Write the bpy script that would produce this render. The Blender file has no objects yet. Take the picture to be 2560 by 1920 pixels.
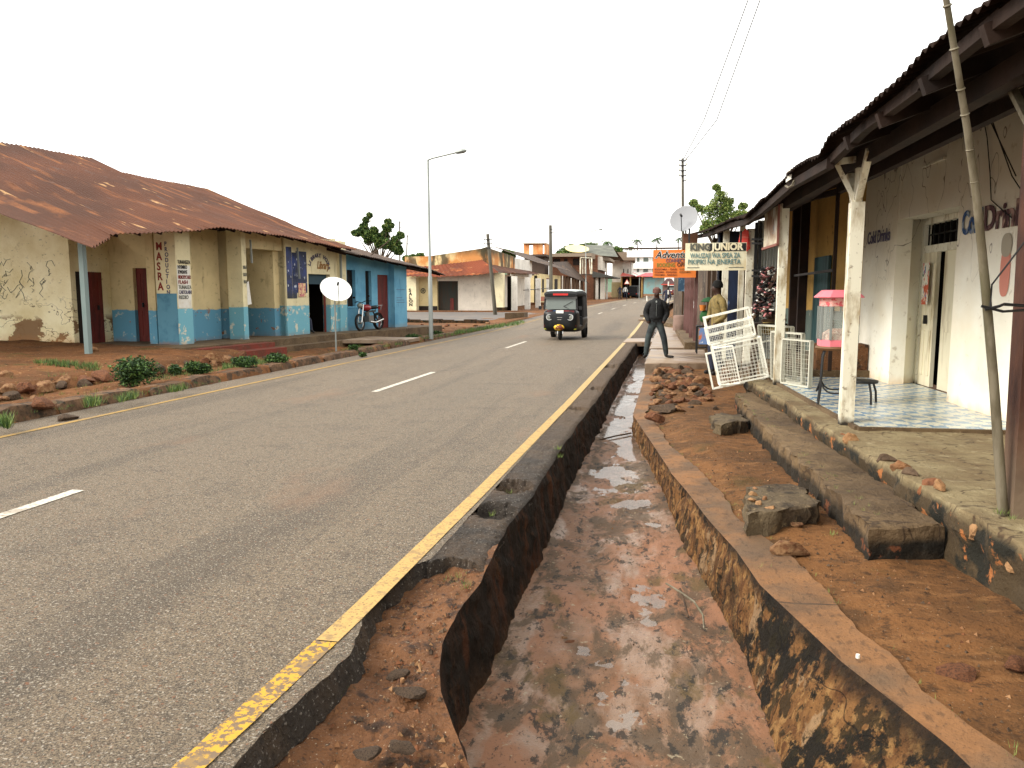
import bpy, bmesh, math, random
from mathutils import Vector, Matrix, noise
R = math.radians
scene = bpy.context.scene
# ---------------- camera, world, sun, exposure ----------------
F = 1920.0; H = 1.6
PITCH = math.atan(226.3 / F); YAW = R(11.57)
cam_d = bpy.data.cameras.new("camera"); cam_d.lens = 27.0; cam_d.sensor_width = 36.0
cam_d.clip_end = 3000; cam_d.clip_start = 0.05
cam = bpy.data.objects.new("camera", cam_d); scene.collection.objects.link(cam)
cam.location = (0, 0, H); cam.rotation_euler = (R(90) - PITCH, 0, YAW)
scene.camera = cam
world = bpy.data.worlds.new("World"); scene.world = world; world.use_nodes = True
wn = world.node_tree; wn.nodes.clear()
sky = wn.nodes.new("ShaderNodeTexSky"); sky.sky_type = 'NISHITA'; sky.sun_disc = False
sky.sun_elevation = R(38); sky.sun_rotation = R(243); sky.air_density = 1.0; sky.dust_density = 4.0
cl = wn.nodes.new("ShaderNodeMix"); cl.data_type = 'RGBA'; cl.inputs[0].default_value = 0.86
cl.inputs[7].default_value = (9.2, 9.0, 8.5, 1)          # the even white overcast
wn.links.new(sky.outputs[0], cl.inputs[6])
bg = wn.nodes.new("ShaderNodeBackground"); bg.inputs[1].default_value = 0.1
wo = wn.nodes.new("ShaderNodeOutputWorld")
wn.links.new(cl.outputs[2], bg.inputs[0]); wn.links.new(bg.outputs[0], wo.inputs[0])
sd = bpy.data.lights.new("sun", 'SUN'); sd.energy = 1.5; sd.angle = R(24); sd.color = (1, .95, .86)
sun = bpy.data.objects.new("sun", sd); scene.collection.objects.link(sun)
sun.rotation_euler = Vector((-0.72, -0.36, 0.62)).to_track_quat('Z', 'Y').to_euler()
vs = scene.view_settings; vs.view_transform = 'Standard'; vs.look = 'None'; vs.gamma = 1; vs.exposure = 1.4
scene.cycles.max_bounces = 6

# ---------------- turning a picture point into a real point on a known plane ----------------
cp, sp, cy_, sy_ = math.cos(PITCH), math.sin(PITCH), math.cos(YAW), math.sin(YAW)
FW = Vector((-sy_ * cp, cy_ * cp, -sp)); RT = Vector((cy_, sy_, 0)); UP = RT.cross(FW)
C0 = Vector((0, 0, H))
def ray(x, y): return FW + RT * ((x - 1280) / F) - UP * ((y - 960) / F)
def gz(x, y, z=0.0):
    r = ray(x, y); return C0 + r * ((z - H) / r.z)
def gy(x, y, Y):
    r = ray(x, y); return C0 + r * (Y / r.y)
def gx(x, y, X):
    r = ray(x, y); return C0 + r * (X / r.x)
def gp(x, y, p1, p2):                                   # on the vertical plane through plan points p1, p2
    r = ray(x, y); nx, ny = p2[1] - p1[1], p1[0] - p2[0]
    return C0 + r * ((nx * p1[0] + ny * p1[1]) / (nx * r.x + ny * r.y))
# the right-hand shop row: its veranda posts stand on this line, off = metres behind it
RA = Vector((-.0578, .9983)); RN = Vector((.9983, .0578)); RO = Vector((1.76, 8.15))
def rr(x, y, off=0.0):
    o = RO + RN * off; return gp(x, y, o, o + RA)
def rp(t, off, z=0.0):                                  # t metres along the row
    v = RO + RA * t + RN * off; return Vector((v.x, v.y, z))
# the left-hand building line
LA = Vector((.141, .990)); LN = Vector((.990, -.141)); LO = Vector((-12.0, 17.5))
def ll(x, y, off=0.0):
    o = LO + LN * off; return gp(x, y, o, o + LA)
def lp(t, off, z=0.0):
    v = LO + LA * t + LN * off; return Vector((v.x, v.y, z))
def lcol(x, off=0.0):                                   # t of a picture column on the left line
    p = ll(x, 733, off); return (Vector((p.x, p.y)) - LO).dot(LA)
def rcol(x, off=0.0):
    p = rr(x, 733, off); return (Vector((p.x, p.y)) - RO).dot(RA)

def interp(tab, v):
    if v <= tab[0][0]: return tab[0][1]
    for (a, b), (c, d) in zip(tab, tab[1:]):
        if v <= c: return b + (d - b) * (v - a) / (c - a) if c > a else d
    return tab[-1][1]
def tabl(pts, z):                                       # picture polyline -> x as a function of y
    t = sorted([(gz(x, y, z).y, gz(x, y, z).x) for x, y in pts]); return t
def nz(x, y=0., z=0., s=1.0, o=3): return noise.fractal(Vector((x * s, y * s, z * s)), 1.0, 2.0, o)

# ---------------- materials ----------------
def col(r, g, b, k=0.85):
    f = lambda u: ((u / 255 + .055) / 1.055) ** 2.4 if u > 10 else u / 255 / 12.92
    return (f(r) * k, f(g) * k, f(b) * k, 1)
def M(name, base, layers=(), rough=.85, bump=None, metal=0., spec=.35, alpha=None):
    m = bpy.data.materials.new(name); m.use_nodes = True; nt = m.node_tree; N = nt.nodes; Lk = nt.links
    b = N["Principled BSDF"]; b.inputs["Metallic"].default_value = metal
    b.inputs["Specular IOR Level"].default_value = spec
    b.inputs["Roughness"].default_value = rough
    tc = N.new("ShaderNodeTexCoord"); co = tc.outputs["Object"]
    def mp(s):
        if isinstance(s, (int, float)): s = (s, s, s)
        n = N.new("ShaderNodeMapping"); n.inputs["Scale"].default_value = s; Lk.new(co, n.inputs[0]); return n.outputs[0]
    def mask(L):
        k = L.get('k', 'n')
        if k == 'n':
            n = N.new("ShaderNodeTexNoise"); n.inputs["Scale"].default_value = 1; n.inputs["Detail"].default_value = L.get('d', 5)
            n.inputs["Roughness"].default_value = L.get('g', .6); n.inputs["Distortion"].default_value = L.get('w', 0)
            Lk.new(mp(L.get('s', 1)), n.inputs["Vector"]); v = n.outputs[0]
        elif k == 'v':
            n = N.new("ShaderNodeTexVoronoi"); n.feature = L.get('f', 'F1'); n.inputs["Scale"].default_value = 1
            Lk.new(mp(L.get('s', 1)), n.inputs["Vector"]); v = n.outputs["Distance"]
        elif k == 'chk':
            n = N.new("ShaderNodeTexChecker"); n.inputs["Scale"].default_value = 1
            Lk.new(mp(L.get('s', 1)), n.inputs["Vector"]); v = n.outputs["Fac"]
        else:
            sx = N.new("ShaderNodeSeparateXYZ"); Lk.new(co, sx.inputs[0]); v = sx.outputs[k.upper()]
            if L.get('a'):
                n = N.new("ShaderNodeTexNoise"); n.inputs["Scale"].default_value = 1; n.inputs["Detail"].default_value = 6
                n.inputs["Roughness"].default_value = .65
                Lk.new(mp(L.get('s', 2)), n.inputs["Vector"])
                q = N.new("ShaderNodeMath"); q.operation = 'MULTIPLY_ADD'; q.inputs[1].default_value = L['a']
                Lk.new(n.outputs[0], q.inputs[0]); Lk.new(v, q.inputs[2]); v = q.outputs[0]
        if 'band' in L:
            q = N.new("ShaderNodeMath"); q.operation = 'SUBTRACT'; q.inputs[1].default_value = L['band']; Lk.new(v, q.inputs[0])
            q2 = N.new("ShaderNodeMath"); q2.operation = 'ABSOLUTE'; Lk.new(q.outputs[0], q2.inputs[0]); v = q2.outputs[0]
        r = N.new("ShaderNodeMapRange"); r.inputs[1].default_value = L['t'][0]; r.inputs[2].default_value = L['t'][1]
        r.inputs[4].default_value = L.get('m', 1.0)
        Lk.new(v, r.inputs[0]); v = r.outputs[0]
        if 'x' in L:
            q = N.new("ShaderNodeMath"); q.operation = 'MULTIPLY'; Lk.new(v, q.inputs[0]); Lk.new(mask(L['x']), q.inputs[1]); v = q.outputs[0]
        return v
    rgb = N.new("ShaderNodeRGB"); rgb.outputs[0].default_value = base; cur = rgb.outputs[0]; rc_ = None
    for L in layers:
        v = mask(L)
        if 'c' in L:
            x = N.new("ShaderNodeMix"); x.data_type = 'RGBA'; Lk.new(v, x.inputs[0]); Lk.new(cur, x.inputs[6])
            x.inputs[7].default_value = L['c']; cur = x.outputs[2]
        if 'r' in L:
            x = N.new("ShaderNodeMix"); x.data_type = 'FLOAT'; Lk.new(v, x.inputs[0])
            if rc_ is None: x.inputs[2].default_value = rough
            else: Lk.new(rc_, x.inputs[2])
            x.inputs[3].default_value = L['r']; rc_ = x.outputs[0]
    Lk.new(cur, b.inputs["Base Color"])
    if rc_ is not None: Lk.new(rc_, b.inputs["Roughness"])
    if bump:
        prev = None
        for s, st, dist in bump:
            n = N.new("ShaderNodeTexNoise"); n.inputs["Scale"].default_value = 1; n.inputs["Detail"].default_value = 6
            n.inputs["Roughness"].default_value = .65; Lk.new(mp(s), n.inputs["Vector"])
            bp = N.new("ShaderNodeBump"); bp.inputs["Strength"].default_value = st; bp.inputs["Distance"].default_value = dist
            hh = n.outputs[0]
            Lk.new(hh, bp.inputs["Height"])
            if prev is not None: Lk.new(prev, bp.inputs["Normal"])
            prev = bp.outputs[0]
        Lk.new(prev, b.inputs["Normal"])
    if alpha is not None: b.inputs["Alpha"].default_value = alpha
    return m

# ---------------- mesh building ----------------
COL = scene.collection; OFF = {}
class MB:
    def __init__(s): s.v = []; s.f = []; s.m = []
    def add(s, vs_, fs, mi=0):
        n = len(s.v); s.v += [Vector(p) for p in vs_]; s.f += [tuple(i + n for i in f) for f in fs]; s.m += [mi] * len(fs); return s
    def poly(s, *p, mi=0): return s.add(p, [tuple(range(len(p)))], mi)
    def hexa(s, a, b, mi=0):                            # two quads (lower, upper) -> box
        return s.add(list(a) + list(b), [(3, 2, 1, 0), (4, 5, 6, 7), (0, 1, 5, 4), (1, 2, 6, 5), (2, 3, 7, 6), (3, 0, 4, 7)], mi)
    def box(s, x0, x1, y0, y1, z0, z1, mi=0):
        a = [(x0, y0), (x1, y0), (x1, y1), (x0, y1)]
        return s.hexa([(x, y, z0) for x, y in a], [(x, y, z1) for x, y in a], mi)
    def prism(s, pl, z0, z1, mi=0):                     # plan polygon
        n = len(pl); z1s = z1 if isinstance(z1, (list, tuple)) else [z1] * n
        s.add([(p[0], p[1], z0) for p in pl] + [(p[0], p[1], z) for p, z in zip(pl, z1s)],
              [tuple(reversed(range(n))), tuple(range(n, 2 * n))] + [(i, (i + 1) % n, n + (i + 1) % n, n + i) for i in range(n)], mi); return s
    def wall(s, p, q, z0, z1, th, mi=0):                # plan segment p->q, thickness to its left (th<0: right)
        d = Vector((q[0] - p[0], q[1] - p[1])).normalized(); n = Vector((-d.y, d.x)) * th
        pl = [(p[0], p[1]), (q[0], q[1]), (q[0] + n.x, q[1] + n.y), (p[0] + n.x, p[1] + n.y)]
        if th < 0: pl.reverse()
        return s.prism(pl, z0, z1, mi)
    def bar(s, a, b, w, h=None, up=(0, 0, 1), mi=0):
        a, b = Vector(a), Vector(b); h = h or w; d = (b - a).normalized(); u = Vector(up)
        if abs(d.dot(u)) > .98: u = Vector((0, 1, 0))
        r = d.cross(u).normalized(); u = r.cross(d)
        k = [(-1, -1), (1, -1), (1, 1), (-1, 1)]
        return s.hexa([a + r * i * w / 2 + u * j * h / 2 for i, j in k][::-1], [b + r * i * w / 2 + u * j * h / 2 for i, j in k][::-1], mi)
    def tube(s, pts, r, n=8, mi=0, cap=True):
        pts = [Vector(p) for p in pts]; rs = r if isinstance(r, (list, tuple)) else [r] * len(pts)
        vs_ = []; pr = None
        for i, p in enumerate(pts):
            d = (pts[min(i + 1, len(pts) - 1)] - pts[max(i - 1, 0)]).normalized()
            if pr is None: pr = d.orthogonal().normalized()
            pr = (pr - d * pr.dot(d)).normalized(); q = d.cross(pr)
            vs_ += [p + (pr * math.cos(6.2832 * k / n) + q * math.sin(6.2832 * k / n)) * rs[i] for k in range(n)]
        fs = [(i * n + k, i * n + (k + 1) % n, (i + 1) * n + (k + 1) % n, (i + 1) * n + k) for i in range(len(pts) - 1) for k in range(n)]
        if cap: fs += [tuple(reversed(range(n))), tuple(range((len(pts) - 1) * n, len(pts) * n))]
        return s.add(vs_, fs, mi)
    def lathe(s, prof, c=(0, 0, 0), ax=(0, 0, 1), n=16, mi=0):
        ax = Vector(ax).normalized(); a = ax.orthogonal().normalized(); b = ax.cross(a); c = Vector(c)
        vs_ = [c + ax * z + (a * math.cos(6.2832 * k / n) + b * math.sin(6.2832 * k / n)) * r for r, z in prof for k in range(n)]
        fs = [(i * n + k, i * n + (k + 1) % n, (i + 1) * n + (k + 1) % n, (i + 1) * n + k) for i in range(len(prof) - 1) for k in range(n)]
        return s.add(vs_, fs, mi)
    def torus(s, c, ax, R_, r, n=24, k=8, mi=0):
        ax = Vector(ax).normalized(); a = ax.orthogonal().normalized(); b = ax.cross(a); c = Vector(c); vs_ = []
        for i in range(n):
            t = 6.2832 * i / n; d = a * math.cos(t) + b * math.sin(t)
            vs_ += [c + d * (R_ + r * math.cos(6.2832 * j / k)) + ax * r * math.sin(6.2832 * j / k) for j in range(k)]
        return s.add(vs_, [(i * k + j, ((i + 1) % n) * k + j, ((i + 1) % n) * k + (j + 1) % k, i * k + (j + 1) % k) for i in range(n) for j in range(k)], mi)
    def ball(s, c, rx, ry=None, rz=None, n=10, m=7, mi=0):
        ry = ry or rx; rz = rz or rx; c = Vector(c); vs_ = []
        for i in range(m + 1):
            t = math.pi * i / m
            vs_ += [c + Vector((rx * math.sin(t) * math.cos(6.2832 * j / n), ry * math.sin(t) * math.sin(6.2832 * j / n), -rz * math.cos(t))) for j in range(n)]
        return s.add(vs_, [(i * n + j, i * n + (j + 1) % n, (i + 1) * n + (j + 1) % n, (i + 1) * n + j) for i in range(m) for j in range(n)], mi)
    def grid(s, fn, nu, nv, mi=0):
        vs_ = [fn(i / nu, j / nv) for j in range(nv + 1) for i in range(nu + 1)]; w = nu + 1
        return s.add(vs_, [(j * w + i, j * w + i + 1, (j + 1) * w + i + 1, (j + 1) * w + i) for j in range(nv) for i in range(nu)], mi)
    def build(s, name, mats, parent=None, smooth=False, loc=None):
        me = bpy.data.meshes.new(name)
        if parent is None:
            if loc is None:
                xs = [p.x for p in s.v]; ys = [p.y for p in s.v]
                loc = Vector(((min(xs) + max(xs)) / 2, (min(ys) + max(ys)) / 2, min(p.z for p in s.v)))
            loc = Vector(loc)
        base = OFF[parent.name] if parent is not None else loc
        me.from_pydata([p - base for p in s.v], [], s.f)
        if not isinstance(mats, (list, tuple)): mats = [mats]
        for m in mats: me.materials.append(m)
        if len(mats) > 1: me.polygons.foreach_set("material_index", s.m)
        if smooth:
            me.polygons.foreach_set("use_smooth", [True] * len(me.polygons))
            if smooth != 'full': me.set_sharp_from_angle(angle=R(40 if smooth is True else smooth))
        me.validate(); me.update()
        o = bpy.data.objects.new(name, me); COL.objects.link(o)
        if parent is not None: o.parent = parent; OFF[o.name] = OFF[parent.name]
        else: o.location = loc; OFF[o.name] = loc.copy()
        return o
def tag(o, label=None, cat=None, group=None, kind=None):
    if label: o['label'] = label
    if cat: o['category'] = cat
    if group: o['group'] = group
    if kind: o['kind'] = kind
    return o
def thing(name, label, cat, loc=(0, 0, 0), group=None):
    o = bpy.data.objects.new(name, None); COL.objects.link(o); o.location = loc; o.empty_display_size = .2
    OFF[o.name] = Vector(loc); return tag(o, label, cat, group)
def copy_tree(o, parent=None):
    c = o.copy(); COL.objects.link(c); c.parent = parent; OFF[c.name] = OFF[o.name]
    for ch in [x for x in KIDS(o)]: copy_tree(ch, c)
    return c
def KIDS(o): return [x for x in bpy.data.objects if x.parent == o]
def struct(o): o['kind'] = 'structure'; return o
def text(parent, name, s, mat, org, right, up, size, width=None, bold=0.012, shear=0., ext=.01, line=None, align='LEFT', spacing=1.):
    cu = bpy.data.curves.new("t", 'FONT'); cu.body = s; cu.size = 1; cu.extrude = ext; cu.offset = bold; cu.shear = shear
    cu.space_character = spacing; cu.resolution_u = 3
    cu.align_x = align
    if line: cu.space_line = line
    ob = bpy.data.objects.new("t", cu); COL.objects.link(ob)
    dg = bpy.context.evaluated_depsgraph_get(); me = bpy.data.meshes.new_from_object(ob.evaluated_get(dg))
    bpy.data.objects.remove(ob); bpy.data.curves.remove(cu)
    right, up, org = Vector(right).normalized(), Vector(up).normalized(), Vector(org); nn = right.cross(up)
    xs = [v.co.x for v in me.vertices]; sx = size
    if width: sx = width / (max(xs) - min(xs)); org = org - right * min(xs) * sx if align == 'LEFT' else org
    base = OFF[parent.name]
    for v in me.vertices:
        c = v.co.copy(); v.co = org + right * c.x * sx + up * c.y * size + nn * (c.z * .3 + .003) - base
    me.materials.clear(); me.materials.append(mat)
    me.polygons.foreach_set("material_index", [0] * len(me.polygons)); me.name = name
    o = bpy.data.objects.new(name, me); COL.objects.link(o); o.parent = parent; OFF[o.name] = base
    return o
rnd = random.Random(7)
# ---------------- ground levels ----------------
def rz(y):
    if y < 28: return 0.0
    if y < 36: return .0125 * (y - 28) ** 2 / 16
    if y < 150: return .05 + .0125 * (y - 36)
    return 1.475 + .004 * (min(y, 400) - 150)
def rc(y): return 0.0 if y < 45 else .00078 * (min(y, 150) - 45) ** 2 + (0 if y < 150 else .164 * (y - 150))
m_asph = M("worn_asphalt", col(156, 138, 114, .42), [
    dict(s=(.35, .12, 1), t=(.38, .62), c=col(170, 149, 122, .42)), dict(s=(1.1, .02, 1), t=(.45, .62), c=col(172, 150, 122, .42), m=.7), dict(s=(.9, .05, 1), t=(.54, .64), c=col(112, 98, 82, .37), m=.6),
    dict(s=1.7, t=(.56, .62), c=col(126, 110, 92, .37), m=.4, d=8), dict(s=9, t=(.5, .7), c=col(112, 98, 82, .36), m=.6), dict(s=26, t=(.52, .60), c=col(84, 72, 60, .36), m=.55, d=4),
    dict(s=62, t=(.57, .66), c=col(214, 204, 186, .6), m=.8, d=2), dict(s=105, t=(.52, .40), c=col(72, 60, 48, .36), m=.8, d=2), dict(s=150, t=(.60, .68), c=col(200, 186, 160, .55), m=.6, d=1),
    dict(s=34, t=(.62, .68), c=col(176, 112, 72, .42), m=.7, d=3), dict(s=(.8, .3, 1), t=(.60, .72), c=col(190, 146, 112, .42), m=.45)],
    rough=.75, bump=[(95, .8, .015), (22, .3, .02)], spec=.35)
m_shoulder = M("weathered_shoulder_asphalt", col(88, 76, 64, .42), [
    dict(s=2.2, t=(.46, .64), c=col(122, 100, 78, .45)), dict(s=26, t=(.55, .64), c=col(60, 50, 42, .5), m=.8),
    dict(s=60, t=(.6, .68), c=col(200, 190, 176, .6), m=.85), dict(s=(1.2, .6, 1), t=(.55, .7), c=col(150, 116, 84, .45), m=.6), dict(k='y', a=5, s=1.5, t=(9, 13), c=col(146, 116, 84, .42), m=.75)],
    rough=.7, bump=[(60, 1., .05), (12, .6, .05)])
m_dirt = M("orange_dirt", col(172, 118, 70, .40), [
    dict(s=.7, t=(.42, .58), c=col(144, 100, 60, .38)), dict(s=2.4, t=(.52, .62), c=col(120, 86, 54, .36), m=.75, d=8), dict(s=(3, 9, 1), t=(.56, .66), c=col(196, 140, 88, .42), m=.6),
    dict(s=11, t=(.55, .63), c=col(98, 70, 46, .36), m=.75, d=8, g=.7), dict(s=80, t=(.66, .7), c=col(204, 186, 158, .5), m=.8), dict(s=1.6, t=(.58, .68), c=col(106, 92, 50, .36), m=.6, d=7), dict(s=34, t=(.60, .66), c=col(70, 50, 36, .36), m=.7)],
    rough=.9, bump=[(60, .6, .015), (14, .6, .03), (4, .5, .05)], spec=.2)
m_dirt2 = M("brown_bank_dirt", col(156, 104, 64, .40), [
    dict(s=1.8, t=(.42, .62), c=col(180, 122, 76, .42)), dict(s=9, t=(.54, .64), c=col(64, 48, 38, .5), m=.85),
    dict(s=30, t=(.60, .68), c=col(84, 60, 46, .5)), dict(s=70, t=(.64, .69), c=col(206, 188, 160), m=.8), dict(s=1.1, t=(.62, .72), c=col(116, 96, 50, .5), m=.5)],
    rough=.8, bump=[(45, .9, .03), (9, .8, .06)], spec=.3)
m_mud = M("wet_drain_mud", col(180, 124, 86, .46), [
    dict(s=(1.6, .9, 1), t=(.42, .58), c=col(152, 108, 72, .44)), dict(s=(2.3, 1.2, 1), t=(.49, .40), c=col(180, 146, 118, .46), r=.24, m=.8, d=4, w=.4),
    dict(s=(3.4, 1.8, 1), t=(.50, .56), c=col(108, 88, 64, .40), m=.8, r=.8, w=.5, d=9, g=.7),
    dict(s=(2.6, 1.6, 1), t=(.58, .63), c=col(124, 98, 46, .38), m=.75, r=.75), dict(s=(12, 7, 1), t=(.55, .59), c=col(50, 44, 34, .36), m=.85, d=9, g=.72, r=.75),
    dict(s=(1.3, .8, 1), t=(.60, .66), c=col(190, 134, 92, .42), m=.8, r=.4, d=3), dict(s=(22, 22, 1), t=(.65, .68), c=col(190, 172, 140, .5), m=.8),
    dict(s=60, t=(.60, .66), c=col(56, 46, 36, .4), m=.8), dict(k='y', a=1.5, s=2, t=(4.2, 2.9), c=col(108, 86, 48, .38), m=.6, r=.7)],
    rough=.62, bump=[(75, .45, .01), (20, .35, .02)], spec=.4)
m_water = M("shallow_murky_water", col(196, 176, 158, .5), [dict(s=(2.5, 1.2, 1), t=(.42, .6), c=col(160, 128, 104, .45))], rough=.08, spec=.9, bump=[((9, 5, 1), .08, .01)], alpha=.5)
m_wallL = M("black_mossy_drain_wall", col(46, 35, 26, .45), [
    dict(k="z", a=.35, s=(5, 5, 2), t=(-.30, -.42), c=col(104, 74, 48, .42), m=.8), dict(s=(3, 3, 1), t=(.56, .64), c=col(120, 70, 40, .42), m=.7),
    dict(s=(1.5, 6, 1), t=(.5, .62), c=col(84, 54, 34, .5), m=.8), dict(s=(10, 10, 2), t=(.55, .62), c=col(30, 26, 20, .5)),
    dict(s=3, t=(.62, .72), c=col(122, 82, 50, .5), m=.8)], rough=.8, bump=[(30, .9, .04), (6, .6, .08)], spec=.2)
m_wallR = M("stained_drain_wall", col(172, 122, 72, .46), [
    dict(s=(6, 9, 3), t=(.45, .6), c=col(128, 84, 48, .44)), dict(s=(14, 14, 9), t=(.52, .60), c=col(206, 158, 98, .5), m=.7), dict(s=(5, 5, 2.5), t=(.60, .64), c=col(196, 160, 120, .5), m=.8),
    dict(s=(2.6, 2.6, 2.6), t=(.49, .53), c=col(44, 36, 24, .42), d=12, g=.74, x=dict(k='y', a=1.2, s=2, t=(6.6, 5.2))), dict(s=(9, 9, 7), t=(.54, .58), c=col(54, 46, 26, .42), m=.85, d=9),
    dict(s=(18, 12, 1.4), t=(.50, .58), c=col(84, 56, 34, .42), m=.7, x=dict(k='y', t=(4.6, 5.6))), dict(s=40, t=(.60, .66), c=col(30, 24, 16, .4), m=.8),
    dict(k='z', a=.16, s=7, t=(-.13, -.05), c=col(46, 36, 26, .42), m=.9), dict(s=(1.8, 1.8, 1.8), band=.5, t=(.006, .002), d=2, c=col(24, 18, 12, .4), m=.8)],
    rough=.85, bump=[(34, 1., .03), (9, .8, .06)], spec=.2)
m_kerbR = M("worn_kerb_concrete", col(188, 134, 86, .42), [
    dict(k="y", band=4.35, t=(.012, .004), c=col(60, 44, 34, .4)),
    dict(s=1.6, t=(.42, .58), c=col(150, 118, 88, .40)), dict(s=8, t=(.55, .66), c=col(132, 98, 68, .42), m=.5, d=9), dict(s=(1.4, 2, 1), t=(.50, .62), c=col(120, 96, 74, .40), m=.6, d=9), dict(s=(24, 12, 1), t=(.56, .64), c=col(96, 74, 54, .4), m=.5), dict(s=90, t=(.6, .66), c=col(60, 46, 34, .4), m=.6)],
    rough=.85, bump=[(60, .5, .015), (9, .4, .03)])
m_conc = M("old_brown_concrete", col(150, 124, 90, .42), [
    dict(s=1.5, t=(.42, .62), c=col(122, 98, 70, .4)), dict(s=6, t=(.56, .68), c=col(92, 70, 52, .5), m=.7), dict(s=35, t=(.62, .68), c=col(176, 154, 124), m=.6)],
    rough=.85, bump=[(50, .5, .015), (8, .5, .04)])
m_slab = M("damp_pale_slab", col(190, 166, 140, .55), [
    dict(s=1.3, t=(.42, .6), c=col(158, 130, 104, .52), r=.35), dict(s=7, t=(.58, .68), c=col(120, 92, 68, .5), m=.6)], rough=.55, bump=[(30, .3, .02)])
m_moss = M("mossy_dark_stone", col(96, 74, 50, .5), [
    dict(s=5, t=(.46, .58), c=col(44, 40, 26, .5), d=8), dict(s=11, t=(.58, .66), c=col(158, 104, 62, .5), m=.8), dict(s=2.4, t=(.6, .7), c=col(70, 74, 30, .5), m=.6)],
    rough=.9, bump=[(24, 1., .04), (6, .8, .08)], spec=.2)
m_stone = M("tan_rubble_stone", col(196, 150, 104, .55), [
    dict(s=3, t=(.42, .6), c=col(150, 98, 62, .52)), dict(s=16, t=(.56, .66), c=col(104, 72, 48), m=.7)], rough=.9, bump=[(22, .8, .03)])
m_stone2 = M("rust_red_stone", col(168, 108, 70, .48), [dict(s=7, t=(.45, .6), c=col(124, 80, 54, .45))], rough=.9, bump=[(22, .8, .03)])
m_stone3 = M("grey_brown_stone", col(122, 98, 76, .52), [dict(s=9, t=(.45, .6), c=col(82, 64, 48, .5))], rough=.9, bump=[(22, .8, .03)])
m_yel = M("yellow_line_paint", col(226, 186, 112, .54), [dict(s=60, t=(.54, .62), c=col(150, 122, 84, .5), m=.8), dict(s=14, t=(.52, .64), c=col(172, 142, 100, .5), m=.7), dict(k="y", a=6, s=.4, t=(12, 30), c=col(222, 200, 150, .6), m=.7)], rough=.75, bump=[(90, .3, .01)])
m_yelL = M("faint_yellow_line", col(204, 164, 88, .5), [dict(s=30, t=(.52, .62), c=col(158, 140, 112, .45), m=.8), dict(s=2, t=(.5, .6), c=col(160, 140, 112, .45), m=.5)], rough=.8)
m_yel2 = M("worn_yellow_line", col(236, 184, 60, .55), [dict(s=34, t=(.485, .53), c=col(140, 116, 92, .55), d=8, g=.7), dict(s=7, t=(.56, .6), c=col(142, 120, 96, .55), m=.8)], rough=.75, bump=[(90, .3, .01)])
m_white = M("white_line_paint", col(232, 224, 208, .62), [dict(s=30, t=(.52, .62), c=col(168, 152, 130, .5), m=.8), dict(s=5, t=(.56, .62), c=col(168, 150, 128, .5), m=.6)], rough=.7)

# picture-measured outlines
XL = tabl([(1100, 1567), (1143, 1500), (1208, 1423), (1252, 1339), (1333, 1233), (1385, 1149), (1406, 1113)], 0.)
XL = [(-3, -.30), (1.6, -.34), (2.0, -.40), (2.3, -.50), (2.6, -.66), (2.85, -.82), (3.05, -.93), (3.25, -1.01)] + [p for p in XL if p[0] > 3.3] + [(12, -1.06), (22, -1.06), (45, -1.07)]
def xl(y): return interp(XL, y) + rc(y) + .22 * max(0, min(1, (y - 25) / 3)) * (y > 25) + (.018 * nz(y, 3, 0, 2.5) if y < 14 else .03 * nz(y, 3, 0, 1.2))
def zl(y): return interp([(1.8, -.42), (2.3, -.30), (2.8, -.17), (3.2, -.10), (4.2, -.06), (4.6, -.01), (400, -.01)], y) + rz(y)
def zf(y): return interp([(2.5, -.63), (5, -.60), (8, -.50), (14, -.45), (400, -.45)], y) + rz(y)
XRB = tabl([(1580, 1105), (1620, 1180), (1667, 1273), (1701, 1366), (1736, 1423), (1817, 1551), (1852, 1620), (1886, 1713), (1910, 1805), (1956, 1920)], -.58)
XRB = [(0, .80), (2.5, .66)] + XRB + [(14, -.52), (24, -.55), (28, -.60), (45, -.60)]
XRT = tabl([(1572, 1025), (1621, 1096), (1657, 1152), (1717, 1223), (1773, 1299), (1841, 1377), (1900, 1466), (2025, 1588), (2104, 1666), (2229, 1767), (2370, 1883)], -.13)
XRT = [(-3, 3.0), (0, 2.0), (1.5, 1.5), (2.3, 1.24)] + XRT + [(12.5, -.50), (18, -.50), (45, -.50)]
XK = tabl([(1614, 1023), (1652, 1063), (1672, 1101), (1740, 1157), (1806, 1228), (1852, 1299), (1938, 1354), (2057, 1463), (2138, 1575), (2229, 1638), (2307, 1738), (2448, 1839)], -.11)
XK = [(-3, 3.3), (0, 2.3), (1.5, 1.85)] + XK + [(12.5, -.22), (18, -.22), (45, -.22)]
def xrb(y): return max(interp(XRB, y) + rc(y), xl(y) + .25)
def xrt(y): return max(interp(XRT, y), xrb(y) - rc(y) + .01) + rc(y)
def xk(y): return max(interp(XK, y), xrt(y) - rc(y) + .14) + rc(y) + .03 * nz(y, 9, 0, 3)
def zrt(y): return interp([(3, -.10), (6, -.14), (10, -.18), (400, -.18)], y) + rz(y)

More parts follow.
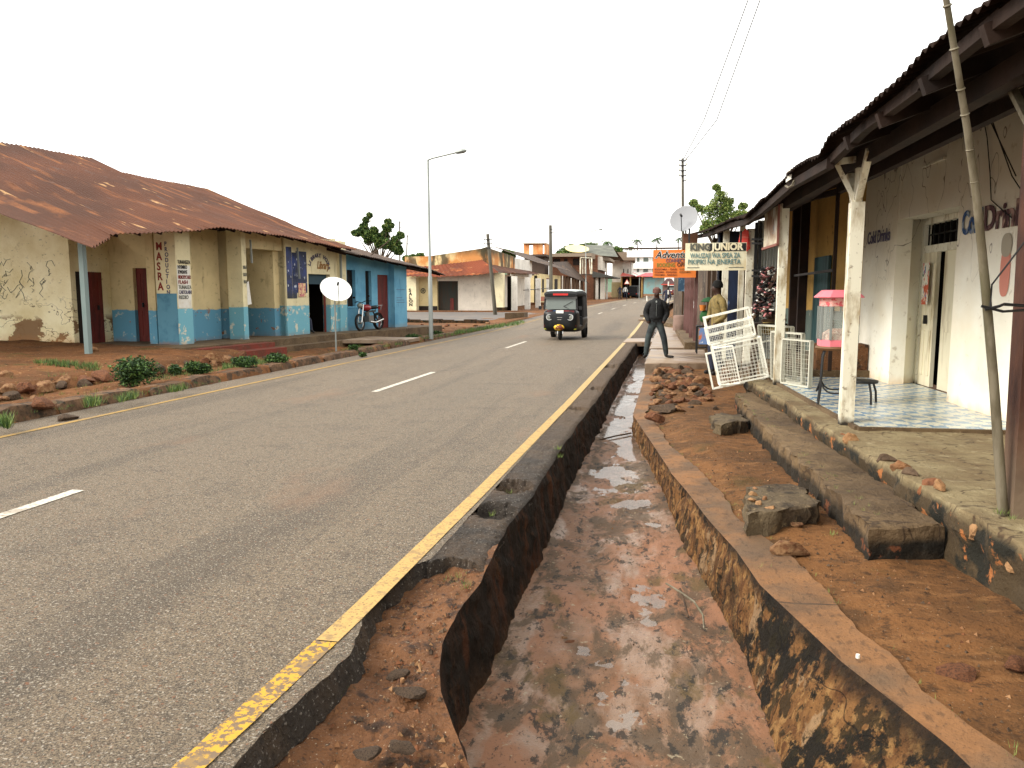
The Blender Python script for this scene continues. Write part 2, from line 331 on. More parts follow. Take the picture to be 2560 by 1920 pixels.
def stations(segs):
    o = []
    for a, b, st in segs:
        n = max(1, int((b - a) / st)); o += [a + (b - a) * i / n for i in range(n)]
    return o + [segs[-1][1]]
def loft(name, ys, fa, fb, nu, mat, dz=None, smooth=True, dxy=None):
    """strip between two border curves fa(y), fb(y) -> (x,z)"""
    mb = MB(); vs_ = []
    for y in ys:
        a, b = fa(y), fb(y)
        for i in range(nu + 1):
            u = i / nu; x = a[0] + (b[0] - a[0]) * u; z = a[1] + (b[1] - a[1]) * u
            if dz: z += dz(x, y, u)
            q = dxy(x, y, z, u) if dxy else (0, 0)
            vs_.append((x + q[0], y + q[1], z))
    w = nu + 1
    mb.add(vs_, [(j * w + i, j * w + i + 1, (j + 1) * w + i + 1, (j + 1) * w + i) for j in range(len(ys) - 1) for i in range(nu)])
    return struct(mb.build(name, mat, smooth='full', loc=(0, 0, 0)))
FAR = [(60, 150, 3), (150, 420, 15)]
NEAR = [(-4, 1, .5), (1, 8, .05), (8, 16, .1), (16, 45, .4), (45, 60, 1)]
# asphalt edge where it has broken away close to the camera
XE = sorted([(gz(x, y).y, gz(x, y).x) for x, y in [(581, 1920), (664, 1823), (751, 1747), (841, 1671), (878, 1631), (896, 1581), (921, 1519), (950, 1469), (1019, 1422), (1048, 1407)]])
XE = [(-4, -2.2), (1.0, -1.75)] + XE + [(4.30, -1.385)]
def xe(y): return (interp(XE, y) + .014 * nz(y, 1, 0, 9) + .008 * nz(y, 5, 0, 30)) if y < 4.3 else -1.385 + rc(y)
ysr = stations(NEAR + FAR)
loft("road", ysr, lambda y: (-7.95 + rc(y), rz(y)), lambda y: (xe(y), rz(y)), 24, m_asph,
     dz=lambda x, y, u: .004 * nz(x, y, 0, 3) * (1 if y < 20 else 0))
ye = [1.0 + 3.32 * i / 220 for i in range(221)]          # broken face of the asphalt
loft("road_edge", ye, lambda y: (xe(y), .0), lambda y: (xe(y) + .045 + .02 * nz(y, 7, 0, 8), -.13), 3, m_shoulder, dz=lambda x, y, u: .01 * nz(x, y, u, 25) * (0 < u < 1))
POT = [(gz(1284, 1213).xy, .17, .10), (gz(1236, 1273).xy, .17, .10), (gz(1450, 1020).xy, .16, .05), (gz(1500, 970).xy, .2, .06), (gz(1530, 915).xy, .3, .07)]
def potz(x, y):
    z = 0
    for c, r, d in POT:
        q = ((x - c.x) ** 2 + ((y - c.y) * .75) ** 2) ** .5 + .05 * nz(x, y, 3, 14)
        if q < r: z -= d * min(1, (r - q) / r * 3)
    return z
def shz(x, y, u):
    e = max(0, (u - .72) / .28); return potz(x, y) - .05 * e * e * (y < 30) + (.010 * nz(x, y, 2, 9) + .006 * nz(x, y, 5, 40)) * (y < 30) * (u > 0)
ys2 = stations([(4.26, 7, .025), (7, 12, .06), (12, 20, .15), (20, 60, .6), (60, 140, 3)])
loft("road_shoulder", ys2, lambda y: (-1.385 + rc(y), rz(y) - .0015), lambda y: (xl(y), rz(y) - .01), 26, m_shoulder, dz=lambda x, y, u: -.13 if y < 4.27 else shz(x, y, u), dxy=lambda x, y, z, u: (0, (.10 * math.sin(u * 3.14) + .05 * nz(x, 0, 0, 9) + .03 * nz(x, 0, 3, 25)) * max(0, 1 - (y - 4.26) / .8)))
ysd = stations([(-4, 1, .5), (1, 2, .1), (2, 9, .03), (9, 12, .05), (12, 24, .2), (24, 62, 1)])
yb = stations([(-4, 1, .25), (1, 4.7, .03)])
loft("road_bank", yb, lambda y: (xe(y) - .12, -.13), lambda y: (xl(y), zl(y)), 46, m_dirt2,
     dz=lambda x, y, u: (.030 * nz(x, y, 0, 4) + .016 * nz(x, y, 4, 13) + .008 * abs(nz(x, y, 8, 34))) * min(1, (1 - u) * 8) - .0)
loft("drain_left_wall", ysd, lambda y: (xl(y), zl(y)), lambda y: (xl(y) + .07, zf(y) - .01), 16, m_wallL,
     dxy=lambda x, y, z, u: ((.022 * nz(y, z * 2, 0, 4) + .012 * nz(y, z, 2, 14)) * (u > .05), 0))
def flz(x, y, u): return (.034 * nz(x, y * .7, 0, 1.7) + .014 * nz(x, y, 3, 6) + .007 * nz(x, y, 9, 26)) * min(1, 6 * u, 6 * (1 - u)) + .02 * (abs(u - .55) * 2) ** 2
loft("drain_floor", ysd, lambda y: (xl(y) + .05, zf(y)), lambda y: (xrb(y) + .02, zf(y)), 80, m_mud, dz=flz)
wl = lambda y: zf(y) + interp([(2, -.05), (3.4, -.036), (3.9, -.020), (4.6, -.013), (5.5, -.015), (7.5, -.008), (9, .000), (10.5, .010), (14, .012), (60, .012)], y)
loft("drain_water", ysd, lambda y: (xl(y) + .06, wl(y)), lambda y: (xrb(y) + .0, wl(y)), 6, m_water)
loft("drain_right_wall", ysd, lambda y: (xrb(y), zf(y) - .01), lambda y: (xrt(y), zrt(y)), 16, m_wallR,
     dxy=lambda x, y, z, u: ((.020 * nz(y, z * 2, 0, 5) + .012 * nz(y, z, 4, 16)) * (0 < u < 1), 0))
loft("drain_kerb", ysd, lambda y: (xrt(y), zrt(y)), lambda y: (xk(y), zrt(y) + .012), 8, m_kerbR,
     dz=lambda x, y, u: .010 * nz(x, y, 1, 5) * (u > 0))
# right-hand dirt strip between drain kerb and shops
def hr(x, y):
    t = (Vector((x, y)) - RO).dot(RN); z = interp([(-3, -.10), (-.8, -.11), (-.3, -.10), (3, -.05)], t) + rz(y)
    z += (.028 * nz(x, y, 0, 1.3) + .012 * nz(x, y, 5, 6) + .005 * nz(x, y, 8, 22)) * (1 if y < 30 else 2.)
    if 12 < y < 17.5: z += .05 * max(0, 1 - abs(y - 15) / 2.5) * max(0, 1 - abs(x - .3) / .9)
    if 26 < y < 60: z += .18 * max(0, 1 - abs(x - .55 - rc(y)) / .7)
    return z
def smooth0(a): return a
ysg = stations([(-4, 1, .5), (1, 9, .06), (9, 20, .15), (20, 60, 1), (60, 140, 5)])
loft("dirt_verge", ysg, lambda y: (xk(y) - .01, 0), lambda y: (4.2 + rc(y), 0), 60, m_dirt, dz=lambda x, y, u: hr(x, y) + (zrt(y) - .01 - hr(x, y)) * max(0, 1 - u * 12))
# left-hand ground
def hl(x, y):
    d = -8.0 + rc(y) - x                               # metres left of the kerb face
    base = rz(y)
    if d < 0: return base - .03
    z = interp([(0, .0), (.05, .10), (.36, .12), (.55, .0), (1.5, -.05), (2.2, .0), (3.2, .03), (5, .2), (9, .32), (40, .5)], d)
    if y < 16.8:
        z = interp([(0, .0), (.06, .12), (.4, .12), (.7, .05), (1.85, .0), (2.05, .2), (2.6, .27), (4, .30), (9, .40), (40, .5)], d)
    if 17 < y < 33 and d < 2.6: z -= .12 * max(0, 1 - abs(d - 1.3) / .8)
    if y > 33.5:
        w = max(0, min(1, (y - 33.5) / 3)); z2 = interp([(0, 0), (.05, .1), (.4, .1), (1, .04), (6, .03), (60, .1)], d)
        if y > 44: z2 = .02
        z = z * (1 - w) + z2 * w
    amp = min(1, d * 2)
    z += amp * (.05 * nz(x, y, 0, .9) + .03 * nz(x, y, 2, 3.2) + .014 * abs(nz(x, y, 4, 9))) * (1 if y < 33 else .4)
    return base + z
mbg = MB()
def pat(x0, x1, nx, y0, y1, ny, f):
    mbg.grid(lambda u, v: (x0 + (x1 - x0) * u, y0 + (y1 - y0) * v, f(x0 + (x1 - x0) * u, y0 + (y1 - y0) * v)), nx, ny)
gl = MB()
ysl = stations([(2, 6, .5), (6, 20, .09), (20, 34, .2), (34, 60, .8), (60, 150, 4)])
vsl = []; NU = 100
for y in ysl:
    for i in range(NU + 1):
        u = i / NU; d = -.08 + (u ** 1.8) * 26
        x = -8.0 + rc(y) - d; vsl.append((x, y, hl(x, y)))
gl.add(vsl, [(j * (NU + 1) + i + 1, j * (NU + 1) + i, (j + 1) * (NU + 1) + i, (j + 1) * (NU + 1) + i + 1) for j in range(len(ysl) - 1) for i in range(NU)])
m_dirtL = M("roadside_red_dirt", col(182, 122, 74, .40), [
    dict(s=.8, t=(.42, .62), c=col(146, 100, 62, .38)), dict(s=3, t=(.52, .66), c=col(128, 84, 50, .5), m=.8),
    dict(s=9, t=(.58, .66), c=col(84, 62, 42, .5), m=.7), dict(s=14, t=(.64, .7), c=col(206, 170, 120), m=.8), dict(s=1.4, t=(.58, .68), c=col(92, 96, 44, .5), m=.45)],
    rough=.9, bump=[(20, .8, .04), (5, .6, .08)], spec=.2)
struct(gl.build("roadside_dirt", m_dirtL, smooth='full', loc=(0, 0, 0)))
def hfar(x, y):
    r = max(abs(x), 0); return -.12 + rz(y) - .05 if y > -5 else -.17
mbg = MB()
def bigz(x, y):
    inroad = -9 + rc(y) < x < 5 + rc(y)
    return (rz(y) if y > 0 else 0) - (.9 if inroad and y < 148 else .16)
xs = [-900, -500, -250, -120, -60, -34, -26, -18, -12, -9.2, -8.7, 4.2, 4.6, 8, 14, 24, 50, 120, 250, 500, 900]
yy = [-60, -20, -6, -4.2, 0, 10, 20, 30, 40, 50, 60, 75, 90, 105, 120, 135, 147, 150, 200, 300, 420, 700, 1500]
vb = [(x + rc(y) * (1 if abs(x) < 20 else 0), y, ((rz(y) if y > 0 else 0) - (.95 if (-8.8 < x < 4.3 and y < 149) or (-20 < x < -8.5 and 2 < y < 148) else .16))) for y in yy for x in xs]
nx_ = len(xs)
mbg.add(vb, [(j * nx_ + i, j * nx_ + i + 1, (j + 1) * nx_ + i + 1, (j + 1) * nx_ + i) for j in range(len(yy) - 1) for i in range(nx_ - 1)])
struct(mbg.build("ground", m_dirt, loc=(0, 0, 0)))
# road markings
def strip(name, mat, xa, xb, y0, y1, dy=.5, up=.005, jit=0):
    mb = MB(); ys = stations([(y0, y1, dy)])
    vs_ = []
    for y in ys:
        j = jit * nz(y, xa, 0, 12); vs_ += [(xa + rc(y) + j, y, rz(y) + up), (xb + rc(y) - j, y, rz(y) + up)]
    mb.add(vs_, [(2 * i, 2 * i + 1, 2 * i + 3, 2 * i + 2) for i in range(len(ys) - 1)])
    return struct(mb.build(name, mat, loc=(0, 0, 0)))
def xyl(y): return interp([(0, -1.60), (2.2, -1.56), (3.4, -1.51), (6, -1.47), (11, -1.43), (500, -1.46)], y)
def edge_line(name, mat, y0, y1, dy, w0=.055):
    mb = MB(); ys = stations([(y0, y1, dy)]); vs_ = []
    for y in ys:
        w = w0 if y < 30 else .07; j = .006 * nz(y, 0, 0, 14)
        vs_ += [(xyl(y) - w + rc(y) + j, y, rz(y) + .005), (xyl(y) + w + rc(y) + .5 * j, y, rz(y) + .005)]
    mb.add(vs_, [(2 * i, 2 * i + 1, 2 * i + 3, 2 * i + 2) for i in range(len(ys) - 1)])
    return struct(mb.build(name, mat, loc=(0, 0, 0)))
edge_line("road_marking_yellow_edge", m_yel2, .5, 3.14, .05)
edge_line("road_marking_yellow_edge", m_yel, 3.15, 140, .25)
mb = MB()
strip("road_marking_yellow_left", m_yelL, -7.35, -7.26, 0, 44, .5, jit=.01)
strip("road_marking_yellow_left", m_yel, -7.36, -7.25, 62, 140, 2)
for i, (a, b) in enumerate([(2.2, 5.3), (11.75, 15.0), (22.1, 25.3), (31.8, 34.8)] + [(41.6 + 9.7 * k, 44.6 + 9.7 * k) for k in range(9)]):
    strip("road_marking_dash", m_white, -4.76, -4.65, a, b, .5, jit=.006)
# side road branching left
sr = MB()
for (y0, y1) in [(38.5, 52.5)]:
    n = 40
    vs_ = []
    for i in range(n + 1):
        x = -7.8 - 60 * i / n
        for k in range(6):
            y = y0 + (y1 - y0) * k / 5 + (.05 * (x + 7.8)); w = min(1, (-7.8 - x) / 3)
            vs_.append((x, y, rz(max(y, 30)) + .05 * w + .006 + (.14 * max(0, min(1, (-x - 20) / 20)))))
    sr.add(vs_, [(i * 6 + k, i * 6 + k + 1, (i + 1) * 6 + k + 1, (i + 1) * 6 + k) for i in range(n) for k in range(5)])
m_asph2 = M("side_road_asphalt", col(128, 122, 118, .5), [dict(s=1.2, t=(.45, .65), c=col(150, 136, 122, .5)), dict(s=30, t=(.55, .65), c=col(86, 80, 74, .5), m=.6)], rough=.8)
struct(sr.build("side_road", m_asph2, smooth='full', loc=(0, 0, 0)))
# hills on the horizon
mh = MB()
def hill(u, v):
    x = -700 + 1400 * u; y = 520 + 260 * v
    return (x, y, 2 + (20 + 12 * nz(x, 0, 0, .006) + 8 * nz(x, 5, 0, .02)) * math.sin(min(1, v * 1.4) * 1.57) ** .8 + 3.0 * nz(x, y, 0, .06) * v)
mh.grid(hill, 220, 14)
m_hill = M("distant_wooded_hill", col(128, 150, 128, .55), [dict(s=.03, t=(.45, .6), c=col(96, 122, 98, .55))], rough=1, spec=0)
struct(mh.build("hills", m_hill, smooth='full', loc=(0, 0, 0)))
# ---------------- shared building materials ----------------
CREAM = (226, 206, 158); BLUE = (104, 160, 186)
def peel(base, dado=None, zd=None, name="painted_plaster", dirt=True, wear=.5):
    L = [dict(s=1.1, t=(.40, .66), c=col(*[v * .9 for v in base])), dict(s=6, t=(.60, .70), c=col(*[v * .72 for v in base], .6), m=.6),
         dict(s=(5, 5, 1.0), t=(.60, .74), c=col(130, 100, 66, .55), m=.4)]
    if dado:
        th = .565 if wear > .8 else .595
        L += [dict(k='z', a=.12, s=5, t=(zd + .075, zd + .055), c=col(*dado, .8)),
              dict(s=3.2, t=(th, th + .03), c=col(222, 214, 190), m=wear, d=8, g=.65, x=dict(k='z', t=(zd + .05, zd - .1))),
              dict(s=3.4, t=(.64, .67), c=col(150, 96, 58), m=.9, d=5, x=dict(k='z', t=(zd + .15, zd - .1)))]
    if dirt: L += [dict(k='z', a=.5, s=(2, 2, 2), t=(.38, .12), c=col(150, 100, 60), m=.6)]
    L += [dict(s=14, t=(.70, .72), c=col(90, 64, 44), m=.9)]
    return M(name, col(*base), L, rough=.9, bump=[(18, .25, .02), (3, .25, .04)], spec=.15)
m_cream = peel(CREAM); m_creamB = peel(CREAM, BLUE, .84, "cream_wall_blue_dado")
m_pillar = peel((238, 226, 184), (124, 184, 200), .90, "pillar_paint", wear=.9)
m_bluewall = M("blue_wall_paint", col(116, 176, 204), [dict(s=1.4, t=(.4, .64), c=col(96, 156, 188)), dict(s=8, t=(.6, .7), c=col(120, 176, 204), m=.5), dict(s=(6, 6, 1), t=(.62, .72), c=col(52, 92, 118), m=.5),
    dict(k='z', a=.4, s=3, t=(.40, .1), c=col(150, 128, 96), m=.55)], rough=.85, bump=[(18, .3, .02), (4, .3, .04)], spec=.2)
def rust(base=(130, 76, 46), hi=(178, 110, 60), name="rusted_iron_sheet", grey=(120, 104, 98)):
    return M(name, col(*base, .42), [dict(s=(.5, .35, .5), t=(.4, .62), c=col(*[v * .8 for v in base], .42)), dict(s=(.5, 2.5, .5), t=(.56, .66), c=col(*hi, .5), m=.75),
        dict(s=(1.2, 6, 1.2), t=(.62, .68), c=col(*grey, .55), m=.45), dict(s=(.9, 5, .9), t=(.665, .70), c=col(216, 170, 116, .7), m=.75, d=3), dict(s=25, t=(.55, .7), c=col(100, 52, 32, .5), m=.6)],
        rough=.75, bump=[(40, .4, .01)], metal=0, spec=.3)
m_rust = rust(); m_rust2 = rust((172, 84, 44), (224, 128, 66), "orange_rusted_sheet"); m_greyroof = rust((118, 98, 84), (140, 112, 92), "dull_brown_sheet", (132, 122, 116))
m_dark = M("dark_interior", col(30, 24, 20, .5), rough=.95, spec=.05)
m_blackdoor = M("black_door_and_gap_shade", col(44, 36, 32, .5), [dict(s=(3, 3, .6), t=(.4, .7), c=col(66, 50, 40, .5))], rough=.8)
m_reddoor = M("oxblood_door_paint", col(112, 42, 34), [dict(s=(8, 8, 1), t=(.4, .66), c=col(82, 34, 28)), dict(s=20, t=(.62, .7), c=col(140, 84, 66), m=.5)], rough=.7, bump=[((30, 30, 3), .4, .01)])
m_wood = M("weathered_timber", col(104, 78, 54, .5), [dict(s=(6, 6, 1), t=(.4, .64), c=col(70, 52, 38, .5))], rough=.85, bump=[((20, 20, 4), .5, .01)])
m_darkwood = M("sooty_roof_timber", col(70, 46, 32, .36), [dict(s=(2, 2, 2), t=(.4, .64), c=col(44, 28, 20, .36))], rough=.9, bump=[((20, 20, 20), .4, .01)])
m_bluepost = M("pale_blue_post_paint", col(140, 158, 156, .7), [dict(s=(5, 5, 2), t=(.5, .65), c=col(120, 140, 138))], rough=.7)
m_redstep = M("red_painted_cement", col(156, 66, 48, .5), [dict(s=3, t=(.45, .62), c=col(120, 72, 52, .5)), dict(s=12, t=(.6, .7), c=col(170, 116, 84), m=.5)], rough=.7, bump=[(20, .4, .02)])
m_ink = M("black_sign_paint", col(40, 40, 44, .6), rough=.8); m_inkred = M("red_sign_paint", col(150, 50, 40, .7), [dict(s=9, t=(.5, .7), c=col(110, 60, 50))], rough=.8)
m_inkblue = M("blue_grey_sign_paint", col(96, 92, 118, .7), rough=.8); m_inkbrown = M("brown_sign_paint", col(176, 128, 74, .7), rough=.8)
m_paper = M("white_paper", col(240, 238, 228, .75), [dict(s=5, t=(.5, .7), c=col(215, 208, 190))], rough=.8)
m_fadered = M("faded_red_lettering", col(232, 160, 140, .75), rough=.8); m_fadeblk = M("faded_black_lettering", col(120, 122, 112, .7), rough=.8)
m_steel = M("galvanised_pole", col(176, 182, 178, .6), [dict(s=(4, 4, 1), t=(.4, .7), c=col(140, 146, 142))], rough=.5, metal=.3)
m_dish = M("white_dish_enamel", col(250, 250, 246, .9), [dict(s=2, t=(.4, .7), c=col(232, 232, 226, .85))], rough=.45)
m_black = M("black_metal", col(34, 34, 36, .5), rough=.5)

def sheet(fe, fr, n, nu, amp=.012, pitch=.15, sag=0., jag=.0, lap=None):
    """corrugated roof surface between eave fe(u) and ridge fr(u), u in 0..1, thickness 6 mm"""
    mb = MB(); rows = nu
    def P(u, v):
        a, b = Vector(fe(u)), Vector(fr(u)); p = a.lerp(b, v); L = (Vector(fe(1)) - Vector(fe(0))).length
        ph = u * L / pitch * 6.2832
        p.z += amp * math.sin(ph) - sag * math.sin(v * 3.14) + .02 * nz(p.x, p.y, 3, .8) + .012 * nz(p.x * .3, p.y * 2, 3, 1)
        if lap and v < lap: p.z -= .03
        if jag and v < .01: p += (a - b).normalized() * jag * noise.noise(Vector((int(u * L / .75) * 3.1, 0, 1)))
        return p
    mb.grid(P, n, rows)
    m2 = MB(); m2.grid(lambda u, v: P(u, v) - Vector((0, 0, .014)), n, rows); m2.f = [tuple(reversed(f)) for f in m2.f]
    mb.add(m2.v, m2.f); w = n + 1; N0 = (n + 1) * (rows + 1)
    mb.add([], []); mb.f += [(i + 1, i, N0 + i, N0 + i + 1) for i in range(n)]; mb.m += [0] * n
    top = rows * w; mb.f += [(top + i, top + i + 1, N0 + top + i + 1, N0 + top + i) for i in range(n)]; mb.m += [0] * n
    return mb
def door(parent, p, q, z0, z1, mat, name='door', rec=.0, planks=True, handle=True):
    """a door leaf standing on plan segment p->q, its outside on the right of p->q"""
    p, q = Vector(p[:2]), Vector(q[:2]); d = (q - p); L = d.length; d.normalize(); n = Vector((d.y, -d.x))
    mb = MB(); mb.wall(p, q, z0, z1, .05)
    for k in range(2):
        a = p + d * L * (.12 + .5 * k); b = p + d * L * (.38 + .5 * k)
        for za, zb in ((z0 + .15, z0 + (z1 - z0) * .42), (z0 + (z1 - z0) * .5, z1 - .15)):
            mb.wall(a + n * .012, b + n * .012, za, zb, .012)
    o = mb.build(name, mat, parent)
    if handle:
        h = MB(); c = p + d * L * .52 + n * .03; h.box(c.x - .02, c.x + .02, c.y - .02, c.y + .02, (z0 + z1) / 2 - .06, (z0 + z1) / 2 + .06); h.build('handle', m_black, o)
    return o
# ======================= long cream and blue building on the left =======================
ZP = .32
B1 = thing('shop_building', 'long cream building with blue dado, open bays and big rusted corrugated roof', 'building', (-13.5, 20, ZP))
t = lcol
ZT = 3.35
# plan of columns along the front line (t values from picture columns)
tP1 = lcol(443); tP1b = t(469); tA = t(583, -.05); tB = t(615); tC = t(680, -.7); tD = t(712); tE = t(772); tG = t(845); tH = t(862)
w = MB()
cmax = lambda a, b: (a, b)
R_ = -.75                                               # wall recess
# end wall facing the camera, with its two doors
yE = 18.15
xa = gy(258, 860, yE).x; xb = gy(342, 860, yE).x; xc = gy(390, 860, yE).x; xd = gy(187, 860, 16.75).x
w.wall((xa, yE), (xb, yE), ZP, ZT, .25); w.wall((xb, yE), (xc + .1, yE), ZP + 1.95, ZT, .25)
w.wall((xd - .05, yE), (xa, yE), ZP + 2.0, ZT, .25)
w.wall((xc + .1, yE), (lp(tP1, -.55).x + .2, yE), ZP, ZT, .25)
# projecting left block with big wall towards the camera
w2 = MB(); w2.wall((-27, 16.75), (xd, 16.75), .0, 3.75, .3); w2.wall((xd - .004, 17.051), (xd - .004, yE + .2), ZP - .1, 3.3, .25)
w2.wall((-27, 26), (-27, 17.06), 0, 3.70, .25)
m_left = M("cracked_cream_plaster", col(246, 236, 198, .92), [dict(s=.9, t=(.4, .64), c=col(228, 212, 164, .88)), dict(s=5, t=(.6, .7), c=col(150, 126, 84), m=.35),
    dict(s=(.8, .8, 1.1), band=.5, t=(.008, .002), d=4, g=.7, c=col(88, 62, 42), m=.9, x=dict(k='z', t=(1.3, .9))),
    dict(s=(.9, .9, 1.4), t=(.52, .535), c=col(150, 116, 84, .7), m=.95, d=7, x=dict(k='z', t=(.75, .6))),
    dict(k='z', a=.6, s=2, t=(.6, .0), c=col(190, 122, 60), m=.85), dict(s=(9, 9, 14), t=(.64, .67), c=col(90, 92, 76), m=.55, x=dict(k='z', t=(.9, 1.2)))], rough=.9, bump=[(16, .4, .03), (3, .4, .05)], spec=.15)
w2.build('end_wall', m_left, B1)
# graffiti scribbles on that wall
g = MB(); r2 = random.Random(3)
for k in range(34):
    x = -15.2 - r2.random() * 2.3; z = 1.55 + r2.random() * .75; pts = [(x, 16.742, z)]
    for j in range(4): pts.append((pts[-1][0] + r2.uniform(-.14, .14), 16.742, pts[-1][2] + r2.uniform(-.16, .16)))
    g.tube(pts, .006, 4)
g.build('graffiti', m_fadeblk, B1)
# long side wall, recessed between the piers
a = lp(tP1b - .3, R_); b = lp(tA + .3, R_); w.wall(b, a, ZP, ZT, -.25)
# bay 2 is a deep open alcove: floor to lintel
al0, al1 = tB, tD
for (ta, tb, off) in [(al0 - .1, al1 + .1, -2.2)]:
    w.wall(lp(tb, off), lp(ta, off), ZP, ZT, -.2)
w.wall(lp(al0 + .05, -2.2), lp(al0 + .05, -.3), ZP, ZT, .2); w.wall(lp(al1 + .0, -.2), lp(al1 + .0, -2.2), ZP, ZT, .25)
w.wall(lp(al1, -.05), lp(al0, -.05), ZP + 2.55, ZT, -.25)           # lintel over the alcove
# inner return wall seen in the alcove
w.wall(lp(tC + .1, -.95), lp(al1 + .3, -.95), ZP, ZT, .2)
w.build('wall', m_creamB, B1)
fr = MB(); fr.wall(lp(tE, 0), lp(tD, 0), ZP, ZT, -.3); 
tdo0, tdo1 = t(771), t(826)
fr.wall(lp(tdo1 + 0.02, 0), lp(tE, 0), 2.22, ZT, -.3); fr.wall(lp(tH, 0), lp(tdo1, 0), ZP, ZT, -.3)
fr.wall(lp(tH - .02, -6), lp(tH - .02, -.3), ZP, ZT + .1, -.25)
fr.build('front_wall', m_pillar, B1)
# piers
def pier(t0, t1, off, dep, zt=ZT, mat=m_pillar, name='pillar'):
    a, b = lp(t0, off), lp(t1, off); c, d = lp(t1, off - dep), lp(t0, off - dep)
    m_ = MB(); m_.prism([b, c, d, a], ZP - .05, zt); return m_.build(name, mat, B1)
px0 = ll(443, 733); P1L = gp(390, 733, (px0.x, px0.y), (px0.x - LN.x, px0.y - LN.y))
dep1 = (Vector((px0.x, px0.y)) - Vector((P1L.x, P1L.y))).length
p1 = pier(tP1, tP1b + .15, 0, dep1 * .98, 3.3)
p2 = pier(tA + .28, tB, .05, .5); tag(p2, 'slim pier with a torn white notice')
p3 = pier(tD, t(728), .06, .35)
p4 = pier(tG, tH, .08, .4)
# interior of the open doorway
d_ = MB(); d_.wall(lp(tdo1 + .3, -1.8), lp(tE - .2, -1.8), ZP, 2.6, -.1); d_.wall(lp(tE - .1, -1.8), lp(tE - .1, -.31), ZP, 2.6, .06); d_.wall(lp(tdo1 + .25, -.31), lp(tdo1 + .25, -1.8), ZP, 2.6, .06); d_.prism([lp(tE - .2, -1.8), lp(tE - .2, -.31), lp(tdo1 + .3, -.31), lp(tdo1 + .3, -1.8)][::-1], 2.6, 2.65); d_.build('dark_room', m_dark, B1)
# transom board and the open red leaf
tb_ = MB(); tb_.wall(lp(tdo1 - .05, -.12), lp(tE + .02, -.12), 1.90, 2.22, -.06); tb_.build('transom', M("dark_teal_board", col(40, 66, 78), rough=.7), B1)
door(B1, lp(t(826), -.2), lp(t(811, -.2), -.25), ZP, 1.88, m_reddoor, handle=False)
# doors of the end wall
ya_, yb_ = [gx(x, 733, xd).y for x in (191, 252)]
dd = MB(); dd.wall((xd + .012, ya_), (xd + .012, ya_ + (yb_ - ya_) * .5), ZP, 2.15, .03); dd.build('door', m_blackdoor, B1)  # near half: black panel, the shade of the open gap put into colour
door(B1, (xd + .05, ya_ + (yb_ - ya_) * .5), (xd + .05, yb_), ZP, 2.15, m_reddoor)
door(B1, (xb, yE + .12), (xb + (xc - xb) * .62, yE + .12), ZP, ZP + 1.95, m_reddoor); dd = MB(); dd.wall((xb + (xc - xb) * .62, yE + .3), (xc + .05, yE + .3), ZP, ZP + 1.95, .05); dd.build('door', m_blackdoor, B1)
# plinth and steps
pl = MB()
def Lz(t_, off): return lp(t_, off)
pl.prism([lp(-1.2, .95), lp(tD + .5, .95), lp(tH, 1.05), lp(tH, -2.5), lp(-1.2, -2.5)][::1], -.05, ZP)
pl.prism([(xd - .3, 17.05), (lp(-1.2, .9).x, lp(-1.2, .9).y), (lp(-1.2, -2.5).x, 18.6), (xd - .3, 18.6)], 0, ZP - .004)
pl.build('plinth', m_conc, B1)
st = MB(); ta_, tb2 = t(470, .95), t(600, .95)
st.prism([lp(ta_, .96), lp(ta_, 1.30), lp(tb2 + .9, 1.30), lp(tb2 + .9, .96)][::-1], -.1, ZP - .03); st.prism([lp(ta_ + 1.0, 1.304), lp(ta_ + 1.0, 1.75), lp(tb2 + .8, 1.75), lp(tb2 + .8, 1.304)][::-1], -.1, ZP - .15)
st.build('red_step', m_redstep, B1)
st2 = MB(); st2.prism([lp(tb2 + 1.0, 1.06), lp(tb2 + 1.0, 1.42), lp(tH + .2, 1.42), lp(tH + .2, 1.06)][::-1], -.05, ZP - .17); st2.build('lower_step', m_conc, B1)
# roof
e1 = ll(273, 583, .8); e1c = Vector((e1.x, e1.y))
tE1 = (e1c - LO).dot(LA)
EV = [(tE1, e1.z), (lcol(460, .8), ll(460, 575, .8).z), (lcol(560, .8), ll(560, 567, .8).z), (lcol(717, .8), ll(717, 588, .8).z), (lcol(854, .8), ll(854, 617, .8).z)]
EV = [(a, b) for a, b in EV]; tEnd = EV[-1][0] + 1.0
RD = [(lcol(x, -5.2), ll(x, y, -5.2).z) for x, y in [(0, 355), (249, 399), (300, 430), (579, 483), (648, 515), (741, 556), (810, 582)]]
def fe(u):
    tt = tE1 + (tEnd - tE1) * u; z = interp(EV, tt); p = lp(tt, .8, z + .03 * nz(tt, 0, 0, .6)); return p
def fr_(u):
    tt = tE1 + (tEnd - tE1) * u; return lp(tt, -5.2, interp(RD, tt))
sheet(fe, fr_, 620, 20, .013, .13, sag=.06, jag=.05, lap=.42).build('roof', m_rust, B1, smooth=60)
E0 = gy(232, 611, 13.3); tE0 = (Vector((E0.x, E0.y)) - LO).dot(LA); offE0 = (Vector((E0.x, E0.y)) - LO).dot(LN)
vg = gy(0, 525, 15.4)
def fe2(u):
    a = Vector((E0.x, E0.y, E0.z - .02)); b = lp(tE1 + .05, .8, EV[0][1] - .03); return a.lerp(b, u)
def fr2(u):
    a = gy(0, 525, 13.7) + (gy(0, 525, 13.7) - E0) * 1.6; b = lp(tE1 + .05, -5.2, interp(RD, tE1)); return a.lerp(b, u)
sheet(fe2, fr2, 230, 18, .03, .2, sag=.03, lap=.45).build('corner_roof', m_rust, B1, smooth=60)
fb = MB()
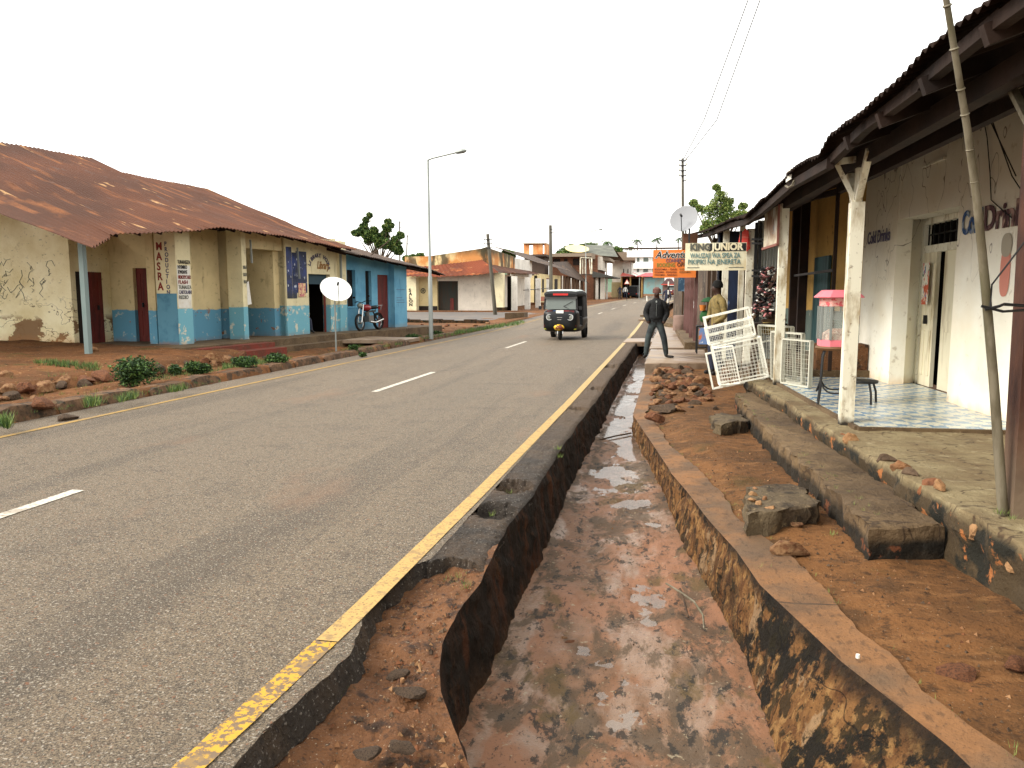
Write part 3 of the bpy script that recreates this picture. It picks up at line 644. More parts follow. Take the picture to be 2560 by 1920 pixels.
for k in range(16):
    tt = tE1 + .3 + k * (tEnd - tE1 - .5) / 15; fb.bar(lp(tt, .7, interp(EV, tt) - .05), lp(tt, -2.0, interp(EV, tt) + .75), .05, .09)
fb.build('rafters', m_darkwood, B1)
bk = MB(); bk.wall(lp(tEnd, -10), lp(-6, -10), 0, 3.2, .2)
bk.add([lp(tEnd, -5.2, interp(RD, tEnd)), lp(-9, -5.2, 5.2), lp(-9, -11, 3.1), lp(tEnd, -11, 2.6)], [(0, 1, 2, 3)]); bk.build('rear_roof', m_rust, B1)
# lettering on the MASRA pier: face towards the camera and face towards the road
c0 = lp(tP1, 0); fl = (LN) ; right1 = Vector((LN.x, LN.y, 0)); up_ = (0, 0, 1)
lf = lp(tP1, -dep1 * .98)
def on_left(dx, z): v = lf + Vector((LN.x, LN.y, 0)) * dx; return (v.x, v.y, z)
text(B1, 'lettering', "M\nA\nS\nR\nA", m_inkred, on_left(.05, 2.68), right1, up_, .27, width=.2, bold=.03, line=.92, align='LEFT')
text(B1, 'lettering', "P\nR\nO\nD\nU\nC\nT\nI\nO\nN", m_inkblue, on_left(.33, 2.78), right1, up_, .145, width=.115, bold=.03, line=.92)
def on_right(tt, z, o=0.): v = lp(tt, o); return (v.x, v.y, z)
ra = (LA.x, LA.y, 0)
bpn = MB(); bpn.wall((lf.x + .01, lf.y - .004), (c0.x - .01, c0.y - .004), ZP, 1.60, -.004); bpn.build('blue_dado_panel', M('deep_blue_paint', col(96, 148, 170), [dict(s=3, t=(.45, .62), c=col(78, 128, 152)), dict(k='z', a=.3, s=3, t=(.25, .1), c=col(150, 100, 64))], rough=.85), B1)
pn = MB(); pn.wall(lp(tP1 + .02, .004), lp(tP1b + .11, .004), 1.24, 2.30, -.004); pn.build('white_panel', m_paper, B1)
wP = (tP1b + .15 - tP1)
for i, (s, mt) in enumerate([("TUNANGIZA", m_ink), ("NYIMBO", m_ink), ("KWENYE", m_ink), ("MEMORYCARD", m_inkred), ("FLASH", m_inkred), ("TUNAUZA", m_fadeblk), ("CARTOLAINI", m_inkblue), ("REDIO", m_fadeblk)]):
    text(B1, 'lettering', s, mt, on_right(tP1 + .05, 2.34 - .125 * i, .012), ra, up_, .13, width=wP * (.85 if len(s) > 6 else .62), bold=.012)
tp2 = tA + .28
for i, s in enumerate(["DUKA LA", "KUUZA", "VIFAA"]):
    text(B1, 'lettering', s, m_fadeblk, on_right(tp2 + .04, 2.28 - .2 * i, .055), ra, up_, .13, width=(tB - tp2) * .8, bold=.012)
nt_ = MB(); nt_.add([on_right(tp2 + .25, 1.95, .056), on_right(tp2 + .35, 1.3, .056), on_right(tB - .02, 1.28, .056), on_right(tB - .02, 1.9, .056)], [(0, 1, 2, 3)]); nt_.f = [(3, 2, 1, 0)]; nt_.build('torn_notice', m_paper, B1)
# dark blue posters on the front wall
m_poster = M("dark_blue_poster", col(34, 44, 78, .7), [dict(s=2.5, t=(.4, .62), c=col(44, 62, 124)), dict(s=(7, 7, 5), t=(.62, .66), c=col(206, 214, 226), m=.85), dict(k='z', a=.3, s=5, t=(1.6, 1.35), c=col(40, 46, 58))], rough=.5)
pm = MB(); pm.wall(lp(tD + .03, .065), lp(t(727), .065), 1.45, 3.0, -.006); pm.build('poster', m_poster, B1)
pm = MB(); pm.wall(lp(t(742), .006), lp(t(768), .006), 1.62, 2.9, -.006); pm.build('poster', m_poster, B1)
pm = MB(); pm.wall(lp(t(728), .006), lp(t(742), .006), 1.45, 2.85, -.004); pm.build('poster', m_poster, B1)
pm = MB(); pm.wall(lp(t(745), .02), lp(t(763), .02), 1.50, 1.92, -.006); pm.build('small_picture', M("pink_print", col(196, 120, 120), [dict(s=12, t=(.45, .55), c=col(230, 200, 150)), dict(s=9, t=(.6, .65), c=col(120, 40, 60))], rough=.6), B1)
for q_ in ((lp(t(740), .1, 3.0), lp(t(743), .1, 2.05), .05, .03), (lp(tp2 + .35, .09, 3.1), lp(tp2 + .38, .09, 2.45), .05, .03), (lp(t(846), .12, 3.0), lp(t(846), .12, 2.1), .07, .05)):
    cd = MB(); cd.bar(*q_); cd.build('downpipe', m_steel, B1)
# arched lettering over the door
s = "LIBRARY HOUSE"; n = len(s); cx0, cx1 = t(774), t(823)
for i, ch in enumerate(s):
    if ch == ' ': continue
    a = math.pi * (1 - (i + .5) / n); cxm = (cx0 + cx1) / 2; rr_ = (cx1 - cx0) * .44
    tt = cxm + rr_ * math.cos(a); z = 2.42 + .34 * math.sin(a)
    rt = Vector((LA.x * math.sin(a), LA.y * math.sin(a), -math.cos(a) * .5)).normalized(); upv = Vector((LA.x * math.cos(a), LA.y * math.cos(a), math.sin(a) + .4)).normalized()
    text(B1, 'lettering', ch, m_inkblue, on_right(tt, z, .012), rt, (upv - rt * upv.dot(rt)).normalized(), .18, bold=.03)
text(B1, 'lettering', "Library", m_inkbrown, on_right(cx0 + .45, 2.40, .014), ra, up_, .34, width=(cx1 - cx0) * .62, bold=.02, shear=.25)
# veranda post at the corner
bp_ = gz(223, 905, .13); bm = MB(); bm.box(bp_.x - .055, bp_.x + .055, bp_.y - .055, bp_.y + .055, 0.02, E0.z + .20); o = bm.build('veranda_post', m_bluepost); OFFp = o
tag(o, 'pale blue square post carrying the lowest corner of the rusted roof', 'post')
bm = MB(); bm.bar((bp_.x, bp_.y, E0.z + .16), (-14.4, 16.75, 3.2), .07, .1); bm.bar((-14.75, 16.7, 3.0), (-14.3, 15.9, 3.35), .05); bm.build('corner_beam', m_wood, B1)

# ======================= blue building with the red door =======================
B2 = thing('blue_building', 'sky blue building with red double door, two tall dark windows and dull brown iron roof', 'building', (-11.5, 28, .3))
tI, tJ = lcol(862, 0), lcol(1004, -.1)
ZT2 = 3.0
b = MB()
wx = [lcol(x, -.1) for x in (868, 889, 914, 929, 944, 972)]
e = [(lcol(x, .8), ll(x, y, .8).z) for x, y in [(861, 629), (920, 640), (998, 657), (1074, 672), (1116, 688)]]
def zt2(t_): return interp(e, t_) + .22
def seg(t0, t1, z0, z1):
    pl = [lp(t1, -.1), lp(t0, -.1), lp(t0, -.35), lp(t1, -.35)][::-1]
    b.prism(pl, z0, [zt2(t1), zt2(t0), zt2(t0), zt2(t1)][::-1] if z1 == ZT2 else z1)
seg(tI + .02, wx[0], .3, ZT2); seg(wx[0], wx[1], .3, 1.15); seg(wx[0], wx[1], 2.42, ZT2); seg(wx[1], wx[2], .3, ZT2); seg(wx[2], wx[3], .3, 1.15); seg(wx[2], wx[3], 2.42, ZT2)
seg(wx[3], wx[4], .3, ZT2); seg(wx[4], wx[5], 2.30, ZT2); seg(wx[5], tJ, .3, ZT2)
b.wall(lp(tJ, -4), lp(tJ, -.36), 0.1, zt2(tJ) - .02, .25); b.build('wall', m_bluewall, B2)
q = MB(); q.prism([lp(wx[5] + .05, .12), lp(tJ + .02, .12), lp(tJ + .02, -.1), lp(wx[5] + .05, -.1)], .3, zt2(tJ) - .1); q.build('pillar', m_bluewall, B2)
for i in (0, 2):
    q = MB(); q.wall(lp(wx[i + 1], -.25), lp(wx[i], -.25), 1.15, 2.42, -.04)
    fo = q.build('window', m_blackdoor, B2); q = MB()
    for k in range(4): q.bar(lp(wx[i] + (wx[i + 1] - wx[i]) * (k + .5) / 4, -.2, 1.15), lp(wx[i] + (wx[i + 1] - wx[i]) * (k + .5) / 4, -.2, 2.42), .02)
    q.build('bars', m_black, fo); q = MB(); q.wall(lp(wx[i + 1] + .04, -.07), lp(wx[i] - .04, -.07), 1.09, 1.15, -.1); q.build('sill', m_bluewall, fo)
door(B2, lp(wx[5], -.2), lp(wx[4], -.2), .3, 2.30, m_reddoor)
q = MB(); q.prism([lp(tI + .05, .9), lp(tJ + 1.4, 1.0), lp(tJ + 1.4, -3), lp(tI + .05, -3)], -.05, .3); q.build('plinth', m_conc, B2)
e = [(lcol(x, .8), ll(x, y, .8).z) for x, y in [(861, 629), (920, 640), (998, 657), (1074, 672), (1116, 688)]]
rg = [(lcol(x, -2.2), ll(x, y, -2.2).z) for x, y in [(880, 600), (920, 606), (1016, 641), (1100, 682), (1118, 688)]]
t0_, t1_ = e[0][0] + .1, e[-1][0]
def f1(u): tt = t0_ + (t1_ - t0_) * u; return lp(tt, .8, interp(e, tt))
def f2(u): tt = t0_ + (t1_ - t0_) * u; z = interp(e, tt); return lp(tt, -4.2, z + 1.35 - .55 * max(0, u - .8) * 5)
sheet(f1, f2, 420, 8, .012, .13, sag=.03, jag=.06).build('roof', m_greyroof, B2, smooth=60)
q = MB()
for k in range(9):
    tt = t0_ + .2 + k * (t1_ - t0_ - .6) / 8; q.bar(lp(tt, .7, interp(e, tt) - .05), lp(tt, -2, interp(e, tt) + .62), .05, .08)
q.build('rafters', m_darkwood, B2)
q = MB(); q.add([lp(t0_, -4.2, e[0][1] + 1.35), lp(t1_, -4.2, interp(e, t1_) + .8), lp(t1_, -9, 2), lp(t0_, -9, 2)], [(3, 2, 1, 0)]); q.build('rear_roof', m_greyroof, B2)
q = MB(); q.bar(gy(925, 640, 27), gy(975, 600, 28), .03); q.build('roof_pole', m_wood, B2)
for i, sx_ in enumerate([.9, .6, .8, .9]):
    q = MB(); q.wall(lp(wx[5] + .2 + sx_ * (tJ - wx[5] - .3), .126), lp(wx[5] + .2, .126), 1.62 - i * .09 - (.1 if i else -.12), 1.635 - i * .09 - (.1 if i else -.12), -.003); q.build('faint_writing', m_inkblue, B2)
# low concrete bank steps in front of the blue building
q = MB(); a0, a1 = lcol(930, 1.2), lcol(1075, 1.6)
# slab crossing the roadside ditch
s0 = gz(925, 862, .12); s1 = gz(1062, 860, .12)
q = MB(); q.prism([(-9.9, 22.2), (-8.0, 22.6), (-8.0, 24.0), (-9.9, 24.2)], .07, .17); tag(q.build('ditch_slab', m_slab), 'pale concrete slab bridging the ditch between the road and the blue building', 'concrete slab')
# ======================= middle distance, left of the road =======================
def g3(x, y, Y): return gy(x, y, Y)
m_white_w = peel((226, 218, 204), name="dirty_white_plaster"); m_cream2 = peel((232, 214, 164), name="cream_plaster")
m_white_w2 = peel((236, 232, 222), name="white_plaster")
Ys = 55.0
B3 = thing('salon_building', 'cream and white corner building with orange rusted veranda roof and a salon pillar', 'building', (g3(1130, 775, Ys).x, Ys + 4, rz(Ys)))
b = MB(); zb = g3(1100, 776, Ys).z
def X(x, Y=Ys): return g3(x, 733, Y).x
def Z(y, Y=Ys): return g3(1280, y, Y).z
b.box(X(985), X(1093), Ys, Ys + .3, zb, Z(690)); b.build('cream_wall', m_cream2, B3)
b = MB(); b.box(X(1145), X(1236), Ys, Ys + .3, zb, Z(682)); b.box(X(1093), X(1145), Ys + .02, Ys + .3, Z(702), Z(684)); b.build('white_wall', m_white_w, B3)
b = MB(); b.box(X(1093), X(1145), Ys + .25, Ys + .3, zb, Z(702)); o = b.build('shutter_door', M("dark_green_shutter", col(56, 60, 54, .6), [dict(s=(6, 6, 1), t=(.4, .6), c=col(70, 56, 44, .6))], rough=.8), B3)
b = MB(); b.box(X(1123), X(1132), Ys + .22, Ys + .25, zb, Z(746)); b.build('brown_panel', m_reddoor, o)
b = MB(); b.box(X(985) , X(1093), Ys - .03, Ys, zb, zb + .32); b.build('black_skirting', m_blackdoor, B3)
b = MB(); b.box(X(1024), X(1048), Ys - .7, Ys - .1, zb, Z(692)); b.build('pillar', peel((244, 234, 196), name="salon_pillar_paint"), B3)
text(B3, 'lettering', "S\nA\nL\nO\nN", m_ink, (X(1029.5), Ys - .71, Z(729)), (1, 0, 0), (0, 0, 1), .31, width=.3, bold=.035, line=.85)
b = MB(); cc = Vector((X(1058), Ys - .02, Z(727))); b.torus(cc, (0, 1, 0), .17, .028, 20, 6)
for k in range(5): a = k * 1.2566 + .3; b.bar(cc + Vector((math.cos(a) * .05, 0, math.sin(a) * .05)), cc + Vector((math.cos(a) * .15, 0, math.sin(a) * .15)), .05, .02)
b.ball(cc, .06, .02, .06); b.build('painted_ball', m_ink, B3)
# corner pier and side arcade along the main road
b = MB(); b.box(X(1240), X(1262), Ys - .5, Ys, zb + .25, Z(683)); b.build('pillar', peel((244, 234, 196), name="corner_pillar_paint"), B3)
b = MB(); b.box(X(1236), X(1264), Ys - .52, Ys + 1, zb - .3, zb + .25); b.build('dark_plinth_block', m_moss, B3)
b = MB(); b.box(X(1264), X(1277), Ys + .6, Ys + .7, zb, Z(690)); b.build('dark_gap', m_dark, B3)
xs_ = X(1278); b = MB(); b.box(xs_ - 2.3, xs_ - 2.05, Ys + 1, Ys + 17, zb, zb + 2.8); b.build('side_wall', m_white_w, B3)
for Yp in (Ys + .4, Ys + 4.6, Ys + 8.4, Ys + 12.8):
    b = MB(); xx = X(1278) + (Yp - Ys) * .05; b.box(xx - .1, xx + .3, Yp, Yp + .35, zb, zb + 2.5); b.build('pillar', m_white_w2, B3)
b = MB(); b.bar((X(1290), Ys + 3, zb + 1.5), (X(1290) + .5, Ys + 12, zb + 1.7), .06); b.build('rail', m_black, B3)
# low veranda roof: front slope and side slope meeting on a hip
zE = Z(686); 
fr1 = [g3(1012, 690, Ys - 1.3), g3(1098, 692, Ys - 1.3), g3(1204, 685, Ys - 1.3), g3(1246, 681, Ys - 1.3)]
bk1 = [g3(1012, 669, Ys), g3(1088, 663, Ys), g3(1155, 656, Ys), g3(1204, 649, Ys)]
def pl_(P, u):
    u = max(0, min(.9999, u)) * (len(P) - 1); i = int(u); return P[i].lerp(P[i + 1], u - i)
sheet(lambda u: pl_(fr1, u), lambda u: pl_(bk1, u), 160, 6, .02, .3, jag=.06).build('veranda_roof', m_rust2, B3, smooth=60)
s1 = [g3(1246, 681, Ys - 1.3), g3(1300, 683, Ys + 7), g3(1348, 686, Ys + 16)]; s2 = [g3(1204, 649, Ys), g3(1252, 660, Ys + 7), g3(1308, 672, Ys + 16)]
sheet(lambda u: pl_(s1, u), lambda u: pl_(s2, u), 160, 5, .02, .4, jag=.06).build('veranda_roof', m_rust, B3, smooth=60)
# tall stained parapet behind
m_parapet = M("rain_stained_parapet", col(238, 214, 160), [dict(s=(.6, .6, .5), t=(.42, .56), c=col(205, 140, 80)), dict(s=(1.2, 1.2, .35), t=(.5, .58), c=col(74, 62, 44), m=.9), dict(k='z', a=.9, s=(1.2, 1.2, .6), t=(4.35, 4.9), c=col(62, 60, 42), m=.85)], rough=.9)
b = MB(); y0_ = Ys + .35
top = [(1012, 642), (1075, 640), (1204, 621), (1216, 617), (1222, 620)]
pts_ = [g3(x, y, y0_) for x, y in top]
for a_, c_ in zip(pts_, pts_[1:]): b.prism([(a_.x, y0_), (c_.x, y0_), (c_.x, y0_ + .35), (a_.x, y0_ + .35)], Z(672), [a_.z, c_.z, c_.z, a_.z])
e1_ = g3(1222, 620, y0_); e2_ = g3(1287, 642, y0_ + 9)
b.prism([(e1_.x, e1_.y), (e2_.x, e2_.y), (e2_.x - .4, e2_.y), (e1_.x - .4, e1_.y)], Z(676), [e1_.z, e2_.z, e2_.z, e1_.z])
b.build('parapet', m_parapet, B3)
b = MB(); e3_ = g3(1330, 652, y0_ + 17); b.prism([(e2_.x, e2_.y + .02), (e3_.x, e3_.y), (e3_.x - .4, e3_.y), (e2_.x - .4, e2_.y + .02)], Z(686, 60), [e2_.z - .1, e3_.z, e3_.z, e2_.z - .1]); b.build('white_gable', m_white_w2, B3)
b = MB(); b.box(X(985), X(1278) + .5, Ys - 1.6, Ys + .0, rz(Ys) - .2, zb); b.box(X(1278) - .5, X(1278) + 1.2, Ys, Ys + 17, rz(Ys) - .2, zb - .01); b.build('plinth', m_dirt2, B3)
# kerb wall at the junction
b = MB(); a_ = gz(1262, 795, .25); c_ = gz(1310, 793, .25); b.prism([(a_.x, a_.y), (c_.x, c_.y), (c_.x, c_.y + 1.2), (a_.x, a_.y + 1.2)], rz(40) - .2, .52)
tag(b.build('kerb_wall', m_conc), 'short brown concrete kerb wall at the mouth of the side road', 'kerb wall')
b = MB(); 
for i in range(14):
    x = -9.0 - i * .62; b.box(x - .58, x, 37.6 + .05 * i, 38.1 + .05 * i, 0, .26 + .04 * math.sin(i * 2.1))
tag(b.build('side_kerb', m_moss), 'row of mossy stones edging the near side of the side road', 'kerb')

# ---- next: cream building with narrow windows ----
def rowbuild(name, label, cat, x0, x1, Y0, Y1, wallmat, roofmat, ztop, roofpts, extra=None, z0=None):
    zb_ = z0 if z0 is not None else rz(Y0); T = thing(name, label, cat, ((x0 + x1) / 2, (Y0 + Y1) / 2, zb_))
    b = MB(); xa_, xb_ = x0, x1; b.box(x0 - 8, x0, Y0, Y0 + .3, zb_ - .3, ztop - .2)
    b.prism([(x0, Y0), (x1, Y1), (x1 - .3, Y1), (x0 - .3, Y0)], zb_ - .3, ztop); b.build('wall', wallmat, T)
    if roofpts:
        E_, R2 = roofpts; sheet(lambda u: pl_(E_, u), lambda u: pl_(R2, u), 120, 4, .02, .4, jag=.05).build('roof', roofmat, T, smooth=60)
    return T
def face(x0, Y0, x1, Y1):                              # returns plan point on facade for picture column
    return lambda xp: gp(xp, 733, (x0, Y0), (x1, Y1))
x4, x4b = X(1343, 73), X(1401, 84)
T4 = rowbuild('cream_house', 'cream house with narrow slit windows, red skirting and a dark sloping roof edge', 'house', x4, x4b, 73, 84, m_cream2, m_greyroof, 3.5,
    ([g3(1316, 640, 72) + Vector((.9, -1, -.55)), g3(1436, 681, 84)], [g3(1306, 638, 74) + Vector((-3, 0, .9)), g3(1395, 664, 86) + Vector((-3, 0, 1.2))]))
fc = face(x4, 73, x4b, 84)
def onface(T, fc_, xa_, xb_, ya, yb_, mat, nm, out=.04, dep=.1):
    a_, c_ = fc_(xa_), fc_(xb_); Yd = (a_.y + c_.y) / 2; za, zc = gy(1280, ya, Yd).z, gy(1280, yb_, Yd).z
    b = MB(); b.prism([(a_.x + out, a_.y), (c_.x + out, c_.y), (c_.x - dep, c_.y), (a_.x - dep, a_.y)], zc, za); return b.build(nm, mat, T)
for xa_, xb_ in ((1355, 1359), (1386, 1393)): onface(T4, fc, xa_, xb_, 698, 731, m_blackdoor, 'window')
onface(T4, fc, 1366, 1373, 696, 745, m_reddoor, 'door'); onface(T4, fc, 1345, 1400, 741, 752, M("brick_red_skirting", col(176, 110, 84)), 'skirting', .02)
b = MB(); b.box(x4 - 3, x4 + 1.0, 72, 86, rz(70) - .3, rz(72) + .25); b.build('plinth', m_dirt2, T4)
# ---- long low veranda house ----
x5, x5b = X(1403, 86), X(1470, 97)
T5 = rowbuild('veranda_house', 'low brown house with a row of thin veranda poles under a pale lean-to roof', 'house', x5 - .8, x5b - .8, 86, 98, M("brown_boarding", col(132, 104, 78, .7), [dict(s=(1, 3, .2), t=(.42, .6), c=col(96, 70, 52, .7))], rough=.9), m_greyroof, 3.6,
    ([g3(1402, 682, 86), g3(1472, 709, 99)], [g3(1404, 655, 87) + Vector((-1, 0, 0)), g3(1440, 665, 99) + Vector((-1, 0, .6))]))
fc5 = face(x5, 86, x5b, 97)
for k in range(9):
    p_ = fc5(1406 + k * 7.2); b = MB(); b.tube([(p_.x, p_.y, rz(90)), (p_.x, p_.y, gy(1280, 690 + k * 2, p_.y).z)], .06, 6); b.build('veranda_pole', m_wood if k % 3 else m_white_w2, T5)
# ---- two-storey brown building ----
Y6 = 100.
T6 = thing('brown_two_storey', 'two-storey brown brick building with a flat overhanging roof and a round pale dish on top', 'building', (X(1440, Y6), Y6 + 8, rz(Y6)))
m_brick = M("brown_brick", col(140, 92, 66, .7), [dict(s=(1.2, 1.2, .5), t=(.4, .6), c=col(112, 76, 56, .7)), dict(s=(2, 2, 8), t=(.5, .6), c=col(160, 110, 82, .7), m=.4)], rough=.9)
b = MB(); b.box(X(1372, Y6), X(1493, Y6), Y6, Y6 + 12, rz(Y6) - .4, Z(640, Y6)); b.build('wall', m_brick, T6)
b = MB(); b.box(X(1340, Y6), X(1480, Y6), Y6 - 1.2, Y6 + 12, Z(644, Y6), Z(636, Y6))
b.prism([(X(1480, Y6), Y6 - 1.2), (X(1526, Y6 + 6), Y6 + 5), (X(1526, Y6 + 6), Y6 + 13), (X(1480, Y6), Y6 + 13)], Z(650, Y6), [Z(636, Y6), Z(648, Y6 + 6), Z(648, Y6 + 6), Z(636, Y6)]); b.build('roof', M("grey_eaves", col(150, 134, 116, .8), rough=.8), T6)
b = MB(); b.add([(X(1447, Y6), Y6 + 1, Z(636, Y6)), (X(1540, Y6), Y6 + 3, Z(642, Y6)), (X(1528, Y6 + 8), Y6 + 8, Z(617, Y6 + 8)), (X(1466, Y6 + 8), Y6 + 8, Z(614, Y6 + 8))], [(0, 1, 2, 3)]); b.add([(X(1447, Y6), Y6 + 1, Z(636, Y6)), (X(1466, Y6 + 8), Y6 + 8, Z(614, Y6 + 8)), (X(1528, Y6 + 8), Y6 + 8, Z(617, Y6 + 8)), (X(1540, Y6), Y6 + 16, Z(642, Y6)), (X(1447, Y6), Y6 + 16, Z(636, Y6))], [(0, 4, 3, 2, 1)])
b.build('tiled_roof', M("grey_green_tiles", col(126, 128, 116, .7), [dict(s=(1, 1, 3), t=(.4, .6), c=col(104, 106, 98, .7))], rough=.9), T6)
for xa_, xb_ in ((1383, 1400), (1410, 1418), (1432, 1448)):
    b = MB(); b.box(X(xa_, Y6), X(xb_, Y6), Y6 - .06, Y6 + .05, Z(664, Y6), Z(648, Y6)); fo = b.build('window', m_blackdoor, T6)
b = MB(); b.box(X(1493, Y6), X(1502, Y6), Y6 + .3, Y6 + 10, Z(676, Y6), Z(644, Y6)); b.build('side_wall', m_white_w, T6)
for k in range(3):
    b = MB(); xk_ = X(1503 + k * 5, Y6 + 2 + k * 2.5); b.box(xk_ - .25, xk_ + .02, Y6 + 1.2 + k * 2.4, Y6 + 2.2 + k * 2.4, Z(668, Y6), Z(650, Y6)); b.build('window', m_blackdoor, T6)
b = MB(); b.prism([(X(1480, 97), 97), (X(1530, 97), 99), (X(1545, 104), 108), (X(1480, 97), 108)], Z(694, 97), [Z(679, 97), Z(694, 97) + .12, Z(694, 97) + .12, Z(679, 97)]); b.build('veranda_roof', M("dark_sheet", col(84, 84, 78, .7), rough=.7), T6)
b = MB(); b.box(X(1484, 99), X(1512, 99), 99.2, 99.4, rz(99) - .3, Z(692, 99)); b.build('shopfront', m_white_w, T6)
for k in range(6):
    b = MB(); xk_ = X(1486 + k * 6.2, 98 + k * .6); b.box(xk_ - .12, xk_ + .1, 98 + k * .6, 98.25 + k * .6, rz(98) - .2, Z(690, 98)); b.build('column', m_white_w2 if k % 2 else m_wood, T6)
b = MB(); b.lathe([(.0, .0), (.9, .12), (1.55, .42), (1.58, .42), (.92, .06), (0, -.06)], g3(1442, 629, Y6 + 2), (.1, -.35, .93), 20)
tag(b.build('roof_dish', M("yellowed_dish", col(240, 222, 160), rough=.6), smooth=True), 'yellowed satellite dish lying on the roof of the brown two-storey building', 'satellite dish')
# rusty concrete water-tank frame
Yt = 92.
T = thing('water_tank_tower', 'orange stained concrete tank frame standing on a roof behind the cream house', 'water tank', (X(1335, Yt), Yt, rz(Yt)))
m_or = M("orange_stained_concrete", col(232, 178, 120), [dict(s=(.9, .9, .5), t=(.42, .6), c=col(206, 122, 64)), dict(s=1.2, t=(.58, .68), c=col(150, 130, 110), m=.7)], rough=.9)
b = MB(); b.box(X(1309, Yt), X(1311, Yt), Yt, Yt + 3, Z(637, Yt), Z(610, Yt)); b.box(X(1311, Yt), X(1322, Yt), Yt, Yt + .3, Z(637, Yt), Z(612, Yt)); b.box(X(1332, Yt), X(1356, Yt), Yt, Yt + .3, Z(637, Yt), Z(612, Yt)); b.box(X(1360, Yt), X(1363, Yt), Yt, Yt + 3, Z(637, Yt), Z(610, Yt)); b.build('walls', m_or, T)
b = MB(); b.box(X(1308, Yt), X(1364, Yt), Yt - .3, Yt + 3.2, Z(610, Yt), Z(607, Yt)); b.build('top_slab', m_white_w, T)
b = MB(); b.box(X(1306, Yt), X(1366, Yt), Yt - .5, Yt + 4, Z(642, Yt), Z(637, Yt)); b.box(X(1309, Yt), X(1360, Yt), Yt + .4, Yt + 3.5, rz(Yt), Z(642, Yt)); b.build('base', m_greyroof, T)
# ---- further buildings ----
Y7 = 118.
T7 = thing('corner_shop_building', 'two-storey pale building with wide eaves and a blank white signboard, beyond the brown one', 'building', (X(1560, Y7), Y7, rz(Y7)))
b = MB(); b.box(X(1530, Y7), X(1556, Y7), Y7 - .3, Y7 + 8, rz(Y7), Z(650, Y7)); b.build('wall', m_white_w, T7)
b = MB(); b.box(X(1552, Y7), X(1576, Y7), Y7, Y7 + 8, Z(700, Y7), Z(655, Y7)); b.build('white_wall', m_white_w2, T7)
for xa_ in (1557, 1568):
    b = MB(); b.box(X(xa_, Y7), X(xa_ + 2, Y7), Y7 - .05, Y7 + .1, Z(684, Y7), Z(674, Y7)); b.build('window', m_blackdoor, T7)
b = MB(); b.prism([(X(1515, Y7), Y7 - 2), (X(1588, Y7), Y7 - 2), (X(1580, Y7), Y7 + 9), (X(1515, Y7), Y7 + 9)][::1], Z(655, Y7), Z(648, Y7)); b.prism([(X(1522, Y7), Y7 - 1), (X(1566, Y7), Y7 - 1), (X(1560, Y7), Y7 + 6), (X(1522, Y7), Y7 + 6)], Z(648, Y7), Z(634, Y7)); b.build('roof', M("brown_grey_roof", col(140, 122, 104, .7), rough=.8), T7)
b = MB(); b.box(X(1522, Y7), X(1550.5, Y7), Y7 - 2.2, Y7 - 2.05, Z(657, Y7), Z(649, Y7)); b.build('signboard', m_paper, T7)
b = MB(); b.box(X(1577, Y7), X(1578.3, Y7), Y7 - 1.5, Y7 - 1.2, Z(688, Y7), Z(655, Y7)); b.build('column', m_wood, T7)
Y8 = 112.
T8 = thing('red_roof_shops', 'dark open shops under a red sheet roof beyond the brown two-storey building', 'building', (X(1580, Y8), Y8, rz(Y8)))
m_redroof = M("red_sheet_roof", col(196, 84, 72, .8), [dict(s=(.6, .6, .6), t=(.4, .6), c=col(168, 70, 58, .8))], rough=.6)
b = MB(); b.add([(X(1551, Y8), Y8 + 4, Z(683, Y8 + 4)), (X(1583, Y8), Y8 + 4, Z(690, Y8 + 4)), (X(1590, Y8), Y8 - 1, Z(693, Y8)), (X(1550, Y8), Y8 - 1, Z(692, Y8))], [(3, 2, 1, 0)]); b.add([(X(1580, Y8), Y8 - .9, Z(683, Y8)), (X(1622, Y8), Y8 - 1.1, Z(702, Y8)), (X(1618, Y8), Y8 + 5, Z(700, Y8)), (X(1580, Y8), Y8 + 5, Z(681, Y8))], [(0, 1, 2, 3)]); b.build('roof', m_redroof, T8)
b = MB(); b.box(X(1552, Y8), X(1608, Y8), Y8 + 1, Y8 + 1.3, rz(Y8), Z(692, Y8)); b.build('wall', m_brick, T8)
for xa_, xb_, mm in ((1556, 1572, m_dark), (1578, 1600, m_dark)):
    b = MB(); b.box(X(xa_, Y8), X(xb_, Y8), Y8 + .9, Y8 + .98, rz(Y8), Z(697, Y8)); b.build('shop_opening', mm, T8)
for xa_ in (1552, 1574, 1603):
    b = MB(); b.box(X(xa_, Y8), X(xa_ + 3, Y8), Y8 - .4, Y8 + .2, rz(Y8), Z(693, Y8)); b.build('pillar', peel((226, 186, 120), name="ochre_pillar"), T8)
b = MB(); b.box(X(1528, Y8), X(1551, Y8), Y8 + .5, Y8 + 3, rz(Y8), Z(706, Y8)); tag(b.build('yard_wall', m_cream2), 'cream yard wall left of the red-roofed shops', 'wall')
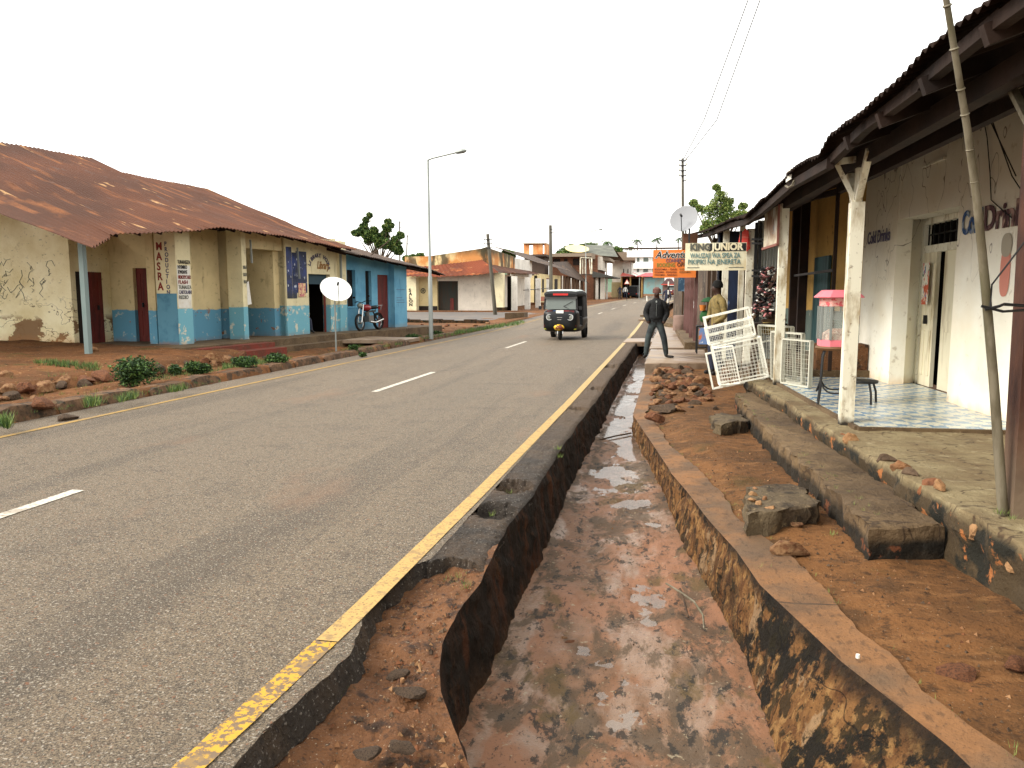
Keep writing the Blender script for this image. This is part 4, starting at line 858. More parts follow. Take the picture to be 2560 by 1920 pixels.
# ---- white three-storey ----
Y9 = 170.
T9 = thing('white_block', 'white three-storey block with rows of square windows at the end of the street', 'building', (X(1640, Y9), Y9, rz(Y9)))
b = MB(); b.box(X(1560, Y9), X(1800, Y9), Y9, Y9 + 14, rz(Y9), Z(635, Y9)); b.box(X(1555, Y9), X(1800, Y9), Y9 - .8, Y9, Z(646, Y9), Z(630, Y9)); b.box(X(1555, Y9), X(1800, Y9), Y9 - .7, Y9, Z(674, Y9), Z(661, Y9)); b.build('wall', M("clean_white_render", col(240, 242, 240, .9), rough=.8), T9)
m_win = M("grey_window_glass", col(120, 132, 122, .6), rough=.2)
for (ya, yb_) in ((647, 657), (672, 682)):
    for xa_, xb_ in ((1572, 1577), (1591, 1597), (1607, 1619), (1630, 1636), (1645, 1657), (1668, 1674), (1683, 1695)):
        b = MB(); b.box(X(xa_, Y9), X(xb_, Y9), Y9 - .05, Y9 + .1, Z(yb_, Y9), Z(ya, Y9)); fo = b.build('window', m_win, T9)
b = MB(); b.box(X(1550, Y9), X(1700, Y9), Y9 - 1, Y9 + 2, Z(626, Y9), Z(623.5, Y9)); b.build('roof_slab', m_wood, T9)
for xx in (1575, 1600, 1625, 1650):
    b = MB(); b.box(X(xx, Y9), X(xx + 1.2, Y9), Y9, Y9 + .3, Z(635, Y9), Z(625, Y9)); b.build('roof_post', m_wood, T9)
Y10 = 150.
T10 = thing('red_roof_kiosk', 'turquoise walled kiosk with a bright red hipped roof at the end of the street', 'kiosk', (X(1630, Y10), Y10, rz(Y10)))
b = MB(); zA, zB = Z(693, Y10), Z(683, Y10); b.add([(X(1588, Y10), Y10 - 1, zA), (X(1668, Y10), Y10 - 1, zA), (X(1668, Y10), Y10 + 7, zA), (X(1588, Y10), Y10 + 7, zA), (X(1612, Y10), Y10 + 3, zB), (X(1628, Y10), Y10 + 3, zB)], [(0, 1, 5, 4), (1, 2, 5), (2, 3, 4, 5), (3, 0, 4), (3, 2, 1, 0)]); b.build('roof', M("bright_red_roof", col(206, 62, 66, .8), rough=.5), T10)
b = MB(); b.box(X(1596, Y10), X(1660, Y10), Y10, Y10 + 6, rz(Y10) - .5, zA - .1); b.build('wall', M("turquoise_wall", col(132, 176, 178, .8), [dict(s=.5, t=(.45, .6), c=col(150, 150, 140, .8))], rough=.8), T10)
T10 = thing('dark_red_hut', 'small dark hut with a red-edged pyramid roof near the far tricycle taxi', 'hut', (X(1670, 140), 140, rz(140)))
b = MB(); zA, zB = Z(711, 140), Z(697, 140); b.add([(X(1654, 140), 139, zA), (X(1688, 140), 139, zA), (X(1688, 140), 145, zA), (X(1654, 140), 145, zA), (X(1666, 140), 142, zB), (X(1678, 140), 142, zB)], [(0, 1, 5, 4), (1, 2, 5), (2, 3, 4, 5), (3, 0, 4), (3, 2, 1, 0)]); b.build('roof', M("dark_maroon_roof", col(70, 36, 34, .7), rough=.8), T10)
b = MB(); b.box(X(1652, 139.8), X(1690, 139.8), 138.8, 139, zA - .2, zA); b.build('red_fascia', m_redroof, T10)
b = MB(); b.box(X(1656, 140), X(1686, 140), 140, 144, rz(140) - .5, zA); b.build('wall', M("grey_rose_wall", col(130, 108, 100, .7), rough=.9), T10)
# ======================= right-hand row: white cold-drinks shop =======================
m_shopwhite = M("grimy_white_wall_painted_shade", col(250, 247, 232, .97), [dict(s=.9, t=(.42, .66), c=col(242, 234, 212, .95)), dict(s=7, t=(.62, .72), c=col(170, 150, 118), m=.5),
    dict(k='z', a=.35, s=(4, 4, 1), t=(.32, .12), c=col(226, 176, 110), m=.7), dict(k='z', a=1.0, s=(.8, .8, 1), t=(1.9, 2.7), c=col(150, 132, 102, .8), m=.5),  # second height layer paints the under-roof dimness into the upper wall
    dict(s=(1.1, 1.1, .8), band=.5, t=(.004, .001), d=3, c=col(70, 54, 40), m=.8, x=dict(k='z', t=(1.3, 1.9)))], rough=.85, bump=[(14, .25, .02), (3, .2, .04)], spec=.2)
m_tile = M("blue_and_white_floor_tiles", col(216, 216, 196, .75), [dict(k='chk', s=(6.6, 6.6, .01), t=(0, 1), c=col(112, 152, 186, .7)), dict(s=14, t=(.5, .6), c=col(226, 222, 200, .8), m=.75), dict(s=30, t=(.5, .6), c=col(110, 146, 176, .7), m=.6),
    dict(s=2, t=(.5, .7), c=col(170, 150, 116), m=.25)], rough=.25, spec=.5)
m_ochre = peel((206, 166, 96), (104, 118, 112), .95, "ochre_wall_grey_dado", wear=.3)
m_whitepost = M("flaking_white_post", col(232, 228, 208, .85), [dict(s=(7, 7, 2), t=(.5, .64), c=col(176, 160, 130)), dict(k='z', a=.15, s=8, t=(.16, .08), c=col(50, 44, 36)), dict(s=18, t=(.6, .68), c=col(120, 100, 76), m=.7)], rough=.8, bump=[((16, 16, 4), .4, .01)])
m_rustpost = M("rust_brown_post", col(84, 48, 34, .38), [dict(s=(10, 10, 3), t=(.42, .62), c=col(116, 70, 48, .4)), dict(k='z', a=.5, s=6, t=(.9, .3), c=col(140, 122, 100), m=.6)], rough=.8, bump=[(30, .4, .01)])
m_bamboo = M("grey_bamboo", col(150, 140, 118, .55), [dict(s=(9, 9, 2), t=(.45, .6), c=col(112, 102, 80, .55)), dict(s=(30, 30, 2), t=(.5, .6), c=col(130, 120, 92, .5), m=.6), dict(s=(3, 3, 1.4), t=(.56, .64), c=col(96, 92, 64, .7), m=.6)], rough=.7)
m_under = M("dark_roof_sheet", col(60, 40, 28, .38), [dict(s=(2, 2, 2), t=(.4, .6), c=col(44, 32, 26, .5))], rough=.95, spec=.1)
B11 = thing('cold_drinks_shop', 'white veranda shop with painted cold drinks lettering, tiled floor and dark overhanging roof', 'shop', tuple(rp(0, 1.5, .3)))
WO, WO2, RO3 = 1.6, 1.52, 1.95
tc1 = rcol(2384, WO); tc0 = rcol(2234, WO2); tr = rcol(2300, RO3); twl = rcol(2153, WO2)
ZR = 3.95
b = MB(); b.wall(rp(-9, WO), rp(tc1, WO), .2, ZR, -.35)
b.wall(rp(tc0, WO2), rp(twl, WO2), .2, ZR, -.2); b.prism([rp(tc0 - .001, WO2), rp(tr, RO3), rp(tr + .25, RO3 + .1), rp(tc0 + .25, WO2 + .1)][::-1], .2, ZR)
zlt = rr(2330, 500, WO).z
b.wall(rp(tc1 + .001, WO + .05), rp(tc0 - .001, WO2 + .03), 2.62, ZR, -.3)
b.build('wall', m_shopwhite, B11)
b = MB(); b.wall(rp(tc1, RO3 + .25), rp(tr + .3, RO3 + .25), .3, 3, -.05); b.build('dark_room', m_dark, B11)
fr_m = MB(); tdw = rcol(2304, RO3); b = MB(); b.wall(rp(tr, RO3 - .03), rp(tr - .10, RO3 - .03), .3, 2.6, .1); b.wall(rp(tc1 + .0, RO3 - .02), rp(tr, RO3 - .02), 2.16, 2.26, -.1); b.wall(rp(tc1 + .0, RO3 - .02), rp(tr, RO3 - .02), 2.55, 2.64, -.1)
fo = b.build('door_frame', m_whitepost, B11)
gr = MB()
gr.bar(rp(tc1, RO3 + .04, 2.41), rp(tr, RO3 + .04, 2.41), .02)
for k in range(11):
    tt = tc1 + (tr - tc1) * (k + .5) / 11; gr.bar(rp(tt, RO3 + .04, 2.26), rp(tt, RO3 + .04, 2.56), .02)
gr.build('window_bars', m_black, fo); gr = MB(); gr.wall(rp(tc1, RO3 + .1), rp(tr, RO3 + .1), 2.26, 2.56, -.02); gr.build('transom_panel', m_dark, fo)
t_l1, t_l2 = rcol(2337, RO3), rcol(2353, RO3)
m_doorw = M("cream_door_paint", col(236, 228, 200, .85), [dict(s=(5, 5, 1), t=(.5, .66), c=col(190, 176, 142))], rough=.6)
d1 = door(B11, rp(tr - .1, RO3), rp(t_l1, RO3), .32, 2.16, m_doorw)
d2 = door(B11, rp(t_l2, RO3 + .02), rp(tc1, RO3 + .02), .32, 2.16, m_doorw)
b = MB()
for i, (mm, c_) in enumerate([]): pass
tn = tr - .12 - (tr - t_l1) * .25
m_stk = M("coloured_sticker", col(230, 226, 210), [dict(s=(9, 9, 7), t=(.5, .55), c=col(200, 90, 60)), dict(s=(11, 11, 9), t=(.58, .62), c=col(60, 110, 170)), dict(s=(8, 8, 12), t=(.6, .64), c=col(60, 120, 80))], rough=.5)
b = MB(); b.wall(rp(tn, RO3 - .07), rp(tn - .22, RO3 - .07), 1.45, 2.02, .006); b.build('sticker', m_stk, d1)
# lettering
def rtext(s, off, x0, y0, x1, hpx, mat, T=B11, bold=.02, shear=.0):
    a = rr(x0, y0, off - .012); c_ = rr(x1, y0 - (x1 - x0) * .19, off - .012); w = (Vector((a.x, a.y)) - Vector((c_.x, c_.y))).length
    d_ = (-RA.x, -RA.y, 0); zt = rr(x0, y0 - hpx, off).z
    return text(T, 'lettering', s, mat, (a.x, a.y, a.z), d_, (0, 0, 1), (zt - a.z) / .72, width=w, bold=bold, shear=shear)
m_blet = M("blue_wall_lettering", col(52, 84, 132, .8), [dict(s=9, t=(.5, .62), c=col(150, 160, 170))], rough=.8)
m_rlet = M("dark_red_wall_lettering", col(84, 56, 60, .8), [dict(s=9, t=(.5, .62), c=col(160, 130, 120))], rough=.8)
cA = rr(2404, 588, WO); 
text(B11, 'lettering', "Cold", m_blet, tuple(rr(2404, 586, WO - .012)), (-RA.x, -RA.y, 0), (0, 0, 1), .36, width=.50, bold=.03)
pz = rr(2404, 586, WO); q_ = rp((Vector((pz.x, pz.y)) - RO).dot(RA) - .58, WO - .012, pz.z)
text(B11, 'lettering', "Drinks", m_rlet, tuple(q_), (-RA.x, -RA.y, 0), (0, 0, 1), .36, width=.98, bold=.03)
text(B11, 'lettering', "Cold Drinks", m_inkblue, tuple(rr(2169, 611, WO2 - .012)), (-RA.x, -RA.y, 0), (0, 0, 1), .26, width=1.02, bold=.012)
# painted tall glass
def blob(T, nm, mat, off, tc_, zc, w, h, sq=.5, out=.006):
    vs_ = []
    for k in range(24):
        a = 6.2832 * k / 24; x_ = math.copysign(abs(math.cos(a)) ** sq, math.cos(a)) * w / 2; z_ = math.copysign(abs(math.sin(a)) ** sq, math.sin(a)) * h / 2
        p_ = rp(tc_ - x_, off - out, zc + z_); vs_.append(tuple(p_))
    m_ = MB(); m_.add(vs_, [tuple(range(24))]); return m_.build(nm, mat, T)
pg = rr(2515, 660, WO); tg = (Vector((pg.x, pg.y)) - RO).dot(RA)
blob(B11, 'painted_glass', M("salmon_paint", col(226, 150, 132)), WO, tg, pg.z - .08, .21, .50, .7)
blob(B11, 'painted_glass', M("grey_beige_paint", col(176, 168, 150)), WO, tg, pg.z + .19, .22, .24, .8, .009)
# plinth
PE = [gz(x, y, .30) for x, y in [(1985, 1012), (2000, 1025), (2094, 1083), (2177, 1132), (2228, 1162), (2342, 1228), (2418, 1273), (2560, 1352)]]
PE = [(p.x, p.y) for p in PE]; dirn = Vector(PE[-1]) - Vector(PE[-3]); PE.append(tuple(Vector(PE[-1]) + dirn * 6))
near = PE[-1]; far0 = rp(4.35, -.32)
PEf = [(far0.x, far0.y)] + PE
b = MB(); inner0, inner1 = rp(4.35, WO + .2), rp(-9, WO + .2)
def jit(a, c_, n):
    out_ = []
    for i in range(n):
        p_ = Vector(a).lerp(Vector(c_), i / n); p_ = p_ + Vector((.03 * nz(p_.x, p_.y, 0, 5), 0)); out_.append((p_.x, p_.y))
    return out_
edge = []
for a_, c_ in zip(PEf, PEf[1:]): edge += jit(a_, c_, max(2, int((Vector(c_) - Vector(a_)).length / .08)))
vs_ = []; nE = len(edge)
for (x, y) in edge:
    rr_in = rp((Vector((x, y)) - RO).dot(RA), WO + .1)
    for k in range(7):                                  # front face down
        z = -.2 + .42 * k / 6; j = .03 * nz(x * 3, y * 3, z * 6, 1) - .015 + (.03 if k < 5 else 0); vs_.append((x + j, y, z))
    for k in range(12):
        u = k / 11; X_ = x + (rr_in.x - x) * u ** 1.3; vs_.append((X_, y + (rr_in.y - y) * u, .285 + .012 * nz(X_, y, 0, 4) * min(1, u * 6) - (.03 * max(0, nz(x, y, 7, 2.4)) if k == 0 else 0)))
W = 19
b.add(vs_, [(j * W + i, (j + 1) * W + i, (j + 1) * W + i + 1, j * W + i + 1) for j in range(nE - 1) for i in range(W - 1)])
m_plat = M("cracked_veranda_cement", col(176, 158, 118, .52), [dict(s=1.2, t=(.42, .62), c=col(140, 116, 82, .5)), dict(s=(1.6, 3, 1), band=.5, t=(.012, .003), d=3, c=col(84, 62, 44, .5), m=.8),
    dict(s=9, t=(.58, .68), c=col(206, 190, 150, .55), m=.6), dict(k='z', a=.08, s=6, t=(.01, -.05), c=col(92, 74, 48, .5)), dict(s=4, t=(.50, .58), c=col(40, 38, 26, .5), x=dict(k='z', t=(-.04, -.08))), dict(s=5.5, t=(.59, .63), c=col(190, 120, 66, .6), x=dict(k='z', t=(-.05, -.09)))], rough=.85, bump=[(40, .5, .02), (7, .7, .05)])
b.build('veranda_floor', m_plat, B11, smooth=30)
b = MB(); tl0, tl1 = -.28, 4.3
b.prism([rp(tl0, .06), rp(tl1, .02), rp(tl1, WO2), rp(tc0, WO2), rp(tr, RO3 - .05), rp(tc1, RO3 - .05), rp(tc1, WO), rp(tl0, WO)][::-1], .27, .322); b.build('tiled_floor', m_tile, B11)
b = MB(); b.bar(rp(tl0, .03, .295), rp(tl1, -.01, .295), .05, .05); b.bar(rp(tl0 - .02, .03, .295), rp(tl0 - .02, WO, .295), .05, .05); b.build('tile_border', m_conc, B11)
# veranda posts
def rpost(t_, w_, ztop, mat, nm='veranda_post', zb_=.28, lean=(0, 0), T=None):
    c_ = rp(t_, 0); m_ = MB(); a_ = w_ / 2
    m_.hexa([(c_.x - a_, c_.y - a_, zb_), (c_.x + a_, c_.y - a_, zb_), (c_.x + a_, c_.y + a_, zb_), (c_.x - a_, c_.y + a_, zb_)],
            [(c_.x - a_ + lean[0], c_.y - a_ + lean[1], ztop), (c_.x + a_ + lean[0], c_.y - a_ + lean[1], ztop), (c_.x + a_ + lean[0], c_.y + a_ + lean[1], ztop), (c_.x - a_ + lean[0], c_.y + a_ + lean[1], ztop)]); return m_.build(nm, mat, T or B11), c_
ZB = 2.86
po, c_ = rpost(0, .125, ZB - .38, m_whitepost)
b = MB()
for (dx, dy, w_) in ((0.02, 0.02, .075), (0, -.40, .06), (.02, .5, .09), (-.22, .05, .045)):
    b.bar((c_.x, c_.y, ZB - .40), (c_.x + dx, c_.y + dy, ZB + .05), w_)
b.build('bracket', m_whitepost, po)
b = MB(); b.bar((c_.x - .3, c_.y - .15, ZB - .02), (c_.x + .12, c_.y + .1, ZB + .06), .06); b.build('bracket', m_whitepost, po)
rpost(rcol(1953), .12, ZB, m_whitepost)
# roof: eave heights measured from the picture
EO = -.45
ev = sorted([((Vector((p.x, p.y)) - RO).dot(RA), p.z) for p in [rr(x, y, EO) for x, y in [(2461, 0), (2364, 81), (2228, 215), (2073, 337), (2048, 385)]]])
ev2 = sorted([((Vector((p.x, p.y)) - RO).dot(RA), p.z) for p in [rr(x, y, EO) for x, y in [(2046, 389), (2000, 405), (1898, 504), (1864, 540), (1817, 551), (1760, 578), (1711, 589)]]])
def edge_fn(tab, ta, tb): return lambda u: rp(ta + (tb - ta) * u, EO, interp(tab, ta + (tb - ta) * u) + .012 * nz(ta + (tb - ta) * u, 0, 0, 3))
tA_, tB_ = -9, ev[-1][0]
up1 = lambda u: rp(tA_ + (tB_ - tA_) * u, 5.0, interp(ev, tA_ + (tB_ - tA_) * u) + 1.95)
sheet(edge_fn(ev, tA_, tB_), up1, 560, 8, .014, .11, sag=.03, jag=.05).build('roof', m_under, B11, smooth=60)
rb = MB()
for off_, dz_ in ((-.32, -.02), (.35, .22), (1.0, .46)):
    for k in range(8):
        ta, tb = tA_ + (tB_ - tA_) * k / 8, tA_ + (tB_ - tA_) * (k + 1) / 8
        rb.bar(rp(ta, off_, interp(ev, ta) + dz_ - .05 + .01 * (k % 2)), rp(tb + .12, off_, interp(ev, tb) + dz_ - .05 + .01 * (k % 2)), .07, .08)
rb.build('purlins', m_darkwood, B11)
rb = MB()
for k in range(16):
    tt = tA_ + .4 + k * .85
    if tt < tB_: rb.bar(rp(tt, -.38, interp(ev, tt) - .13), rp(tt, 4.8, interp(ev, tt) + 1.76), .06, .11)
rb.build('rafters', m_darkwood, B11)
rb = MB(); rb.bar(rp(-8, .02, ZB + .06), rp(3.5, .02, ZB + .0), .11, .14); rb.bar(rp(-8, .75, ZB + .24), rp(3.5, .75, ZB + .2), .09, .12); rb.build('wall_plate', m_darkwood, B11)
rb = MB(); rb.add([tuple(rp(tA_, 5.0, interp(ev, tA_) + 1.95)), tuple(rp(tB_, 5.0, interp(ev, tB_) + 1.95)), tuple(rp(tB_, 10, 3)), tuple(rp(tA_, 10, 3))], [(3, 2, 1, 0)]); rb.build('rear_roof', m_rust, B11)
rb = MB(); rb.bar(gy(2501, 164, 5.6), gy(2575, 310, 5.2), .05, .03); rb.build('brace', m_bamboo, B11)
for i, pts in enumerate([[(2450, 250), (2468, 345), (2475, 430), (2478, 500), (2500, 520), (2530, 545)], [(2480, 300), (2505, 370), (2530, 440), (2556, 480)], [(2400, 130), (2470, 290), (2540, 440)]]):
    b = MB(); b.tube([rr(x, y, WO - .02 - .1 * i) for x, y in pts], .006, 5); b.build('loose_cable', m_black, B11)
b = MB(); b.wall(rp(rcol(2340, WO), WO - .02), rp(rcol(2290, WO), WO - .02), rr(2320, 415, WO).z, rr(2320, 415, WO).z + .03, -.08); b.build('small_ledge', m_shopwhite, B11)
# rust-brown post at the picture's right edge
p_ = gz(2533, 1289, .3); b = MB(); b.hexa([(p_.x, p_.y, .25), (p_.x + .17, p_.y, .25), (p_.x + .17, p_.y + .17, .25), (p_.x, p_.y + .17, .25)], [(p_.x - .03, p_.y + .03, 3.1), (p_.x + .14, p_.y + .03, 3.1), (p_.x + .14, p_.y + .2, 3.1), (p_.x - .03, p_.y + .2, 3.1)])
b.build('veranda_post', m_rustpost, B11)
BP = [gy(2356, -60, 4.35), gy(2395, 180, 4.5), gy(2418, 320, 4.62), gy(2442, 498, 4.72), gy(2462, 700, 4.82), gy(2484, 950, 4.92), gz(2508, 1285, .29)]
BP = [BP[0] + (BP[0] - BP[1]) * 2] + BP
bam = MB(); bam.tube(BP, [.012, .0145, .0165, .019, .0215, .024, .026, .029][:len(BP)], 10)
for i in range(1, len(BP)):
    for w_ in (.3, .75):
        q = BP[i - 1].lerp(BP[i], w_); d_ = (BP[i] - BP[i - 1]).normalized(); bam.tube([q - d_ * .006, q, q + d_ * .006], [.018, .0235, .018], 10)
bo = thing('bamboo_pole', 'long leaning bamboo pole tied with black rope to the rust brown post', 'pole', tuple(BP[-1])); bam.build('pole', m_bamboo, bo, smooth=True)
b = MB(); pc = gy(2480, 765, 4.85)
b.tube([pc + Vector((-.05, -.04, -.02)), pc + Vector((.02, -.05, .0)), pc + Vector((.06, 0, .01)), pc + Vector((.2, .03, .0))], .009, 6); b.tube([pc + Vector((-.07, -.04, 0)), pc + Vector((.04, -.05, -.03)), pc + Vector((.22, .02, -.02))], .008, 6)
b.build('rope', m_black, bo)
b = MB(); b.tube([pc + Vector((-.02, -.03, -.02)), pc + Vector((-.02, -.03, .12)), pc + Vector((.08, .0, .26)), pc + Vector((.17, .04, .38))], .005, 5); b.build('rope', m_black, bo)

# ======================= bench, steps and slab in front =======================
def prism_px(name, pts, z0, z1, mat, label=None, cat=None, rough=.02, parent=None, kind=None):
    pl_xy = [gz(x, y, z1) for x, y in pts]; pl = [(p.x, p.y) for p in pl_xy]
    area = sum(pl[i][0] * pl[(i + 1) % len(pl)][1] - pl[(i + 1) % len(pl)][0] * pl[i][1] for i in range(len(pl)))
    if area < 0: pl.reverse()
    ring = []
    for i in range(len(pl)):
        a_, c_ = Vector(pl[i]), Vector(pl[(i + 1) % len(pl)]); n_ = max(1, int((c_ - a_).length / .06))
        for k in range(n_):
            p_ = a_.lerp(c_, k / n_); ring.append(Vector((p_.x + rough * nz(p_.x, p_.y, 0, 7), p_.y + rough * nz(p_.x, p_.y, 4, 7))))
    cx = sum((p for p in ring), Vector((0, 0))) / len(ring); n = len(ring); vs_ = []
    levels = [(0, z0), (0, z0 + (z1 - z0) * .35), (0, z0 + (z1 - z0) * .7), (0.01, z1 - .012), (.03, z1)]
    for li, (ins, z) in enumerate(levels):
        for p_ in ring:
            d_ = (cx - p_).normalized() * ins; j = rough * .8 * nz(p_.x * 2, p_.y * 2, z * 9 + li, 4)
            vs_.append((p_.x + d_.x + j, p_.y + d_.y, z + (rough * .4 * nz(p_.x, p_.y, 0, 5) if li > 2 else 0)))
    m_ = MB(); m_.add(vs_, [(l * n + i, l * n + (i + 1) % n, (l + 1) * n + (i + 1) % n, (l + 1) * n + i) for l in range(4) for i in range(n)] + [tuple(range(4 * n, 5 * n))])
    o = m_.build(name, mat, parent, smooth=35)
    if label: tag(o, label, cat)
    if kind: o['kind'] = kind
    return o
m_step = M("worn_step_cement", col(142, 122, 92, .42), [dict(s=2, t=(.42, .62), c=col(112, 92, 68, .4)), dict(s=7, t=(.54, .62), c=col(70, 58, 42, .4), m=.8), dict(s=20, t=(.6, .66), c=col(180, 156, 116, .5), m=.7)], rough=.9, bump=[(40, .6, .02), (8, .9, .06)])
m_bench = M("mossy_sided_cement", col(152, 124, 88, .46), [dict(s=1.3, t=(.42, .62), c=col(122, 98, 70, .45)), dict(s=8, t=(.56, .66), c=col(96, 76, 54, .45), m=.6), dict(s=(1.6, 2.5, 1), band=.5, t=(.010, .003), d=3, c=col(70, 52, 38, .5), m=.7),
    dict(k='z', a=.10, s=7, t=(.26, .20), c=col(62, 50, 32, .42)), dict(s=4.5, t=(.5, .6), c=col(34, 30, 20, .45), m=.8, x=dict(k='z', t=(.20, .16))), dict(s=6, t=(.62, .66), c=col(150, 88, 52, .5), m=.9, x=dict(k='z', t=(.18, .14)))], rough=.85, bump=[(40, .5, .02), (8, .8, .05)])
prism_px('cement_bench', [(2180, 1319), (2357, 1312), (2324, 1297), (2240, 1222), (2187, 1180), (2119, 1121), (2000, 1047), (1907, 980), (1837, 982), (1879, 1033), (1938, 1094), (1988, 1142), (2039, 1180), (2100, 1243)], -.16, .12, m_bench,
         'long low brown cement bench with mossy sides below the white shop veranda', 'bench', .045)
STB = prism_px('step_block', [(1862, 1240), (1880, 1218), (1971, 1208), (2008, 1216), (2052, 1263), (1950, 1274), (1885, 1288)], -.16, .035, m_step, 'broken grey step with pebbles showing beside the mossy bench', 'step', .06)
prism_px('step_block', [(1775, 1040), (1810, 1030), (1858, 1035), (1866, 1052), (1800, 1062)], -.16, .02, m_step, 'small worn-down step slab near the rubble heap', 'step', .06)
prism_px('footpath_slab', [(1612, 908), (1768, 907), (1762, 874), (1626, 873)], -.2, .05, m_slab, 'damp pale concrete slab where the man in the black jacket stands', 'slab', .015)
prism_px('footpath_slab', [(1624, 871), (1710, 869), (1700, 822), (1650, 815), (1636, 840)], -.16, .03, m_slab, 'cracked pale path slab behind the standing man', 'slab', .02)
prism_px('bridge_slab', [(1557, 855), (1637, 854), (1634, 845), (1566, 846)], -.12, .03, m_slab, 'narrow concrete slab bridging the drain left of the standing man', 'slab', .01)
b = MB(); a_ = gz(1712, 856, .2); b.prism([(a_.x, a_.y), (a_.x + .78, a_.y), (2.6, a_.y), (2.4, 46), (-.1 + .4, 46), (.2, 34)], -.1, .2); tag(b.build('shop_platform', m_conc), 'brown cement platform in front of the far shops, with the maroon sign posts on it', 'platform')
# rocks
ROCK = []
for k in range(7):
    bm = bmesh.new(); bmesh.ops.create_icosphere(bm, subdivisions=3, radius=1); rk = random.Random(k * 13 + 1); PL = [(Vector((rk.gauss(0, 1), rk.gauss(0, 1), rk.gauss(0, 1))).normalized(), rk.uniform(.5, .78)) for _ in range(11)]
    for v in bm.verts:
        for d_, l_ in PL:
            q_ = v.co.dot(d_) - l_
            if q_ > 0: v.co -= d_ * q_
        v.co *= 1 + .22 * noise.noise(v.co * 1.1 + Vector((k * 7, 0, 0))) + .08 * noise.noise(v.co * 3.4 + Vector((k, 0, 0)))
        v.co.z *= .85; v.co.x *= 1.15; v.co.z = max(v.co.z, -.36)
    me = bpy.data.meshes.new("stone"); bm.to_mesh(me); bm.free(); me.materials.append([m_stone, m_stone2, m_stone3, m_stone, m_stone2, m_stone3, m_stone2][k]); ROCK.append(me)
def rock(p, s_, k, label, group=None, rz_=None, sq=1, nm='stone', mat=None):
    me = ROCK[k % 7]
    o = bpy.data.objects.new(nm, me); COL.objects.link(o); o.location = p; o.rotation_euler = (rnd.uniform(-.3, .3), rnd.uniform(-.3, .3), rnd.uniform(0, 6.28) if rz_ is None else rz_)
    o.scale = (s_, s_ * rnd.uniform(.7, 1), s_ * rnd.uniform(.7, 1) * sq); OFF[o.name] = Vector(p); return tag(o, label, 'stone', group)
r3 = random.Random(11); cnt = 0
while cnt < 205:
    Y_ = r3.uniform(11.6, 17.6); X_ = r3.uniform(-.28, 1.0)
    if X_ > 1.76 - .0578 * (Y_ - 8.15) - .75: continue
    if Y_ < 13 and r3.random() < .45: continue
    s_ = r3.uniform(.035, .115) * (1.15 if Y_ > 13 else .9); z = hr(X_, Y_) + s_ * .2 + (r3.random() ** 2) * .05 * (Y_ > 13.2) - s_ * .15
    rock((X_, Y_, z), s_, r3.randrange(7), 'reddish brown stone in the rubble heap beside the white wire cages', 'stones of the rubble heap'); cnt += 1
def rpx(x, y, w_px, k, label, z=-.08, sq=1.):
    p = gz(x, y, z); s_ = w_px * (p - C0).length / F / 2; return rock((p.x, p.y, hr(p.x, p.y) + s_ * .18), s_, k, label, None, .3, sq)
rpx(1976, 1370, 82, 0, 'large smooth tan stone lying alone on the dirt beside the mossy bench')
rpx(1990, 1312, 30, 3, 'small stone tucked under the broken grey step')
rpx(2398, 1668, 72, 1, 'flat half-buried reddish brick piece on the dirt at lower right', sq=.45)
rpx(2552, 1655, 60, 4, 'dark red stone at the right edge of the picture')
rpx(1662, 1022, 72, 2, 'dark flat slab stone at the near end of the rubble', sq=.6)
rpx(1640, 1045, 46, 1, 'red-brown stone on the drain kerb just before the dark slab stone')
rpx(1700, 1022, 34, 3, 'tan stone just right of the dark slab stone', sq=.8)
rpx(1757, 962, 50, 0, 'pale cream block of stone below the wire cages')
# stones showing in the broken platform edge
for i, (x, y, w_) in enumerate([(2115, 1100, 34), (2235, 1170, 44), (2262, 1185, 40), (2255, 1215, 50), (2300, 1225, 60), (2330, 1215, 30), (2345, 1270, 46), (2425, 1330, 52), (2470, 1365, 30), (2200, 1150, 40), (2090, 1092, 22), (2380, 1380, 40), (2520, 1420, 40)]):
    p = gp(x, y, PE[2], PE[-2]); s_ = w_ * (p - C0).length / F / 2
    o = bpy.data.objects.new('edge_stone', ROCK[[0, 3, 2, 1, 4, 0, 2][i % 7]].copy()); me = o.data
    me.transform(Matrix.LocRotScale(p - OFF[B11.name] + Vector((.05, 0, 0)), Matrix.Rotation(i, 3, 'Z').to_quaternion(), Vector((s_, s_, s_ * 1.3)))); COL.objects.link(o); o.parent = B11; OFF[o.name] = OFF[B11.name]
for i, (x, y, w_) in enumerate([(1884, 1236, 20), (1880, 1250, 20), (1896, 1258, 20), (1925, 1272, 24), (1912, 1246, 14), (1888, 1222, 12)]):
    p = gz(x, y, .035); s_ = w_ * (p - C0).length / F / 2; o = bpy.data.objects.new('pebble', ROCK[[0, 3][i % 2]].copy()); o.data.transform(Matrix.LocRotScale(p - OFF[STB.name], Matrix.Rotation(i, 3, 'Z').to_quaternion(), Vector((s_, s_, s_)))); COL.objects.link(o); o.parent = STB; OFF[o.name] = OFF[STB.name]
